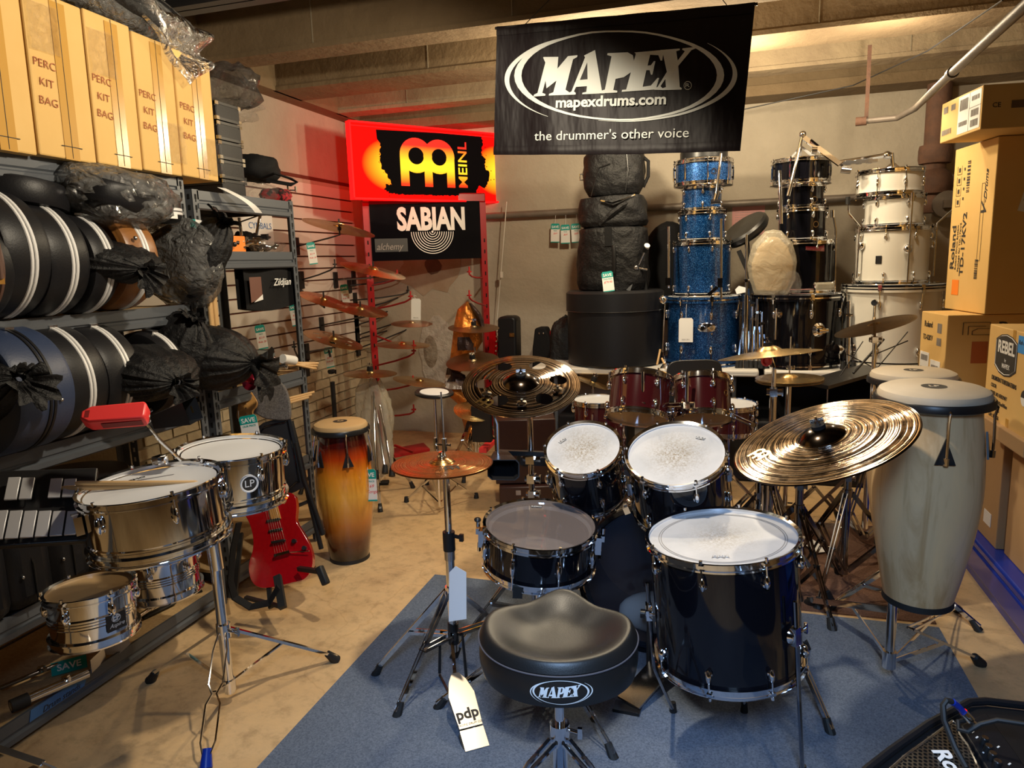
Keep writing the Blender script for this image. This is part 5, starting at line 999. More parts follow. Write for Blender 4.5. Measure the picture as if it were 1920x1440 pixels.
t = root('audio_cable', 'black audio cable with blue sleeve and silver plug in the amplifier', 'cable'); Dk = 1.5
MB().tube([K(1812, 1440, 1.42), K(1790, 1400, 1.45), K(1770, 1350, 1.47), K(1768, 1322, 1.48), K(1775, 1313, 1.48), K(1786, 1316, 1.48)], .006, 8).build('cord', m['rubber'], t)
MB().tube([K(1786, 1316, 1.48), K(1795, 1323, 1.49), K(1806, 1335, 1.5)], .007, 8).build('blue_sleeve', m['blue_paint'], t)
MB().cyl(K(1806, 1335, 1.5), K(1820, 1350, 1.5), .009).cyl(K(1820, 1350, 1.5), K(1832, 1360, 1.5), .005).build('plug', m['chrome'], t)
MB().tube([K(1835, 1365, 1.5), K(1815, 1350, 1.51), K(1796, 1353, 1.5), K(1797, 1368, 1.49), K(1815, 1372, 1.48), K(1838, 1358, 1.48), K(1870, 1350, 1.47), K(1925, 1358, 1.45)], .005, 8).build('second_cord', m['rubber'], t)
# ============================================================ shelving on the left
SX0, SX1 = -2.66, -2.17
def post(b, x, y, h, sx, sy):
    b.box((x, y-sy*.0, h/2), (.036, .003, h)).box((x-sx*.0175, y-sy*.018, h/2), (.003, .036, h))
def shelving(label, y0, y1, levels, top, name='shelving_unit'):
    t = root(name, label, 'shelving', T(SX1, y0, 0)); L_ = y1-y0; d = SX1-SX0
    for k, (x, y, sx, sy) in enumerate(((0, 0, -1, -1), (0, L_, -1, 1), (-d, 0, 1, -1), (-d, L_, 1, 1))):
        b = MB(); b.box((x+sx*.0015, y-sy*.019, top/2), (.003, .038, top)).box((x+sx*.02, y-sy*.0015, top/2), (.038, .003, top)); p = b.build('upright', m['steel_grey'], t, ang=0)
        h = MB(); z = .05
        while z < top-.02:
            xx = x-sx*.0004; h.b2((xx, y-sy*.023, z), (xx-sx*.0012, y-sy*.013, z+.020)).b2((xx, y-sy*.020, z-.012), (xx-sx*.0012, y-sy*.016, z))
            yy = y+sy*.0004; h.b2((x+sx*.014, yy, z), (x+sx*.024, yy+sy*.0012, z+.02)); z += .045
        h.build('keyhole_slots', m['hole_dark'] if k < 2 else m['slat'], p, ang=0)['kind'] = 'stuff'
    for z in levels:
        MB().b2((-d+.005, .005, z-.018), (-.008, L_-.005, z-.004)).build('shelf_board', m['particle'], t, ang=0)
        for x, s in ((0, 1), (-d, -1)):
            b = MB(); b.prism([(0, 0), (.010, 0), (.010, -.038), (.004, -.044), (.004, -.05), (.014, -.056), (.014, -.074), (.006, -.08), (0, -.08)], -(L_-.03), -.03, frame((x-.010, 0, z+.002), (0, -1, 0), (1, 0, 0)) if s > 0 else frame((x, 0, z+.002), (0, -1, 0), (1, 0, 0)))
            b.build('front_beam' if s > 0 else 'rear_beam', m['steel_grey'], t, ang=0)
        for y in (.012, L_-.012): MB().b2((-d+.02, y-.006, z-.06), (-.02, y+.006, z-.014)).build('side_beam', m['steel_black'], t, ang=0)
    return t
U1 = shelving('long dark grey steel shelving unit on the left holding drum cases', .25, 2.53, (.095, .435, .945, 1.365, 1.885), 1.90)
U2 = shelving('short grey steel shelving unit beyond the long one by the slatted wall', 2.575, 3.31, (.13, .5, .965, 1.585, 1.84), 1.845)
MB().bar((-.46, .02, 1.84-.3), (-.02, .7, 1.82), .012, .004).build('diagonal_brace', m['steel_black'], U2)
c = MB(frame((.0012, 1.42, .070), (1, 0, 0), (0, 1, 0))).prism([(-.11, -.012), (.10, -.012), (.12, .026), (-.1, .026)], 0, .0008).build('blue_tape_label', m['blue_tape'], U1)
c = text('Drum stands', .028, frame((.0026, 1.43, .070), (1, 0, 0), (0, 1, 0)), m['ink'], U1, shear=.4)
# ------------------------------------------------------------ cardboard boxes on top
seams_b = [(-60, 272), (73, 291), (184, 309), (270, 321), (344, 333), (412, 341)]; XB = -2.13
Ys = [at(x, y, X=XB).y for x, y in seams_b]
names = ['leftmost cut off by the frame', 'second from the left, pouch at its top', 'third from the left under the plastic bag', 'fourth from the left, beneath the hanging plastic', 'rightmost beside the black padded cases']
for i in range(5):
    y0, y1 = Ys[i]+.004, Ys[i+1]-.004; hgt = (.50, .515, .515, .50, .492)[i]
    t = root('carton', 'tall tan carton on the top shelf, '+names[i], 'box', T(XB, y0, 1.887) @ RX(-1.2))
    w_ = y1-y0; MB().b2((-.5, 0, 0), (0, w_, hgt)).build('box_body', m['card'], t, bev=.006, ang=0)
    G = lambda y, z, off=.0015: frame((off, y, z), (1, 0, 0), (0, 1, 0))
    MB(G(w_*.56, hgt/2)).b2((-.028, -hgt*.5, 0), (.028, hgt*.47, .0006)).build('packing_tape', m['tape'], t)
    MB(G(w_*.56, hgt/2, .0025)).b2((-.001, -hgt*.49, 0), (.001, hgt*.49, .0004)).b2((-.04, -hgt*.42, 0), (.04, -hgt*.415, .0004)).build('flap_seam', m['ink'], t)
    for j, s_ in enumerate(('PERC', 'KIT', 'BAG')): text(s_, .036, G(w_*.24, hgt*.56-j*.058, .0036) @ RZ(-3), m['ink_red'], t, bold=-.008)
    pz = (.5, .78, .74, .25, .2)[i]; py_ = (.1, .28, .3, .84, .84)[i]
    def pf(u, v, w_=w_, hgt=hgt, pz=pz, py_=py_): return (.004+.006*math.sin(u*9+v*5)*math.sin(v*11)+.006, w_*py_+(u-.5)*.11, hgt*pz+(v-.5)*.15)
    MB().sheet(10, 10, pf).build('clear_pouch', m['film'], t, ang=80)
# ------------------------------------------------------------ lumpy plastic on top of the cartons
def blobbag(name, label, cat, pts, rad, mm, seed=1, jit=.12, lumps=9, Mx=ID, sc=(1, 1, 1), n=40, group=None):
    """a crumpled bag: ellipsoid round the middle of pts, creased by noise"""
    from mathutils import noise
    c = sum(pts, V())/len(pts); b = MB(); vs = []; nn = n
    for j in range(nn//2+1):
        th = PI*j/(nn//2)
        for k in range(nn):
            a = 2*PI*k/nn; d = V((math.sin(th)*math.cos(a), math.sin(th)*math.sin(a), math.cos(th))); s = seed*7.3
            q = 1+jit*(noise.noise(d*1.8+V((s, 0, 0)))*1.2+abs(noise.noise(d*5+V((0, s, 0))))*.7-abs(noise.noise(d*11+V((0, 0, s))))*.35)
            e = 1/(abs(d.x)**2.6+abs(d.y)**2.6+abs(d.z)**2.6)**(1/2.6); p = d*e*q; vs.append((p.x*rad[0], p.y*rad[1], p.z*rad[2]))
    fs = [(j*nn+k, (j+1)*nn+k, (j+1)*nn+(k+1) % nn, j*nn+(k+1) % nn) for j in range(nn//2) for k in range(nn)]
    b.add(vs, fs); o = b.build(name, m[mm], ang=50); o.matrix_world = T(*c) @ Mx; return tag(o, label, cat, group)
t = blobbag('plastic_wrapped_bag', 'dark soft bag in clear plastic lying on the cartons, top left', 'bag', [V((-2.35, 2.2, 2.51))], (.26, .50, .105), 'crinkle_black', 2, .10, Mx=RX(-6))
o = blobbag('x', '', 'bag', [V((0, 0, 0))], (.275, .52, .115), 'wrap', 4, .14, Mx=ID); o.parent = t; o.matrix_world = t.matrix_world; o.name = 'plastic_wrap'
for k_ in ('label', 'category'): del o[k_]
def fl(u, v): return V((-.21+.03*math.sin(v*9)+.0, .12+(u)*.36, .02-(v)*.26*(1-abs(u-.62)*1.1)))*1+V((.46*(1), 0, 0))+V((.012*math.sin(u*14+v*6), 0, 0))
o = MB().sheet(16, 10, fl).build('hanging_plastic', m['wrap'], t, ang=80)
MB().prism([(0, 0), (.08, .01), (.09, .05), (.01, .05)], 0, .001, frame((.27, .15, .03), (1, 0, .3), (0, 1, 0))).build('paper_slip', m['paper'], t)
# ------------------------------------------------------------ round cases
def roundcase(name, label, cy, zb, R, th, mm='case_black', pip='piping', X=None, tilt=0, squash=1.0, rz=0, strip=True, latch=True, cat='case'):
    X = (-2.03-R) if X is None else X; t = root(name, label, cat, T(X, cy, zb+R*squash) @ RZ(rz) @ RX(tilt) @ RX(90))
    r_ = .022; h = th/2
    pr = [(0, -h), (R-r_, -h), (R-r_*.3, -h+r_*.3), (R, -h+r_), (R, h-r_), (R-r_*.3, h-r_*.3), (R-r_, h), (0, h)]
    MB(M4.Diagonal((1, squash, 1, 1))).lathe(pr, 56).build('case_body', m[mm], t)
    if strip:
        for k in (-1, 1): MB(M4.Diagonal((1, squash, 1, 1)) @ T(0, 0, -.01+k*.0075)).lathe([(R, -.006), (R+.003, -.004), (R+.003, .004), (R, .006)], 56).build('piping_band', m[pip], t)
    if latch: MB(RZ(80)).box((R+.004, 0, -.01), (.008, .05, .03)).build('latch', m['satin_chrome'], t)
    return t
def yx(px, py, X=-2.03): return at(px, py, X=X).y
z1 = 1.367
roundcase('violin_case', 'black case edged with brown piping at the far left of the upper row', yx(-5, 500), z1, .175, .13, 'case_black', 'piping_brown')
v_ = bpy.data.objects['violin_case']; MB().lathe([(.178, .066), (.182, .056), (.176, .048)], 56).build('brown_welt', m['piping_brown'], v_); MB().tube([(.17, -.05, .02), (.215, -.04, .03), (.22, .05, .03), (.17, .08, .02)], .012, 8).build('strap', m['piping_brown'], v_); MB().box((.2, -.045, .03), (.03, .03, .03)).box((.2, .07, .03), (.03, .03, .03)).build('buckle', m['gold'], v_)
roundcase('snare_case', 'largest black round case with white double band, upper row far left', yx(62, 500), z1, .205, .16)
roundcase('snare_case', 'black round case with white double band, second large in the upper row', yx(138, 500), z1, .188, .155)
roundcase('snare_case', 'white-banded black case inside torn black plastic, upper row', yx(205, 500), z1, .172, .11)
def tiedbag(name, label, c, R, knot, mm='crinkle_black', seed=1, sx=(1, 1, 1), tail=.1, cat='bag'):
    """sack with pleats that gather into a knot along 'knot'"""
    from mathutils import noise
    Mx = frame(c, knot); t = root(name, label, cat, Mx); n = 72; rows = 26; vs = []
    for j in range(rows+1):
        th = PI*(1-j/rows*.97); 
        for k in range(n):
            a = 2*PI*k/n; d = V((math.sin(th)*math.cos(a), math.sin(th)*math.sin(a), math.cos(th)))
            pl = max(0, (j/rows-.35)/.65); q = 1+.05*pl*math.sin(17*a+seed)*1.0+.04*pl*math.sin(29*a+seed*3)+.10*noise.noise(d*2.2+V((seed*3.1, 0, 0)))-.05*abs(noise.noise(d*7+V((0, seed, 0))))
            zz = math.cos(th)*(1 if th > PI/2 else 1.12); vs.append((d.x*R*q*sx[0], d.y*R*q*sx[1], zz*R*sx[2]*(.9+.1*q)))
    MB().add(vs, [(j*n+k, j*n+(k+1) % n, (j+1)*n+(k+1) % n, (j+1)*n+k) for j in range(rows) for k in range(n)]).build('sack', m[mm], t, ang=70)
    zt = R*sx[2]*1.08; b = MB()
    def tf(u, v):
        a = 2*PI*u; rr = .012+tail*.55*v*(1+.25*math.sin(7*a+seed)); return (rr*math.cos(a)+v*tail*.25, rr*math.sin(a)-v*tail*.35, zt-.012+tail*.7*v-tail*.3*v*v+.006*math.sin(11*a))
    b.sheet(40, 6, tf).lathe([(0, zt-.02), (.016, zt-.015), (.018, zt-.004), (.012, zt+.006)], 16).build('knot_tuft', m[mm], t, ang=70); return t
c = at(203, 500, X=-2.13); c.z = z1+.185; tiedbag('black_sack', 'knotted black sack in front of the tan case, upper row', c, .17, (1, -.05, -.22), seed=2, sx=(1.05, .45, .9), tail=.09)
roundcase('snare_case', 'tan brown round case with white double band and paper price sticker', yx(275, 500), z1, .188, .15, 'case_brown')
v_ = bpy.data.objects['snare_case.003']; MB(RZ(-2)).box((.1905, -.02, .035), (.002, .085, .04)).build('price_sticker', m['paper'], v_); MB().ball((.19, .07, .04), .008, 6).build('stud', m['satin_chrome'], v_)
MB().lathe([(.150, .0752), (.158, .078), (.166, .0752)], 56).build('welt', m['case_brown'], v_)
c = at(342, 505, X=-2.2); c.z = z1+.17
t = blobbag('wrapped_case', 'dark case in crinkled clear plastic at the right of the tan case', 'case', [c], (.16, .085, .16), 'case_black', 6, .05); o = blobbag('x', '', 'x', [V((0, 0, 0))], (.18, .10, .175), 'wrap', 7, .16); o.parent = t; o.matrix_world = t.matrix_world; o.name = 'plastic_wrap'
for k_ in ('label', 'category'): del o[k_]
c = at(378, 490, X=-2.12); c.z = 1.56; tiedbag('black_sack', 'long black plastic sack hanging at the end of the upper row', c, .15, (.55, .3, .9), seed=5, sx=(.75, .55, 1.1), tail=.1)
c = at(395, 424, X=-2.08); t = root('price_tag', 'folded white and teal price tag on the long black sack', 'tag', frame(c, (1, -.5, .5), (.2, 1, -.25))); MB().prism([(-.06, -.018), (.07, -.022), (.07, .02), (-.06, .022)], 0, .001).build('card', m['paper'], t); MB().prism([(.05, -.0225), (.071, -.0225), (.071, .0205), (.05, .021)], .001, .0016).prism([(-.085, -.015), (-.06, -.018), (-.06, .022), (-.08, .02)], .0, .0016).build('header', m['teal'], t)
# upper row, lying on the others
c = at(30, 400, X=-2.3); roundcase('soft_case', 'flat soft black case lying on the big case, far left', c.y, 0, .17, .09, 'case_black', strip=False, latch=False).matrix_world = T(c.x+.02, c.y-.02, 1.765) @ RX(-8)
c = at(215, 395, X=-2.15); t = blobbag('wrapped_case', 'black box wrapped in torn shiny plastic on top of the cases', 'case', [V((c.x, c.y, 1.77))], (.17, .19, .085), 'case_black', 9, .08, Mx=RX(-4)); o = blobbag('x', '', 'x', [V((0, 0, 0))], (.185, .205, .098), 'wrap', 11, .2); o.parent = t; o.matrix_world = t.matrix_world; o.name = 'plastic_wrap'
for k_ in ('label', 'category'): del o[k_]
c = at(315, 402, X=-2.1); t = roundcase('small_case', 'small round black case with silver band and paper label lying flat', 0, 0, .095, .10); t.matrix_world = T(c.x-.06, c.y, 1.745); MB().box((.09, -.03, -.03), (.02, .07, .018)).build('price_sticker', m['paper'], t)
# drumsticks hanging by the post
for i in range(4):
    p = at(391+i*4.5-(i % 2)*1.5, 560, X=-2.12); solo(MB().cyl((0, 0, -.21), (0, 0, .12), .0072, .0078, n=10).cyl((0, 0, .12), (0, 0, .19), .0078, .004, n=10), 'drumstick', m['wood_stick'], ['pale drumstick standing in the black cup, leftmost', 'pale drumstick standing in the black cup, second from left', 'pale drumstick standing in the black cup, third from left', 'pale drumstick standing in the black cup, rightmost'][i], 'drumstick', T(p.x, p.y, 1.43))
p = at(398, 632, X=-2.12); solo(MB().lathe([(.0, 0), (.036, 0), (.038, .13), (.034, .13), (.032, .01), (0, .01)], 24), 'stick_cup', m['black_plastic'], 'black cup holding pale drumsticks at the end of the middle shelf', 'cup', T(p.x, p.y, 1.14))
# ------------------------------------------------------------ middle row
z2 = .947
c = at(-20, 770, X=-2.2); c.z = z2+.2; tiedbag('black_sack', 'black sack at the far left of the middle row', c, .19, (1, -.2, .3), seed=7, sx=(1, .6, 1))
roundcase('case', 'navy blue round case with two silver studs in the middle row', yx(95, 745, -2.0), z2, .20, .2, 'case_blue', 'case_black', X=-2.2)
v_ = bpy.data.objects['case']; MB().ball((.202, -.02, .02), .006, 5).ball((.202, -.03, -.035), .006, 5).build('stud', m['satin_chrome'], v_); v_.name = 'round_case'
roundcase('snare_case', 'black case with a single white band beside the navy case', yx(172, 740), z2, .195, .17)
roundcase('snare_case', 'black white-banded case half wrapped in black plastic, middle row', yx(244, 740), z2, .19, .16)
c = at(272, 720, X=-2.1); c.z = z2+.19; tiedbag('black_sack', 'knotted black sack with a white tie in the middle row', c, .185, (1, -.25, -.15), seed=11, sx=(1, .55, 1), tail=.08)
MB().tube([(.014*math.cos(a/8*2*PI), .014*math.sin(a/8*2*PI), .198) for a in range(8)], .003, 5, closed=True).build('cable_tie', m['foam_white'], bpy.data.objects['black_sack.003'])
roundcase('snare_case', 'white-banded case showing through the opening of a black sack', yx(342, 720), z2, .165, .10)
c = at(330, 700, X=-2.2); c.z = z2+.21; tiedbag('black_sack', 'black sack draped round the last white-banded case', c, .185, (.6, .1, 1), seed=13, sx=(.9, .6, .95), tail=.07)
c = at(393, 700, X=-2.14); c.z = z2+.19; tiedbag('black_sack', 'biggest pleated black sack at the right end of the middle row', c, .185, (.9, .15, -.12), seed=17, sx=(1, .75, 1), tail=.17)
# cowbell below the middle row
c = at(322, 790, X=-1.75); t = root('cowbell', 'black cowbell with gold emblem pointing right under the red block', 'cowbell', frame(at(290, 790, D=2.15), at(360, 770, D=2.15)-at(290, 790, D=2.15), (0, 0, 1)))
b = MB(); b.v = [V(p) for p in ((-.02, -.02, 0), (.02, -.02, 0), (.02, .02, 0), (-.02, .02, 0), (-.035, -.05, .12), (.035, -.05, .12), (.035, .05, .12), (-.035, .05, .12))]; b.f = [(0, 1, 5, 4), (1, 2, 6, 5), (2, 3, 7, 6), (3, 0, 4, 7), (3, 2, 1, 0)]; b.mi = [0]*5; b.build('bell_body', m['black_plastic'], t, ang=20)
MB().box((.0, -.045, .09), (.022, .002, .022)).build('gold_emblem', m['gold'], t)
# ------------------------------------------------------------ lower rows
for i, (px, py, R, z, lb) in enumerate(((125, 905, .2, .60, 'flat round black soft case on the lower shelf, left'), (225, 870, .19, .60, 'flat round black soft case on the lower shelf, right'), (200, 850, .2, .72, 'black soft case stacked above the right flat case'))):
    t = root('soft_case', lb, 'case', T(-2.38, at(px, py, X=-2.2).y, z)); MB().lathe([(0, -.06), (R-.02, -.06), (R, -.045), (R, .02), (R-.01, .035), (0, .04)], 48).build('case_body', m['case_black'], t); MB().lathe([(R, -.01), (R+.004, -.005), (R, 0)], 48).build('zip', m['black_plastic'], t)
for i, (px, lb) in enumerate(((-20, 'black ribbed box case at far left of the lower shelf'), (70, 'black rounded soft case beneath the metal xylophone bars'), (148, 'black rounded soft case to the right under the xylophone'), (215, 'black rounded soft case behind the large timbale'))):
    y = at(px, 1030, X=-2.1).y; t = root('soft_case', lb, 'case', T(-2.33, y, .44)); MB().b2((-.22, -.085, 0), (.2, .085, .285)).build('case_body', m['case_black'], t, bev=.05); MB().tube([(.203, -.0, .02), (.205, 0, .15), (.16, .0, .29), (-.1, 0, .29)], .003, 6).build('zip', m['black_plastic'], t); MB().ball((.204, -.04, .12), .006, 5).build('stud', m['satin_chrome'], t)
# metal xylophone
mat('tone_metal', (.72, .72, .74), .38, .55)
Mx_ = frame(at(40, 950, D=1.95), (.55, -.62, .8), (.78, .6, -.1)); t = root('glockenspiel', 'silver metal bar glockenspiel resting on black cases at lower left', 'glockenspiel', Mx_)
MB().b2((-.30, -.11, -.03), (.17, .12, -.008)).build('frame_tray', m['black_plastic'], t, bev=.004)
for i in range(13):
    x = -.28+i*.034; L_ = .155-.004*i; MB().b2((x-.0145, -.095, 0), (x+.0145, -.095+L_*.66, .007)).build('tone_bar', m['tone_metal'], t, bev=.001)
for i in range(12):
    if i % 7 in (2, 6): continue
    x = -.263+i*.034; MB().b2((x-.0145, .015, .010), (x+.0145, .105-.003*i, .017)).build('tone_bar', m['tone_metal'], t, bev=.001)
# small timbales under the shelf
for i, (cx_, cy_, a_, b_, R, h, lb) in enumerate(((168, 1102, 76, 24, .122, .15, 'chrome timbale with square maker badge on the bottom shelf'), (300, 1036, 66, 20, .126, .15, 'chrome timbale deeper under the shelf beside the trolley wheel'))):
    Mx = disc(cx_, cy_, a_, b_, -13, R, D=(2.28, 2.72)[i]); d = drum('timbale', lb, Mx, R, h, 'chrome', 'tan_head', 6, 'bean', bottom=None, ph=-1.15 if i == 0 else -.9, ribs=True, lugz=.045)
    if i == 0:
        q = MB(RZ(-62)).box((R+.002, 0, -.09), (.003, .062, .052)).build('badge', m['ink'], d); text('LP', .024, RZ(-62) @ frame((R+.004, 0, -.078), (1, 0, 0), (0, 1, 0)), m['white_print'], d, bold=.02); text('Aspire', .018, RZ(-62) @ frame((R+.004, 0, -.1), (1, 0, 0), (0, 1, 0)), m['white_print'], d, shear=.4); q = MB(RZ(-62) @ frame((R+.004, 0, -.078), (1, 0, 0), (0, 1, 0))).tube([(.014*math.cos(k*PI/8), .012*math.sin(k*PI/8), 0) for k in range(16)], .0008, 4, closed=True).build('badge_ring', m['white_print'], d)
t = root('trolley_wheel', 'small black castor wheel on a silver bracket by the deeper timbale', 'wheel', frame(at(362, 1115, X=-2.25), (.8, -.6, 0))); MB().lathe([(.0, -.012), (.035, -.012), (.04, -.006), (.04, .006), (.035, .012), (.0, .012)], 28).build('tyre', m['rubber'], t); MB().lathe([(0, -.014), (.018, -.014), (.02, .014), (0, .014)], 20).build('hub', m['dark_chrome'], t); MB().bar((0, 0, 0), (-.09, .03, .02), .02, .03).build('bracket', m['satin_chrome'], t)
c = at(118, 1290, X=-2.3)
def rodthing(name, label, segs, r, mm='chrome', cat='stand', ends=None):
    t = root(name, label, cat); MB().cyl(segs[0], segs[1], r).build('tube', m[mm], t)
    if ends: MB().cyl(segs[0], V(segs[0]).lerp(V(segs[1]), .22), r*1.4).build('end_grip', m['rubber'], t)
    clampbit(MB(), V(segs[0]).lerp(V(segs[1]), .7)+V((0, 0, r)), .014).build('clamp', m['chrome'], t); return t
rodthing('folded_stand', 'folded chrome stand lying along the bottom shelf edge', (at(20, 1325, z=.125), at(165, 1262, z=.125)), .016, ends=True)
rodthing('folded_stand', 'second folded chrome stand lying behind on the bottom shelf', (at(0, 1290, z=.12), at(110, 1245, z=.12)), .008, 'dark_chrome')
rodthing('folded_stand', 'short chrome legs pointing at the folded paper tag', (at(228, 1176, z=.125), at(300, 1130, z=.125)), .009)
MB().bar(at(170, 1250, z=.12), at(196, 1225, z=.12), .004, .05).build('foot_plate', m['satin_chrome'], bpy.data.objects['folded_stand.006'] if 'folded_stand.006' in bpy.data.objects else None)
c = at(130, 1250, X=-2.25); t = root('price_tag', 'green SAVE tag lying on the folded chrome stand, bottom shelf', 'tag', frame(c, (.5, -.4, .8), (.6, .7, .0))); MB().b2((-.055, -.02, 0), (.055, .03, .001)).build('header', m['teal'], t); text('SAVE', .034, T(0, .004, .0015), m['white_print'], t, bold=.02)
solo(MB(frame(at(212, 1210, X=-2.2), (.4, -.75, .5), (.8, .5, .1))).prism([(-.055, .03), (-.01, -.055), (.06, -.01), (.05, .035), (.0, .02)], 0, .001), 'paper_tag', m['paper'], 'white folded paper tag hanging over the bottom shelf', 'tag')
solo(MB(T(-2.27, at(303, 1172, X=-2.27).y, .098) @ RZ(78)).prism([(-.08, -.014), (.06, -.016), (.085, 0), (.06, .014), (-.08, .012)], 0, .008), 'clamp_plate', m['black_plastic'], 'flat black metal plate with slots near the shelf edge', 'plate', bev=.002)
# ------------------------------------------------------------ second unit's clutter
X2 = -2.4
b0 = at(438, 300, X=X2)
for i in range(5):
    z = 1.845+i*.088; y = at(436, 340, X=-2.3).y; t = root('padded_case', ['bottom','second','middle','fourth','topmost'][i]+' of the stacked black cymbal cases with chrome corners', 'case', T(-2.44, y, z))
    MB().b2((-.15, -.085, 0), (.15, .085, .082)).build('case_body', m['case_black'], t, bev=.006)
    MB().b2((.148, -.087, .0), (.153, .087, .012)).b2((.148, -.087, .07), (.153, .087, .082)).b2((-.15, -.09, .06), (.15, -.086, .082)).build('rail', m['black_plastic'], t)
    for sy in (-1, 1):
        for zz_ in (.008, .074): MB().box((.148, sy*.08, zz_), (.014, .02, .016)).build('corner_cap', m['chrome'], t)
c = at(430, 225, X=-2.4); t = blobbag('plastic_bag', 'crumpled smoky plastic bag on top of the chrome-cornered cases', 'bag', [V((c.x, c.y, 2.385))], (.14, .11, .10), 'film_dark', 13, .35); 
c = at(425, 250, X=-2.45); blobbag('plastic_bag', 'clear plastic bag lying over the chrome-cornered cases', 'bag', [V((c.x, c.y+.06, 2.31))], (.12, .12, .05), 'film', 15, .35)
c = at(480, 320, X=-2.42); t = blobbag('tool_bag', 'black nylon pouch with a looped strap on the top shelf', 'bag', [V((c.x, c.y, 2.03))], (.11, .13, .07), 'black_fabric', 17, .12)
MB().tube([at(490, 335, X=-2.35), at(515, 325, X=-2.25), at(545, 335, X=-2.2), at(557, 342, X=-2.2), at(545, 346, X=-2.2), at(500, 338, X=-2.3)], .014, 6, flat=.4).build('strap', m['black_fabric'], t).matrix_parent_inverse = t.matrix_world.inverted()
c = at(482, 357, X=-2.3); blobbag('plastic_bag', 'clear bag with pale ribbon on the top shelf', 'bag', [V((c.x, c.y, 1.885))], (.09, .085, .05), 'film', 19, .25)
c = at(517, 357, X=-2.3); t = blobbag('knit_cap', 'red and black folded cloth in clear wrap on the top shelf', 'cloth', [V((c.x, c.y, 1.88))], (.08, .07, .042), 'red_lacquer', 21, .15); t.data.materials[0] = mat('red_cloth', (.4, .02, .03), .9, noise=(26, (.02, .005, .005), .03), bump=(60, .4, .004))
c = at(541, 368, X=-2.25); t = root('hihat_clutch', 'small chrome clutch standing at the end of the top shelf', 'clutch', T(c.x, c.y, 1.842)); MB().cyl((0, 0, 0), (0, 0, .04), .013).build('base', m['black_plastic'], t); MB().cyl((0, 0, .04), (0, 0, .1), .006).cyl((-.0, 0, .07), (.03, .02, .07), .004).box((.034, .02, .075), (.006, .01, .03)).build('screw', m['chrome'], t)
c = at(455, 385, X=-2.14); t = solo(MB().sheet(2, 12, lambda u, v: (-2.145+.02*v+.04*math.sin(v*2.5), at(415+v*55, 352+v*48, X=-2.145).y+(u-.5)*.055, at(415+v*55, 352+v*48, X=-2.145).z)), 'price_tag', m['paper'], 'long white price tag curling over the top shelf beam', 'tag')
# shelf z 1.585: hardware clutter
def bits(px, py, X, zb, n, sx_, seed, labels, nm='hardware_clamp', cat='clamp', group=None):
    rs = random.Random(seed)
    for i in range(n):
        c = at(px+rs.uniform(-sx_, sx_), py, X=X+rs.uniform(-.1, .08)); b = MB(RZ(rs.uniform(0, 180)) @ RY(rs.uniform(-20, 20)))
        b.cyl((-.05, 0, 0), (.05+rs.uniform(0, .05), 0, 0), .007).cyl((0, -.03, .0), (0, .035, .01), .009).box((.03, 0, .008), (.022, .032, .024)).bar((.0, .035, -.012), (.0, .035, .03), .005, .014).ball((-.05, 0, 0), .012, 5)
        t = solo(b, nm, m[('chrome', 'satin_chrome', 'dark_chrome', 'black_plastic')[rs.randrange(4)]], labels, cat, T(c.x, c.y, zb+.018+rs.uniform(0, .05)), group)
bits(470, 470, -2.3, 1.588, 9, 45, 1, 'small metal drum hardware clamp jumbled on the middle shelf beyond the sacks', group='clamps on the middle shelf')
bits(455, 640, -2.3, .968, 34, 50, 2, 'small metal drum hardware piece heaped on the shelf under the black pouch', group='hardware heap on the lower shelf')
bits(475, 690, -2.25, .968, 26, 50, 5, 'small metal drum hardware piece heaped on the shelf under the black pouch', group='hardware heap on the lower shelf')
solo(MB().b2((-.04, -.05, 0), (.05, .05, .075)), 'orange_box', m['orange'], 'small bright orange box on the shelf beside the black sack', 'box', T(at(432, 466, X=-2.28).x, at(432, 466, X=-2.28).y, 1.587), ang=0, bev=.003)
for i, (x0, y0, x1, y1) in enumerate(((448, 408, 455, 455), (488, 403, 478, 455))): solo(MB().cyl(at(x1, y1, X=-2.35), at(x0, y0, X=-2.35), .008).ball(at(x1, y1-4, X=-2.34), .018, 6), 'hardware_rod', m['chrome'], ['dark chrome rod leaning upright on the middle shelf, left', 'bright chrome rod leaning upright on the middle shelf, right'][i], 'rod')
c = at(500, 460, X=-2.3); blobbag('plastic_bag', 'small clear bag of hardware on the middle shelf', 'bag', [V((c.x, c.y, 1.615))], (.07, .10, .028), 'film', 23, .2)
c = at(460, 450, X=-2.45); blobbag('black_pouch', 'crumpled black pouch at the back of the middle shelf', 'bag', [V((c.x, c.y, 1.64))], (.07, .06, .06), 'black_fabric', 25, .2)
t = solo(MB(frame(at(485, 427, X=WX+.0245), (1, 0, 0), (0, 1, 0))).b2((-.2, -.11, 0), (.16, .11, .002)), 'paper_sign', m['paper'], 'white paper sign with blue handwriting behind the shelf', 'sign', ang=0)
text('CYMBALS', .06, frame(at(488, 424, X=WX+.028), (1, 0, 0), (0, 1, 0)) , m['blue_tape'], t); 
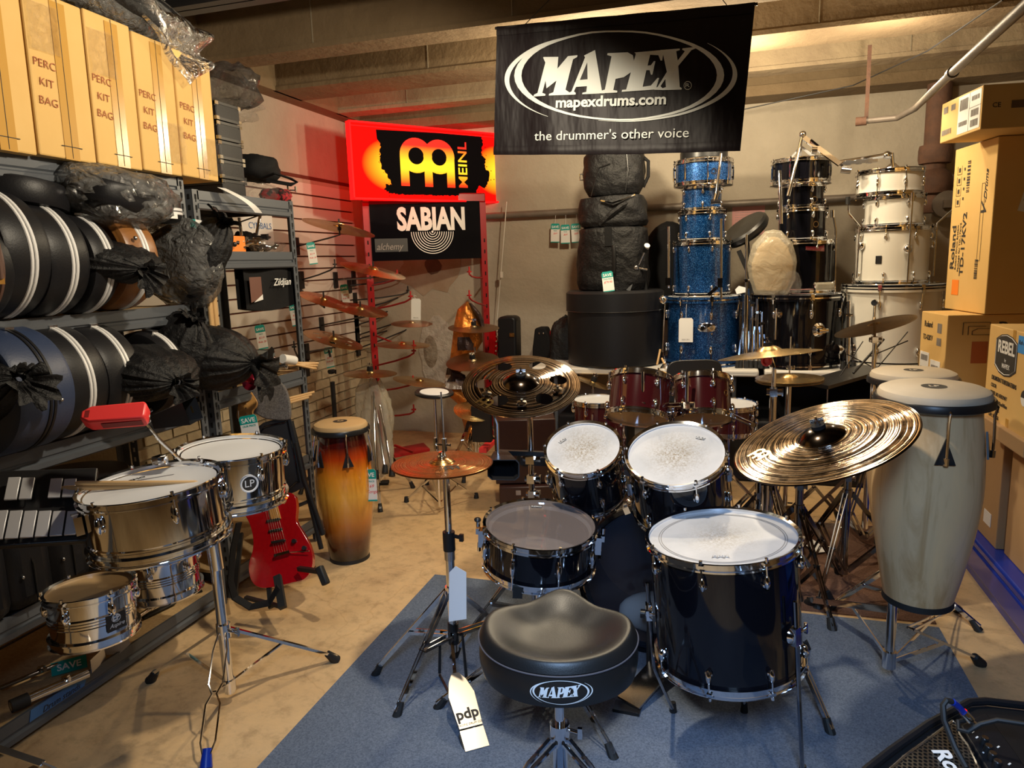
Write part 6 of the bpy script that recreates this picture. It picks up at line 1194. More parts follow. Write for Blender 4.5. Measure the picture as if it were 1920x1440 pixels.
# black pouch hanging with script lettering
Y0 = at(452, 540, X=-2.22).y; Y1 = at(545, 540, X=-2.22).y; zt_ = 1.515; zb_ = at(500, 575, X=-2.22).z
t = root('cymbal_bag', 'black cymbal bag with white script hanging under the shelf', 'bag', T(-2.2, Y0, zb_)); h_ = zt_-zb_
MB().sheet(14, 12, lambda u, v: (.012*math.sin(u*7)*math.sin(v*4+1), u*(Y1-Y0), v*h_-.02*math.sin(u*PI)*(1-v))).sheet(14, 12, lambda u, v: (-.05-.02*math.sin(u*PI), u*(Y1-Y0), v*h_-.02*math.sin(u*PI)*(1-v))).sheet(14, 2, lambda u, v: (-.05*v+.012*math.sin(u*7)*math.sin(1)*(1-v), u*(Y1-Y0), -.02*math.sin(u*PI))).build('pouch', m['black_fabric'], t, ang=60)
text('Zildjian', .05, frame((.02, (Y1-Y0)*.68, h_*.60), (1, 0, 0), (0, 1, 0)), m['white_print'], t, shear=.35, bold=.005)
MB().prism([(0, 0), (.09, .02), (.09, .12), (0, .12)], 0, .001, frame((.022, .01, .03), (1, 0, 0), (0, 1, 0))).build('photo_label', mat('label_brown', (.16, .07, .05), .5), t); MB().prism([(.02, 0), (.09, .01), (.09, .035)], 0, .001, frame((.024, .01, .03), (1, 0, 0), (0, 1, 0))).build('white_corner', m['paper'], t)
c = at(420, 630, X=-2.3)
t = root('practice_pad', 'round dark practice pad with silver rim on the lower shelf', 'pad', T(at(463, 652, X=-2.3).x, at(463, 652, X=-2.3).y, 1.06)); MB().lathe([(0, 0), (.12, 0), (.13, .012), (.13, .03), (0, .03)], 40).build('body', mat('pad_grey', (.1, .12, .12), .5), t); MB().lathe([(.13, .008), (.134, .004), (.13, 0)], 40).lathe([(.13, .034), (.133, .03), (.126, .03)], 40).build('rim', m['chrome'], t)
for i in range(6): 
    p0 = at(528, 680+(i//3)*6, X=-2.2); p1 = at(596-(i % 3)*2-(i//3)*4, 681+(i % 3)*5, X=-2.14); solo(MB().cyl(p0+V((0, 0, .012*(i % 3))), p1+V((0, 0, 0)), .007, .0062, n=8).ball(p1, .006, 4), 'drumstick', m['wood_stick'], 'pale drumstick in a bundle jutting past the end of the lower shelf', 'drumstick', group='bundle of drumsticks on the shelf end')
solo(MB().cyl(at(532, 672, X=-2.16)-V((0, .01, 0)), at(552, 676, X=-2.15), .024, n=16), 'stick_wrapper', m['paper'], 'white and black paper sleeve round the drumstick bundle', 'sleeve')
for i in range(3): solo(MB().cyl(at(520, 752+i*5, X=-2.2), at(589-i*5, 735+i*5, X=-2.1), .0065, n=8), 'drumstick', m['wood_stick'], ['upper', 'middle', 'lower'][i]+' brown drumstick poking out behind the folding chair', 'drumstick')
# magazines on the lowest shelf of unit two
rs = random.Random(4)
for i in range(12):
    solo(MB(RZ(rs.uniform(-9, 9))).b2((-.13, -.18, 0), (.14, .1, .012)), 'magazine', mat('mag%d' % i, (rs.uniform(.4, .8),)*3, .6) if i % 3 else m['red_plastic'], 'thin magazine in the leaning pile behind the red guitar', 'magazine', T(-2.25+rs.uniform(-.02, .03), 2.92+rs.uniform(-.03, .03), .502+i*.0135) @ RX(0), 'magazines behind the guitar', ang=0)
# ------------------------------------------------------------ timbales in front
Mt1 = disc(284, 906, 127, 33, -12, .192); Mt2 = disc(434, 842, 98, 25, -5, .172)
for i, (Mx, R, lb) in enumerate(((Mt1, .182, 'large chrome timbale in front with two drumsticks on its head'), (Mt2, .162, 'smaller chrome timbale with round maker badge above the red guitar'))):
    d = drum('timbale', lb, Mx, R, .165, 'chrome', 'head_white', 6, 'bean', bottom=None, ph=-1.35+.3*i, lugz=.05, sink=.006, ls=1.2)
    MB().lathe([(R, -.125), (R+.004, -.128), (R+.004, -.133), (R, -.136)], 64).lathe([(R-.001, -.16), (R+.006, -.165), (R+.004, -.17), (R-.006, -.166)], 64).build('shell_bead', m['chrome'], d)
    if i: 
        Mb_ = RZ(-74) @ frame((R+.003, 0, -.075), (1, 0, 0), (0, 1, 0)); MB(Mb_).lathe([(.026, 0), (.028, .003), (.024, .003), (.022, 0)], 32).build('badge_ring', m['foam_white'], d); MB(Mb_).lathe([(.024, .0006), (0, .0006)], 32).build('badge', m['ink'], d); text('LP', .032, Mb_ @ T(0, 0, .001), m['foam_white'], d)
    else: MB(RZ(-170)).box((R+.012, 0, -.06), (.02, .05, .05)).build('mount_bracket', m['chrome'], d); text('REMO', .022, T(-.04, .1, -.005) @ RZ(20), m['ink'], d)
    MB(RZ(60 if i == 0 else 200)).box((R+.01, 0, -.05), (.02, .05, .04)).build('mount_bracket', m['chrome'], d)
for i, (x0, y0, x1, y1) in enumerate(((140, 906, 372, 905), (114, 915, 354, 912))):
    a_, b_ = at(x0, y0, D=2.0), at(x1, y1, D=2.02); L_ = (b_-a_).length; solo(MB(frame(a_, b_-a_)).lathe([(0, 0), (.005, .003), (.0068, .012), (.0068, L_-.01), (.004, L_), (0, L_)], 12), 'drumstick', m['wood_stick'], ['drumstick lying further back across the large timbale', 'drumstick lying nearer the camera across the large timbale'][i], 'drumstick')
hub = at(430, 1283, z=.07); hx, hy = hub.x, hub.y; t = root('timbale_stand', 'chrome tripod stand under the two front timbales', 'stand')
tt_ = at(402, 990, D=2.1); MB().cyl((hx, hy, .04), (hx-.005, hy, .52), .0175).cyl((hx, hy, .5), (hx-.008, hy, .62), .0225).cyl((hx-.008, hy, .6), (hx-.012, hy+.0, .78), .0155).build('pole', m['chrome'], t)
b = MB(); clampbit(b, (hx-.01, hy, .80), .03); b.bar(Mt1 @ V((.13, .14, -.05)), (hx-.012, hy, .79), .02, .012).bar(Mt2 @ V((-.12, -.13, -.05)), (hx-.012, hy, .79), .02, .012); b.build('cross_bracket', m['chrome'], t)
MB().cyl((hx, hy, .25), (hx, hy, .3), .024).cyl((hx+.02, hy, .275), (hx+.05, hy, .275), .006).box((hx+.055, hy, .275), (.012, .012, .03)).build('collar', m['chrome'], t)
for fx, fy, hh, k in ((*at(281, 1268, z=.02).xy, .275, 0), (*at(630, 1230, z=.02).xy, .275, 0), (*at(385, 1430, z=.02).xy, .275, 1)):
    p0 = V((hx, hy, hh)); p1 = V((fx, fy, .022)); d = p1-p0; s = V((-d.y, d.x, 0)).normalized(); p0 = p0+V((d.x, d.y, 0)).normalized()*.02; b = MB()
    if k:
        for q in (-1, 1): b.tube([p0+s*.012*q, p0.lerp(p1, .15)+s*.022*q, p0.lerp(p1, .42)+s*.022*q, p0.lerp(p1, .5)+s*.007*q, p0.lerp(p1, .58)+s*.022*q, p0.lerp(p1, .86)+s*.022*q, p1+s*.004*q], .0032, 6)
    else: b.bar(p0, p1, .02, .010, side=s)
    l = b.build('leg', m['chrome'], t); pm = p0.lerp(p1, .48); MB().bar(V((hx, hy, .075)), pm, .012, .004, side=s).build('brace', m['chrome'], t)
    MB().cyl(p1-d.normalized()*.04, p1-V((0, 0, .02)), .013, .02).build('foot', m['blue_paint' if k else 'rubber'], l)
MB().cyl((hx, hy, .05), (hx, hy, .09), .022).build('lower_collar', m['chrome'], t)
# red block on a rod
qa = at(162, 793, D=2.0); qb = at(272, 768, D=2.0); ax = (qb-qa).normalized(); t = root('jam_block', 'red plastic jam block with a slot, mounted above the timbales', 'percussion block', frame((qa+qb)/2, V((.25, -.5, .6)), ax)); L_ = (qb-qa).length
oc = [(-L_/2, -.012), (-L_*.36, -.028), (L_*.46, -.030), (L_/2, -.02), (L_/2, .02), (L_*.46, .030), (-L_*.36, .028), (-L_/2, .012)]
MB().prism(oc, -.022, .022).build('block', m['red_plastic'], t, bev=.006)
sd_ = MB().b2((-L_*.18, -.0315, -.009), (L_*.44, -.030, .011)).build('slot', mat('red_dark', (.22, .01, .01), .6), t); MB().b2((-L_*.43, -.012, .022), (-L_*.36, .012, .0225)).build('slot', m['red_dark'], t)
t = root('accessory_rod', 'thin chrome rod rising from the timbales to the red block', 'rod'); MB().tube([at(272, 792, D=2.03), at(300, 826, D=2.06), at(340, 863, D=2.1)], .005, 8).build('rod', m['chrome'], t); MB().ball(at(272, 785, D=2.03), .018, 6).cyl(at(262, 782, D=2.03), at(285, 768, D=2.05), .005).build('wing_bolt', m['dark_chrome'], t); clampbit(MB(), at(298, 862, D=2.13), .02).build('clamp', m['chrome'], t)
# corner of a fitting at the very bottom left
b = MB(); p0 = at(-20, 1398, z=.3); p1 = at(80, 1432, z=.27); b.bar(p0, p1, .02, .004).bar(p1, at(110, 1445, z=.25), .02, .004).bar(p1, at(40, 1450, z=.25), .012, .004); t = solo(b, 'floor_fitting', m['satin_chrome'], 'flat chrome stand leg cut off at the bottom left corner', 'stand')
# ------------------------------------------------------------ red guitar
Pb = at(528, 1098, z=.14); Pt = at(464, 740, D=(Pb-C0).dot(cf)+.30); up_ = (Pt-Pb).normalized(); nrm = cr.cross(up_).normalized(); nrm = nrm if nrm.dot(cf) < 0 else -nrm
FG = frame(Pb, nrm, cr); g_ = lambda pts, dz=0: [tuple(local_px(FG, x, y, dz).xy) for x, y in pts]
t = root('electric_guitar', 'red electric guitar with maple neck on a low stand', 'guitar', FG)
def smooth(pts, k=4):
    n = len(pts); o = []
    for i in range(n):
        p0, p1, p2, p3 = pts[i-1], pts[i], pts[(i+1) % n], pts[(i+2) % n]
        for j in range(k):
            u = j/k; o.append(tuple(.5*((2*p1[q])+(-p0[q]+p2[q])*u+(2*p0[q]-5*p1[q]+4*p2[q]-p3[q])*u*u+(-p0[q]+3*p1[q]-3*p2[q]+p3[q])*u**3) for q in (0, 1)))
    return o
body = [(455, 944), (461, 938), (468, 955), (485, 960), (497, 955), (503, 950), (525, 942), (532, 945), (537, 938), (533, 928), (543, 924), (553, 930), (556, 950), (555, 975), (566, 995), (580, 1020), (586, 1045), (583, 1068), (570, 1086), (545, 1093), (515, 1100), (490, 1102), (474, 1093), (467, 1075), (467, 1055), (474, 1030), (474, 1005), (467, 980), (458, 962)]
MB().prism(smooth(g_(body)), -.042, 0).build('body', m['red_body'], t, bev=.006)
nk = g_([(497, 932), (514, 927), (526, 972), (508, 977)]); nk2 = g_([(462, 795), (476, 790), (526, 972), (508, 977)], .012)
MB().prism(nk2, -.012, .008).build('neck', m['maple'], t, bev=.002)
b = MB()
for i in range(17):
    k = 1-.94*2**(-i/12)*1.0; k = 1-(2**(-(i+1)/12)); a = V(nk2[0]).lerp(V(nk2[3]), k*1.05); c = V(nk2[1]).lerp(V(nk2[2]), k*1.05); b.bar((*a, .009), (*c, .009), .0025, .002, side=(0, 0, 1))
b.build('frets', m['satin_chrome'], t)['kind'] = 'stuff'
hd = [(462, 797), (455, 790), (445, 783), (447, 760), (449, 730), (447, 712), (452, 704), (459, 703), (464, 710), (466, 722), (472, 735), (482, 752), (481, 762), (474, 772), (477, 791)]
MB().prism(smooth(g_(hd)), -.010, .006).build('headstock', m['maple'], t, bev=.002)
for i in range(6): p = g_([(452+i*1.5, 782-i*11)])[0]; q_ = g_([(463, 777-i*10)])[0]; k = MB().box((*p, .004), (.016, .008, .01)).cyl((*q_, .006), (*q_, .016), .0035, n=8).build('tuning_peg', m['chrome'], t)
for c_, w_ in (((513, 976), 0), ((517, 995), 0), ((523, 1016), 1)):
    e1, e2 = g_([(c_[0]-13, c_[1]+2), (c_[0]+13, c_[1]-3)]); MB().bar((*e1, .004), (*e2, .004), .014 if not w_ else .03, .010, side=(0, 0, 1)).build('pickup', m['black_plastic'], t, bev=.003)
e1, e2 = g_([(516, 1043), (545, 1035)]); MB().bar((*e1, .006), (*e2, .006), .03, .012, side=(0, 0, 1)).build('bridge', m['chrome'], t)
e1, e2 = g_([(546, 1036), (582, 1034)]); MB().tube([(*e1, .012), (*e2, .022)], .0025, 6).build('tremolo_arm', m['chrome'], t)
for x, y in ((552, 1015), (571, 1028)): p = g_([(x, y)])[0]; MB().cyl((*p, 0), (*p, .016), .011, .009).build('control_knob', m['black_plastic'], t)
b = MB()
for i in range(6): e1, e2 = g_([(463+i*2.2, 793), (518+i*4.6, 1040-i*1.2)]); b.cyl((*e1, .012), (*e2, .013), .0005, n=4)
b.build('strings', m['satin_chrome'], t)
ts = root('guitar_stand', 'low black guitar stand with rubber arms under the red guitar', 'stand'); b = MB()
MB().bar(at(560, 1066, D=3.1), at(603, 1072, D=3.0), .018, .018).build('arm', m['black_plastic'], ts); MB().bar(at(598, 1062, D=3.0), at(612, 1096, D=2.98), .03, .03).build('arm_grip', m['rubber'], ts, bev=.006)
MB().bar(at(520, 1080, D=3.0), at(530, 1140, D=2.9), .03, .02).build('arm_grip', m['rubber'], ts); MB().bar(at(460, 1120, D=3.0), at(530, 1138, D=2.95), .018, .012).build('arm', m['black_plastic'], ts); MB().bar(at(498, 1030, D=3.25), at(508, 1140, D=3.05), .02, .012).build('leg', m['black_plastic'], ts); MB().bar(at(452, 1000, D=3.3), at(440, 1120, D=3.1), .02, .012).build('leg', m['black_plastic'], ts)
st = [at(x, y, D=2.9) for x, y in ((448, 980), (437, 1030), (432, 1090), (440, 1120), (470, 1138), (505, 1130), (522, 1100))]
solo(MB().tube(st, .020, 6, flat=.25), 'guitar_strap', m['black_fabric'], 'black guitar strap looping down to the floor beside the red guitar', 'strap')
c = at(469, 805, D=3.0); price_tag('SAVE price tag hanging from the guitar headstock', frame(c, (.3, -1, .1), (1, .3, .16)), .075, .12, 'save', ('OUR PRICE',), string=[c+V((0, 0, .05)), at(448, 790, D=3.2), at(447, 770, D=3.2)])
p = at(474, 713, D=3.3); solo(MB(frame(p, (.3, -1, -.2))).lathe([(.0, -.02), (.024, -.018), (.03, .0), (.026, .01), (.018, .02), (.02, .035), (.03, .045), (.032, .05), (.0, .03)], 24), 'headstock_capo', mat('red_metal', (.25, .01, .03), .2, .6), 'dark red metallic knob clipped to the guitar headstock', 'knob')
# ------------------------------------------------------------ folding chair
Pq = at(540, 940, D=3.45); FCh = frame(Pq, V((.42, -.88, .18)), cr); h_ = lambda pts, dz=0: [tuple(local_px(FCh, x, y, dz).xy) for x, y in pts]
t = root('folding_chair', 'folded black metal chair with grey padded back behind the guitar', 'chair', FCh)
MB().prism(smooth(h_([(474, 712), (495, 709), (520, 713), (536, 728), (544, 755), (545, 782), (535, 788), (500, 785), (480, 775), (470, 770), (455, 740)])), -.02, .02).build('padded_back', m['grey_fabric'], t, bev=.012)
MB().prism(smooth(h_([(478, 805), (535, 782), (545, 785), (553, 815), (573, 900), (570, 914), (520, 935), (505, 930), (490, 880)]), 3), -.012, .002).build('seat_pan', m['black_plastic'], t, bev=.006)
MB().tube([(*p, .008) for p in smooth(h_([(485, 815), (533, 792), (541, 796), (560, 895), (556, 903), (518, 920)]), 3)], .004, 6, closed=True).build('seat_ridge', m['black_gloss'], t)
for k, pts in enumerate((((470, 770), (480, 830), (490, 900), (500, 960)), ((545, 790), (560, 850), (580, 940), (602, 1030)), ((555, 830), (570, 900), (592, 960), (606, 1003)))): MB().tube([(*p, -.02+.01*k) for p in h_(pts)], .012, 8).build('leg', m['black_plastic'], t)
e1, e2 = h_([(520, 965), (580, 940)]); MB().tube([(*e1, -.02), (*e2, -.02)], .009, 8).build('cross_bar', m['black_plastic'], t)
# ============================================================ banner
BQ = [at(932, 50, Y=3.3), at(1416, 5, Y=3.3), at(1388, 283, Y=3.3), at(925, 290, Y=3.3)]
t = root('banner', 'black satin drum maker banner hanging from the ceiling beams', 'banner')
def bf(u, v, off=0):
    p = BQ[0].lerp(BQ[1], u).lerp(BQ[3].lerp(BQ[2], u), v); w_ = .006*math.sin(u*11+v*1.5)*(.3+v*.7)+.003*math.sin(u*29-v*3); sag = .006*math.sin(u*PI)*v*v
    return p+V((0, w_-off, -sag))
MB().sheet(90, 30, lambda u, v: bf(u, v)).sheet(90, 30, lambda u, v: bf(u, v, -.002)).build('cloth', m['banner_satin'], t, ang=80)
MB().sheet(90, 3, lambda u, v: bf(u, v*.07, .004+.004*sn(v))).build('top_hem', m['banner_satin'], t, ang=80); MB().sheet(90, 3, lambda u, v: bf(u, .93+v*.07, .004+.004*sn(v))).build('bottom_hem', m['banner_satin'], t, ang=80)
iw = (BQ[1]-BQ[0]).length
def bp(x, y, off=.006):
    """crop coordinates of the lettering onto the banner's cloth"""
    px, py = 900+x/3.5556, y/3.5556; p = at(px, py, Y=3.3)
    a = BQ[0]; u = (p.x-a.x)/(BQ[1].x-a.x); 
    for _ in range(3):
        tp = BQ[0].lerp(BQ[1], u); bt = BQ[3].lerp(BQ[2], u); v = (p.z-tp.z)/(bt.z-tp.z); xl = BQ[0].lerp(BQ[3], v).x; xr = BQ[1].lerp(BQ[2], v).x; u = (p.x-xl)/(xr-xl)
    q = bf(u, v, off); return V((p.x, q.y, p.z))
LIN = {k: p for k, p in LET.items()}
mat('print_white', (.80, .84, .80), .55)
mapex(lambda x, y: bp(x, y), lambda x, y: bp(x, y, .0066), m['print_white'], mat('print_black', (.012, .008, .01), .5), t)
def btext(s, x0, y0, x1, y1, size, **k):
    a, b_ = bp(x0, y0, .0075), bp(x1, y1, .0075); fr = frame((a+b_)/2, (0, -1, 0), b_-a); o = text(s, size, ID, m['print_white'], None, **k)
    w_ = max(v.co.x for v in o.data.vertices)-min(v.co.x for v in o.data.vertices); cx_ = (max(v.co.x for v in o.data.vertices)+min(v.co.x for v in o.data.vertices))/2
    s_ = (b_-a).length/w_; o.data.transform(fr @ M4.Diagonal((s_, 1, 1, 1)) @ T(-cx_, 0, 0)); o.parent = t
btext('mapexdrums.com', 508, 690, 1242, 665, .062, bold=.03); btext("the drummer's other voice", 365, 912, 1393, 888, .058); btext('R', 1370, 572, 1398, 570, .022)
MB().tube([bp(1385+25*math.cos(a*PI/10), 571+27*math.sin(a*PI/10)) for a in range(20)], .0013, 5, closed=True).build('registered_ring', m['print_white'], t)
MB().cyl(BQ[0]+V((-.01, .004, -.005)), BQ[1]+V((.01, .004, -.005)), .006).build('rod', m['steel_black'], t); MB().tube([bf(.12, 0)+V((0, 0, .0)), bf(.25, 0)+V((0, .1, .17))], .002, 5).tube([bf(.9, 0), bf(.82, 0)+V((0, .1, .15))], .002, 5).build('cord', m['steel_black'], t)
# ============================================================ lightbox sign
SL, SR = at(655, 232, D=5.2), at(960, 251, D=6.0); BL, BR_ = at(660, 375, D=5.2), at(956, 378, D=6.0)
ct = (SL+SR+BL+BR_)/4; ux = (SR-SL); ux.z = 0; FS = frame(ct, V((0, 0, 1)), ux)      # local x along the sign, z up, -y out
wS = ((SR-SL).xy.length+(BR_-BL).xy.length)/2; hS = ((SL.z-BL.z)+(SR.z-BR_.z))/2
t = root('light_box_sign', 'glowing red and orange cymbal maker light box above the red rack', 'sign', FS)
MB().b2((-wS/2, 0, -hS/2), (wS/2, .05, hS/2)).build('housing', m['lightbox_edge'], t, ang=0)
MB().b2((-wS/2+.012, -.002, -hS/2+.012), (wS/2-.012, 0, hS/2-.012)).build('lit_panel', m['lightbox'], t, ang=0)
MB().b2((-wS/2, -.012, hS/2-.035), (wS/2, -.002, hS/2-.03)).b2((-wS/2, -.02, -hS/2), (wS/2, -.002, -hS/2+.012)).b2((-wS/2, -.02, hS/2-.012), (wS/2, -.002, hS/2)).b2((-wS/2, -.02, -hS/2), (-wS/2+.012, -.002, hS/2)).b2((wS/2-.012, -.02, -hS/2), (wS/2, -.002, hS/2)).build('frame', m['lightbox_edge'], t, ang=0)
iS = FS.inverted()
def sp(x, y, off=-.004):
    px, py = 640+x/4.8, 200+y/4.8; o = iS @ C0; d = (iS @ (C0+ray(px, py)))-o; k = (off-o.y)/d.y; return o+d*k
rg = random.Random(5)
edge = [(310, 205), (1265, 258), (1272, 330), (1260, 420), (1300, 470), (1285, 540), (1330, 590), (1325, 680), (1290, 740), (1235, 710), (1215, 800), (870, 800), (560, 790), (430, 780), (390, 740), (395, 700), (460, 700), (400, 600), (370, 560), (350, 480), (350, 330), (320, 290)]
pts_ = []
for i in range(len(edge)):
    a, b_ = edge[i], edge[(i+1) % len(edge)]; n_ = max(1, int(math.dist(a, b_)/14))
    for k in range(n_): u = k/n_; pts_.append((a[0]+(b_[0]-a[0])*u+rg.uniform(-9, 9)*(0 < i < 20), a[1]+(b_[1]-a[1])*u+rg.uniform(-7, 7)*(0 < i < 20)))
decal('black_patch', [pts_], lambda x, y: sp(x, y, -.004), mat('sign_black', (.003, .002, .003), .7, spec=.05), t)
b = []
for _ in range(170):
    i = rg.randrange(len(pts_)); x, y = pts_[i]; 
    if y < 250: continue
    x += rg.gauss(0, 16); y += rg.gauss(0, 14); s_ = rg.uniform(2, 6); b.append([(x-s_, y), (x, y-s_), (x+s_, y+1), (x+1, y+s_)])
decal('paint_speckle', b, lambda x, y: sp(x, y, -.0045), m['sign_black'], t)['kind'] = 'stuff'
c1_, c2_ = sp(542, 712), sp(1010, 308); ww = abs(c2_.x-c1_.x); hh = abs(c2_.z-c1_.z); mid = (c1_+c2_)/2
k = decal('maker_emblem', meinl_polys(1), lambda x, y: V((mid.x+x/474*ww, -.006, mid.z+(y+47)/400*hh*1.0)), m['lightbox_logo'], t)
pm_ = sp(1095, 530); o = text('MEINL', .115, frame((pm_.x, -.006, pm_.z), (0, -1, 0), (0, 0, 1)), m['lightbox_logo'], t, bold=.012, sx=1.12)
# sabian panel and red rack
RL, RR = at(684, 390, D=5.55), at(905, 390, D=5.85); ux = RR-RL; ux.z = 0; wR_ = ux.length; FR = frame((RL.x, RL.y, 0), (0, 0, 1), ux)
t = root('display_rack', 'tall red metal cymbal rack below the light box sign', 'rack', FR); zt_ = 2.03
MB().b2((-.02, -.02, 0), (.03, .03, zt_)).build('post', m['red_paint'], t); MB().b2((wR_-.03, -.02, 0), (wR_+.02, .03, zt_)).build('post', m['red_paint'], t); MB().b2((-.02, -.03, zt_-.04), (wR_+.02, .04, zt_+.035)).build('header', m['red_paint'], t, bev=.01)
MB().b2((-.02, -.25, 0), (.03, .35, .04)).b2((wR_-.03, -.25, 0), (wR_+.02, .35, .04)).build('foot', m['red_paint'], t)
h = MB(); 
for z in [.5+.09*i for i in range(14)]: h.b2((wR_-.006, -.0215, z), (wR_+.004, -.02, z+.03)).b2((.0, -.0215, z), (.01, -.02, z+.03))
h.build('slots', m['hole_dark'], t)['kind'] = 'stuff'
iR = FR.inverted()
def rp_(px, py, off=-.03): o = iR @ C0; d = (iR @ (C0+ray(px, py)))-o; k = (off-o.y)/d.y; return o+d*k
def arm(t, p, q, r, mm, tip=True, nm='arm'):
    """hook arm from p to q (world), turned up at the end"""
    p = V(p); q = V(q); k = p.lerp(q, .86)-V((0, 0, .012)); b = MB().tube([p, p.lerp(q, .5)-V((0, 0, .012)), k, q], r, 6)
    if tip: b.cyl(q, q+V((0, 0, .055)), r*.8).cyl(q+V((0, 0, .012)), q+V((0, 0, .022)), r*2.6, n=10)
    o = b.build(nm, m[mm], t); o.matrix_parent_inverse = t.matrix_world.inverted() if t else ID; return o
for (x0, y0, d0, x1, y1, d1) in ((905, 521, 5.83, 880, 514, 5.3), (911, 573, 5.83, 880, 558, 5.3), (706, 630, 5.55, 776, 652, 5.2), (722, 780, 5.5, 776, 772, 5.2), (708, 685, 5.5, 776, 662, 5.2), (700, 580, 5.5, 770, 560, 5.2), (698, 535, 5.5, 745, 520, 5.2), (712, 733, 5.5, 775, 718, 5.2)):
    arm(t, at(x0, y0, D=d0), at(x1, y1, D=d1), .007, 'red_paint')
pt = root('maker_panel', 'black cymbal maker panel with white lettering on the red rack', 'sign', FR); a_, b_ = rp_(695, 392), rp_(903, 484)
MB().b2((.03, -.03, b_.z), (wR_-.035, -.024, zt_-.03)).build('board', m['black_gloss'], pt, ang=0)
def rq(x, y, off=-.032): return rp_(640+x/4.8, 200+y/4.8, off)
def ptext(s, x0, y0, x1, size, mm, **k):
    a, b2_ = rq(x0, y0), rq(x1, y0); o = text(s, size, ID, mm, None, **k); xs = [v.co.x for v in o.data.vertices]; sc_ = (b2_.x-a.x)/(max(xs)-min(xs)); o.data.transform(frame(((a.x+b2_.x)/2, a.y, (a.z+b2_.z)/2), (0, -1, 0), (1, 0, 0)) @ M4.Diagonal((sc_, 1, 1, 1)) @ T(-(max(xs)+min(xs))/2, 0, 0)); o.parent = pt; return o
ptext('SABIAN', 500, 1020, 1112, .24, mat('print_cream', (.85, .8, .74), .5), bold=.04); ptext('alchemy', 320, 1262, 560, .075, m['ink_grey'], shear=.3)
MB().b2((rq(300, 1200).x, -.0315, rq(300, 1310).z), (rq(595, 1200).x, -.031, rq(300, 1190).z)).build('side_panel', mat('dark_grey_print', (.03, .03, .03), .5), pt)
cc_ = rq(820, 1125); R1 = abs(rq(1010, 1125).x-cc_.x); b = MB()
for i in range(9):
    r1 = R1*(1-i*.107); b.lathe([(r1-.006, 0), (r1, 0)] if i < 9 else [], 48, M=frame((cc_.x, cc_.y, cc_.z), (0, -1, 0), (1, 0, 0)), a0=PI, a1=2*PI)
b.lathe([(.009, 0), (0, 0)], 16, M=frame((cc_.x, cc_.y, cc_.z), (0, -1, 0), (1, 0, 0))); b.build('printed_rings', m['print_cream'], pt)
# red stored metal at the rack's foot
solo(MB().bar(at(735, 850, D=5.2), at(800, 838, D=5.3), .16, .02).bar(at(740, 835, D=5.1), at(775, 848, D=5.0), .015, .015), 'rack_foot_plate', m['red_paint'], 'red metal plates lying at the foot of the red rack', 'plate')
solo(MB().bar(at(905, 845, D=4.6), at(922, 828, D=4.9), .05, .03), 'red_case', m['red_plastic'], 'small red object on the floor left of the brown box drum', 'object')
# ============================================================ slat wall cymbals on arms
def slat_hook(label, wx, wy, px, py, X, mm='black_plastic', tip=True):
    w0 = at(wx, wy, X=WX+.03); w0.y = min(w0.y, 5.54); t = root('display_hook', label, 'hook'); MB().box(w0, (.02, .05, .13)).build('wall_plate', m['black_plastic'], t); arm(t, w0, at(px, py, X=X), .006, mm, tip); return t
CYM = [((636, 424), 68, -9, 13, .2, 'cymbal_copper', 'red-lit cymbal highest on the slatted wall', (556, 462)),
       ((700, 504), 62, 9, 13, .2, 'cymbal_brass', 'brass cymbal second highest, in front of the red rack post', (629, 525)),
       ((607, 560), 46, 10, 16, .18, 'cymbal_copper', 'copper cymbal half hidden behind the shelf post', (560, 540)),
       ((676, 578), 52, 11, 10, .18, 'cymbal_brass', 'brass cymbal below the copper one on the slatted wall', (603, 610)),
       ((626, 634), 56, 12, 15, .19, 'cymbal_brass', 'brass cymbal with oval holes on the slatted wall', (575, 660))]
for i, (c, a_, b_, an, R, mm, lb, wp) in enumerate(CYM):
    D_ = 5.0 if i not in (2, 4) else 4.75; Mx = disc(c[0], c[1], a_, b_, an, F and a_/F*D_)
    cymbal('cymbal', lb, Mx, a_/F*D_, mm, holes=None if i != 4 else [(math.radians(q), .12, .022) for q in (20, 70, 120, 170, 220, 270, 330)])
    w0 = at(*wp, X=WX+.03); t = root('display_hook', 'black wall hook carrying the '+lb.split(' on the')[0].split(' half')[0].split(',')[0], 'hook'); MB().box(w0, (.02, .05, .13)).build('wall_plate', m['black_plastic'], t)
    e = Mx.translation; MB().tube([w0, w0.lerp(e, .8)-V((0, 0, .05)), e-V((0, 0, .06)), e+V((0, 0, .05))], .006, 6).cyl(e+V((0, 0, -.03)), e+V((0, 0, -.005)), .014, n=10).build('arm', m['black_plastic'], t)
hk = [(565, 525, 628, 500), (655, 535, 750, 522), (700, 520, 787, 508), (690, 560, 765, 548), (700, 580, 775, 545), (710, 575, 790, 545), (715, 590, 800, 562), (720, 600, 808, 562), (720, 625, 808, 592), (735, 615, 790, 585), (725, 640, 772, 612), (575, 690, 552, 655)]
for i, (a, b_, c, d) in enumerate(hk):
    ps = ('first', 'second', 'third', 'fourth', 'fifth', 'sixth', 'seventh', 'eighth', 'ninth', 'tenth', 'eleventh', 'twelfth')[i]
    slat_hook('empty black display hook on the slatted wall, %s counting from the top' % ps, a, b_, c, d, -2.72 if i else -2.8)
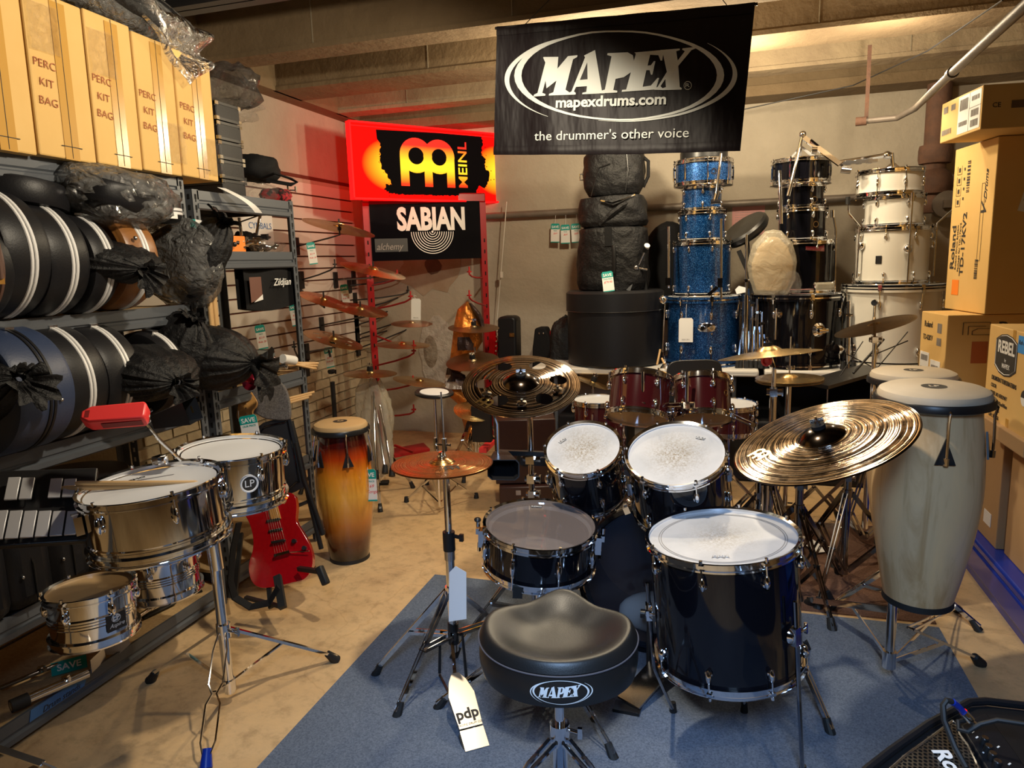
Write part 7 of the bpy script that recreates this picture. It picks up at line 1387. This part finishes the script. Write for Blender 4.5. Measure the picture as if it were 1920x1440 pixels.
for i, (px, py, lb) in enumerate(((585, 475, 'price tag hanging below the top red-lit cymbal'), (647, 552, 'price tag hanging under the brass cymbal near the red post'), (490, 632, 'long price tag hanging left of the shelf post, low'), (617, 670, 'price tag hanging below the holed brass cymbal'), (553, 590, 'green edged price tag hanging behind the shelf post'))):
    c = at(px, py, X=-2.75); price_tag('SAVE '+lb, frame(c, (.8, -.6, 0), (.6, .8, .1)), .06, .15, 'save', ('PRICE', '$219', 'Ride 20'), string=[c+V((0, 0, .07)), c+V((0, 0, .13))])
c = at(780, 580, D=5.0); price_tag('blank white tag on the long red rack arm', frame(c, (.1, -1, 0), (1, .1, -.06)), .07, .15, 'blank', string=[c+V((0, 0, .07)), c+V((-.02, .02, .10)), c+V((-.01, .04, .09))])
# cymbals on the red rack and stands
def onstand(name, lbl, c, a_, b_, an, R, mm, base, lb2, mm2='chrome', spread=.28, angs=(-90, 30, 150), lbh=.4, **k):
    Mx = disc(c[0], c[1], a_, b_, an, R); cymbal(name, lbl, Mx, R, mm, **k)
    t = root('cymbal_stand', lb2, 'stand'); p = Mx.translation; bx, by = (p.x, p.y) if base is None else base
    MB().cyl((bx, by, .08), (bx, by, p.z*.55), .014).cyl((bx, by, p.z*.5), (bx, by, p.z-.05), .010).tube([(bx, by, p.z-.06), tuple(p), tuple(Mx @ V((0, 0, .06)))], .005, 6).build('pole', m[mm2], t)
    wingnut(t, Mx, mm2); b = clampbit(MB(), (bx, by, p.z*.54), .02); clampbit(b, (bx, by, p.z-.09), .018); b.build('clamp', m[mm2], t); tripod(t, (bx, by, 0), spread, lbh, angs, mm=mm2, lowc=.12); return t
Mx = disc(755, 644, 51, 7, 1, .2); cymbal('cymbal', 'brass cymbal on the upper arm of the red rack', Mx, .2, 'cymbal_brass')
Mx = disc(772, 605, 36, 6, 0, .13); cymbal('cymbal', 'small dark splash cymbal on the black hooks beside the tag', Mx, .14, 'cymbal_old')
Mx = disc(787, 713, 50, 9, 8, .19); cymbal('cymbal', 'pale brass cymbal low on the red rack behind the pad', Mx, .19, 'cymbal_brass')
onstand('cymbal', 'thin brass cymbal on the chrome stand left of the red rack', (694, 698), 50, 8, -1, .17, 'cymbal_brass', None, 'chrome cymbal stand in front of the red rack post', angs=(-60, 60, 200))
onstand('cymbal', 'dark cymbal on the stand right of the red rack', (888, 612), 48, 9, 0, .19, 'cymbal_old', None, 'chrome stand behind the orange foil drape', angs=(-90, 30, 150))
onstand('cymbal', 'old bronze cymbal above the crash cymbal, lower of the two by the foil', (886, 675), 50, 17, -6, .19, 'cymbal_old', None, 'second chrome stand behind the orange foil drape', angs=(-90, 30, 150))
Mx = disc(886, 770, 34, 17, 10, .12); cymbal('cymbal', 'small brass cymbal hanging low beside the foil', Mx, .125, 'cymbal_brass')
# black pole by the bricks
t = root('boom_stand', 'black boom stand in front of the painted bricks', 'stand'); p = at(625, 742, D=4.9); x_, y_ = p.x, p.y
MB().cyl((x_, y_, .05), (x_, y_, at(622, 715, D=4.9).z), .016).cyl((x_, y_, .9), (x_-.01, y_, at(613, 655, D=4.9).z), .008).build('pole', m['black_plastic'], t); b = MB(); clampbit(b, (x_, y_, 1.0), .02); clampbit(b, (x_, y_, .8), .024); b.build('clamps', m['black_plastic'], t)
tripod(t, (x_, y_, 0), .3, .35, (0, 120, 240), mm='black_plastic', double=False)
# grey bag with lettering hanging + chrome tripods behind the conga
t = blobbag('plastic_bag', 'clear bag with grey card draped over a chrome stand behind the conga', 'bag', [at(705, 800, D=4.6)], (.11, .08, .30), 'film_milky', 31, .25)
t = root('folded_stand', 'chrome stand with black feet behind the sunburst conga', 'stand'); p = at(712, 880, D=4.3)
for e in ((700, 740, 722, 880), (712, 760, 735, 885), (700, 735, 705, 890)): MB().cyl(at(e[0], e[1], D=4.45), at(e[2], e[3], D=4.3), .008).build('leg', m['chrome'], t); MB().cyl(at(e[2], e[3]-8, D=4.3), at(e[2], e[3]+8, D=4.28), .014, .02).build('foot', m['rubber'], t)
solo(MB().box((0, 0, .012), (.1, .06, .024)), 'rubber_block', m['rubber'], 'black rubber foot block on the floor right of the price tag', 'block', T(*at(716, 908, z=0).xy, 0) @ RZ(20), bev=.006)
# practice pad on stand
Mp = disc(814, 735, 38, 9, 0, .12); t = root('practice_pad', 'black rimmed practice pad with white face on a stand', 'pad', Mp)
MB().lathe([(0, -.022), (.095, -.022), (.116, -.012), (.116, -.002), (.110, .004), (.088, .002)], 48).build('rim', m['black_plastic'], t); MB().lathe([(.088, -.001), (.084, .004), (0, .0045)], 48).build('head', m['foam_white'], t)
for i in range(6): a = i*PI/3; MB().cyl((.108*math.cos(a), .108*math.sin(a), -.004), (.108*math.cos(a), .108*math.sin(a), .003), .004, n=8).build('tension_screw', m['chrome'], t)
p = Mp.translation; fx0 = at(829, 920, z=.1); t = root('pad_stand', 'thin chrome tripod stand below the practice pad', 'stand'); MB().cyl((p.x, p.y, .05), (p.x, p.y, p.z-.02), .009).cyl((p.x, p.y, .1), (p.x, p.y, .5), .012).build('pole', m['chrome'], t)
for q in ((762, 937), (893, 930), (800, 905)): 
    e = at(*q, z=.015); MB().bar((p.x, p.y, .27), e, .012, .004).build('leg', m['chrome'], t); MB().bar((p.x, p.y, .07), V((p.x, p.y, .27)).lerp(e, .5), .008, .003).build('brace', m['chrome'], t); MB().cyl(e+V((0, 0, .02)), e-V((0, 0, .014)), .012, .017).build('foot', m['rubber'], t)
# ============================================================ foil drape
def drape(rows, D, nm, mm, parent, seed=1, amp=.05, depth=.10, n=26):
    from mathutils import noise
    b = MB(); R = []
    for i in range(len(rows)-1):
        for k in range(4): u = k/4; R.append([rows[i][j]*(1-u)+rows[i+1][j]*u for j in range(3)])
    R.append(list(rows[-1])); vs = []
    for (y, xl, xr) in R:
        for k in range(n+1):
            u = k/n; x = xl+(xr-xl)*u; q = noise.noise(V((x*.045+seed, y*.02, 0)))*amp+noise.noise(V((x*.1, y*.05, seed)))*amp*.5; vs.append(at(x, y, D=D-depth*sn(u)+q))
    return b.add(vs, [(j*(n+1)+i, j*(n+1)+i+1, (j+1)*(n+1)+i+1, (j+1)*(n+1)+i) for j in range(len(R)-1) for i in range(n)]).build(nm, m[mm], parent, ang=80)
t = root('foil_drape', 'orange metallic foil drape hooded over something by the red rack', 'drape')
drape([(565, 874, 878), (580, 858, 892), (605, 852, 903), (640, 848, 905), (680, 843, 880), (700, 836, 862), (735, 832, 866)], 5.35, 'hood', 'foil_orange', t, 1)
drape([(568, 878, 884), (585, 886, 900), (600, 893, 907), (612, 900, 908)], 5.3, 'dark_lining', 'foil_dark', t, 2, depth=.03, n=10)
drape([(632, 858, 880), (645, 857, 888), (657, 858, 888)], 5.2, 'dark_band', 'foil_dark', t, 3, depth=.04, n=12)
drape([(690, 838, 848), (703, 836, 872), (716, 836, 876)], 5.2, 'dark_stripe', 'foil_dark', t, 4, depth=.05, n=12); drape([(703, 836, 850), (716, 835, 872), (730, 834, 872)], 5.19, 'white_stripe', 'foil_white', t, 5, depth=.05, n=12)
drape([(735, 832, 875), (760, 862, 905), (785, 866, 915), (800, 870, 905), (815, 872, 885), (828, 872, 875)], 5.2, 'tail', 'foil_orange', t, 6); drape([(752, 870, 905), (775, 882, 918), (795, 874, 912), (810, 870, 890)], 5.12, 'tail_band', 'foil_dark', t, 7, depth=.04, n=12)
# cases standing by the rear wall
t = hullpoly([(938, 596), (944, 592), (966, 592), (972, 597), (976, 840), (938, 840)], 5.55, .16, 'case_black', 'guitar_case', 'upright black instrument case with brass latch by the rear wall', 'case', .02)
o = MB().box(at(960, 628, Y=5.465), (.04, .01, .03)).build('latch', m['gold'], t); o.matrix_parent_inverse = T(*t.location).inverted()
t = hullpoly([(1006, 616), (1010, 613), (1026, 613), (1032, 628), (1038, 660), (1046, 840), (1000, 840), (1002, 650)], 5.6, .13, 'black_fabric', 'gig_bag', 'tapered black gig bag with two silver studs by the rear wall', 'bag', .03)
for x in (1011, 1019): o = MB().ball(at(x, 625, Y=5.53), .008, 5).build('stud', m['chrome'], t); o.matrix_parent_inverse = T(*t.location).inverted()
t = root('electric_guitar', 'dark red guitar headstock peeking out between black cases', 'guitar'); hs = [at(x, y, Y=5.5) for x, y in ((920, 615), (930, 618), (935, 650), (928, 690), (918, 690))]; b = MB(); b.prism([(p.x, p.z) for p in hs], 0, .03, frame((0, 5.5, 0), (0, -1, 0), (1, 0, 0))); b.build('headstock', m['red_body'], t)
for i in range(5): MB().ball(at(932-i*.5, 622+i*9, Y=5.46), .008, 5).build('tuning_peg', m['chrome'], t)
t = root('electric_guitar', 'dark guitar neck with silver pegs behind the tapered gig bag', 'guitar'); MB().bar(at(1037, 620, Y=5.6), at(1044, 760, Y=5.6), .05, .02).build('neck', m['red_body'], t)
for i in range(6): MB().ball(at(1039+i*.8, 630+i*8, Y=5.56), .008, 5).build('tuning_peg', m['chrome'], t)
blobbag('black_sack', 'black sack slumped on the floor under the round drum case', 'bag', [at(1058, 670, Y=5.3)], (.11, .12, .3), 'crinkle_black', 41, .1)
# box drums (cajons) and small case below the crash
p0 = at(930, 905, D=4.35); p0.z = 0; ax = cr.copy(); ax.z = 0; ax.normalize(); Fc = frame((p0.x, p0.y, 0), (0, 0, 1), ax)
brn = mat('cajon_brown', (.036, .011, .007), .35, noise=(12, (.026, .008, .006), .3))
t = root('cajon', 'dark brown box drum with round sound hole behind the crash stand', 'drum', Fc @ T(0, 0, .165)); MB().b2((0, 0, 0), (.37, .3, .40)).build('box_body', brn, t, bev=.006); MB(frame((.185, -.001, .16), (0, -1, 0), (1, 0, 0))).lathe([(.05, .0), (0, 0)], 32).build('sound_hole', m['hole_dark'], t); MB(frame((.185, -.001, .16), (0, -1, 0), (1, 0, 0))).lathe([(.055, 0), (.055, .003), (.05, .003)], 32).build('hole_rim', m['black_plastic'], t)
t = root('drum_box', 'low dark brown case beneath the brown box drum', 'case', Fc @ T(.02, -.05, 0)); MB().b2((0, 0, 0), (.38, .3, .16)).build('box_body', brn, t, bev=.006); MB().b2((.1, -.003, .11), (.13, 0, .14)).b2((.22, -.003, .11), (.25, 0, .14)).build('latch', m['dark_chrome'], t)
t = solo(MB(frame(at(905, 790, D=4.7), (.1, -1, 0), (1, .1, 0))).b2((-.065, -.13, 0), (.065, .11, .05)), 'pedal_bag', m['black_plastic'], 'black and silver flat panel leaning left of the brown box drum', 'panel', bev=.004)
# ============================================================ second kit
kz = 'red_lacquer'
Mb2 = frame((at(1255, 850, D=3.75).x, at(1255, 850, D=3.75).y, .30), (.0, -1, .02), (1, 0, 0)); Mb2 = Mb2
drum('bass_drum', 'dark red bass drum of the second kit behind the rack toms', Mb2, .25, .38, kz, 'head_clear_dark', 8, 'bass', hoop=kz)
def tom2(lbl, top, bot, a_, R, b_=9, head='head_white', up=None, D=None, lugs=6):
    D = D or F*(R+.011)/a_; P0_ = at(*top, D=D); 
    up = up or V((0, 0, 1)); h = .19
    return drum('rack_tom', lbl, frame(P0_, up, cr), R, h, kz, head, lugs, 'bean', bottom='tan_head', ph=-1.3, lugz=.045)
tk1 = drum('rack_tom', 'left dark red rack tom of the second kit', frame(at(1202, 710, D=3.25), (.04, .50, 1), cr), .134, .185, kz, 'head_white', 6, 'bean', bottom='tan_head', ph=-1.2, lugz=.045)
tk2 = drum('rack_tom', 'right dark red rack tom of the second kit with round badge', frame(at(1316, 714, D=3.3), (-.05, .50, 1), cr), .126, .18, kz, 'head_white', 6, 'bean', bottom='tan_head', ph=-1.45, lugz=.045)
badge(tk2, .126, .18, -50, .45, 'gold', .014)
t = root('tom_holder', 'chrome double tom holder between the two dark red toms', 'stand'); c = at(1245, 760, D=3.32); MB().cyl((c.x, c.y, .5), (c.x, c.y, c.z+.03), .0165).build('pole', m['chrome'], t)
for s, px in ((-1, 1205), (1, 1288)): q = at(px, 750, D=3.1); MB().cyl(q-V((0, 0, .03)), at(px, 697, D=3.1), .008).build('l_rod', m['chrome'], t); MB().cyl(c, q-V((0, 0, .02)), .011).build('arm', m['chrome'], t); clampbit(MB(), q-V((0, 0, .02)), .024).build('wing_clamp', m['chrome'], t); clampbit(MB(), c+V((s*.03, -.02, 0)), .02).build('wing_clamp', m['chrome'], t)
lt = drum('floor_tom', 'dark red floor tom left of the second kit', frame(at(1122, 750, D=4.0), (0, 0, 1), cr), .135, .27, kz, 'head_white', 6, 'bean', ph=-2.2)
b = MB()
for a in (-110, 10, 130): a = math.radians(a); b.cyl((.146*math.cos(a), .146*math.sin(a), -.05), (.146*math.cos(a), .146*math.sin(a), -lt.matrix_world.translation.z+.0), .006)
b.build('legs', m['chrome'], lt)
sd2 = drum('snare_drum', 'dark red snare drum right of the second kit', frame(at(1366, 758, D=3.9), (0, 0, 1), cr), .143, .15, kz, 'head_white', 8, 'bean', ph=-.9)
t = root('snare_stand', 'chrome stand under the dark red snare', 'stand'); p = sd2.matrix_world.translation; MB().cyl((p.x, p.y, .1), (p.x, p.y, p.z-.16), .012).build('pole', m['chrome'], t); tripod(t, (p.x, p.y, 0), .3, .3, (-80, 40, 160))
solo(MB().cyl(at(1350, 769, D=3.3), at(1412, 797, D=3.0), .011), 'chrome_tube', m['chrome'], 'plain chrome tube sticking out left of the ride cymbal', 'tube')
onstand('cymbal', 'thin cymbal edge showing right of the holed crash', (1112, 716), 36, 5, 20, .13, 'cymbal_brass', None, 'chrome stand under the thin cymbal left of the second kit', angs=(-90, 30, 150))
Mh3 = disc(1480, 706, 61, 10, 0, .178); cymbal('hihat_cymbal', 'brass top hi-hat cymbal of the second kit', Mh3, .178, 'cymbal_brass', bow=.05, bell=.26, bh=.1); cymbal('hihat_cymbal', 'brass bottom hi-hat cymbal of the second kit', Mh3 @ T(0, 0, -.03) @ M4.Diagonal((1, 1, -1, 1)), .178, 'cymbal_brass', bow=.03, bell=.26)
p = Mh3.translation; t = root('hihat_stand', 'chrome hi-hat stand of the second kit', 'stand'); MB().cyl((p.x, p.y, .1), (p.x, p.y, p.z-.05), .014).build('pole', m['chrome'], t); MB().cyl((p.x, p.y, p.z), (p.x, p.y, p.z+.22), .004).build('pull_rod', m['chrome'], t); clampbit(MB(), (p.x, p.y, p.z+.05), .018).build('clutch', m['chrome'], t); tripod(t, (p.x, p.y, 0), .32, .38, (-110, 20, 140), mm='dark_chrome'); MB().bar((p.x-.0, p.y+.05, .1), (p.x+.03, p.y+.3, .02), .09, .008).build('footboard', m['dark_chrome'], t)
Mx = disc(1441, 657, 93, 4, -6, .228); onk = cymbal('crash_cymbal', 'crash cymbal seen nearly edge on above the second hi-hat', Mx, .228, 'cymbal_brass', bow=.09, bell=.26, bh=.1)
p = Mx.translation; t = root('cymbal_stand', 'chrome cymbal stand with red clip under the edge-on crash', 'stand'); q = at(1450, 740, D=3.3); MB().cyl((q.x, q.y, .1), (q.x, q.y, at(1450, 735, D=3.3).z), .016).cyl((q.x, q.y, .6), (q.x, q.y, at(1452, 690, D=3.3).z), .010).tube([at(1452, 690, D=3.3), at(1445, 668, D=3.3), p+V((0, 0, .03))], .007, 6).build('pole', m['chrome'], t)
b = MB(); clampbit(b, at(1450, 735, D=3.28), .03); b.build('clamp', m['chrome'], t); MB(frame(at(1438, 677, D=3.25), (-.6, -1, 0))).lathe([(0, -.01), (.022, -.008), (.024, .01), (.015, .012), (.013, .004), (0, .004)], 24).build('red_clip', m['red_plastic'], t); wingnut(t, Mx); tripod(t, (q.x, q.y, 0), .34, .42, (-70, 60, 180), mm='dark_chrome')
Mx = disc(1639, 607, 71, -13, -13, .19); cymbal('cymbal', 'dark gold cymbal tilted and seen from beneath in front of the white drums', Mx, .19, 'cymbal_old', bow=.08)
p = Mx.translation; t = root('cymbal_stand', 'chrome stand under the dark gold tilted cymbal', 'stand'); q = at(1640, 650, D=3.5); MB().cyl((q.x, q.y, .1), (q.x, q.y, .65), .016).cyl((q.x, q.y, .6), (q.x, q.y, at(1640, 638, D=3.5).z), .010).tube([at(1640, 640, D=3.5), at(1640, 622, D=3.52), p+V((0, 0, .03))], .007, 6).build('pole', m['chrome'], t); clampbit(MB(), at(1640, 637, D=3.48), .024).build('clamp', m['chrome'], t); tripod(t, (q.x, q.y, 0), .36, .45, (-120, 20, 150), mm='dark_chrome', footr=.017)
Mx = disc(1553, 702, 22, 5, 0, .08); cymbal('cymbal', 'small brass cymbal top behind the second hi-hat', Mx, .08, 'cymbal_brass', bow=.1); q = Mx.translation; solo(MB().cyl((q.x, q.y, .0), (q.x, q.y, q.z+.2), .006), 'thin_rod', m['chrome'], 'thin upright chrome rod through the small brass cymbal', 'rod')
# extra dark stand legs under the ride cymbal
for i, (px, py, D_, an, lb) in enumerate(((1500, 905, 3.1, (-70, 50, 170), 'dark chrome folded tripod under the ride cymbal, left'), (1590, 900, 3.2, (-115, 0, 120), 'dark chrome tripod under the ride cymbal, right'), (1425, 905, 3.0, (-100, 150, 20), 'thick dark stand base left under the ride cymbal'))):
    q = at(px, py, D=D_); t = root('tripod_stand', lb, 'stand'); MB().cyl((q.x, q.y, .06), (q.x, q.y, .62), .017).build('pole', m['dark_chrome'], t); tripod(t, (q.x, q.y, 0), .33, .40+.03*i, an, mm='dark_chrome', footr=.018, w=.02); clampbit(MB(), (q.x, q.y, .5), .022).build('clamp', m['dark_chrome'], t)
solo(MB(T(*at(1512, 1020, z=.012).xy, .012) @ RZ(-60)).sheet(8, 2, lambda u, v: ((u-.5)*.24, (v-.5)*.075, .02*math.sin(u*3))), 'paper_tag', m['paper'], 'long white paper tag lying on the brown mat beside the floor tom', 'tag')
blobbag('plastic_bag', 'flattened clear plastic bag on the brown mat', 'bag', [V((*at(1530, 990, z=.02).xy, .035))], (.13, .08, .03), 'film', 51, .3)
# drum throne of the second kit: round seat back, stick tray
c = at(1302, 705, D=4.5); t = root('folding_chair', 'black folding chair back behind the dark red toms', 'chair', frame((c.x, c.y, 0), (0, 0, 1), cr)); zt_ = at(1302, 674, D=4.5).z
MB(frame((0, 0, zt_-.13), (0, -1, .1), (1, 0, 0))).prism(smooth([(-.17, -.13), (.17, -.13), (.175, .05), (.14, .12), (0, .13), (-.14, .12), (-.175, .05)], 4), -.012, .012).build('chair_back', m['black_plastic'], t, bev=.006)
for s in (-1, 1): MB().tube([(s*.17, 0, zt_-.12), (s*.18, .05, .45), (s*.19, -.15, .0)], .011, 8).build('leg', m['black_plastic'], t); MB().tube([(s*.17, .05, .45), (s*.18, .3, 0)], .011, 8).build('leg', m['black_plastic'], t)
MB().b2((-.18, -.2, .43), (.18, .18, .455)).build('seat', m['black_plastic'], t, bev=.01)
# flat black tray and sticks right
t = solo(MB().bar(at(1528, 722, D=3.9), at(1640, 690, D=4.2), .16, .02), 'accessory_tray', m['black_plastic'], 'flat black accessory tray in front of the white drums', 'tray')
for i, (x0, y0, x1, y1, r) in enumerate(((1575, 705, 1618, 640, .003), (1600, 700, 1657, 636, .007), (1645, 690, 1702, 622, .003), (1588, 664, 1640, 690, .003), (1632, 668, 1702, 639, .0035))):
    solo(MB().cyl(at(x0, y0, D=4.0), at(x1, y1, D=4.05), r), 'wire_brush', m['black_plastic'], ['thin black rod leaning left before the white bass drum', 'thickest black rod leaning before the white bass drum', 'thin black rod leaning furthest right before the white bass drum', 'short black rod lying low before the white bass drum', 'thin black rod crossing the others before the white bass drum'][i], 'rod')
solo(MB().b2((-.7, -.02, .1), (.7, .02, .7)), 'under_table_shade', m['black_fabric'], 'black panel standing for the shade under the rear table', 'cloth', T(.25, 5.3, 0), ang=0)  # black panel put in as the shade below the tabletop
for i, (x, lb) in enumerate(((-.9, 'dark box under the rear table left'), (.1, 'dark case under the rear table behind the red toms'), (.8, 'dark case under the rear table at right'))): solo(MB().b2((-.25, -.2, 0), (.25, .2, .42)), 'storage_case', m['case_black'], lb, 'case', T(x, 5.05, 0), bev=.02)
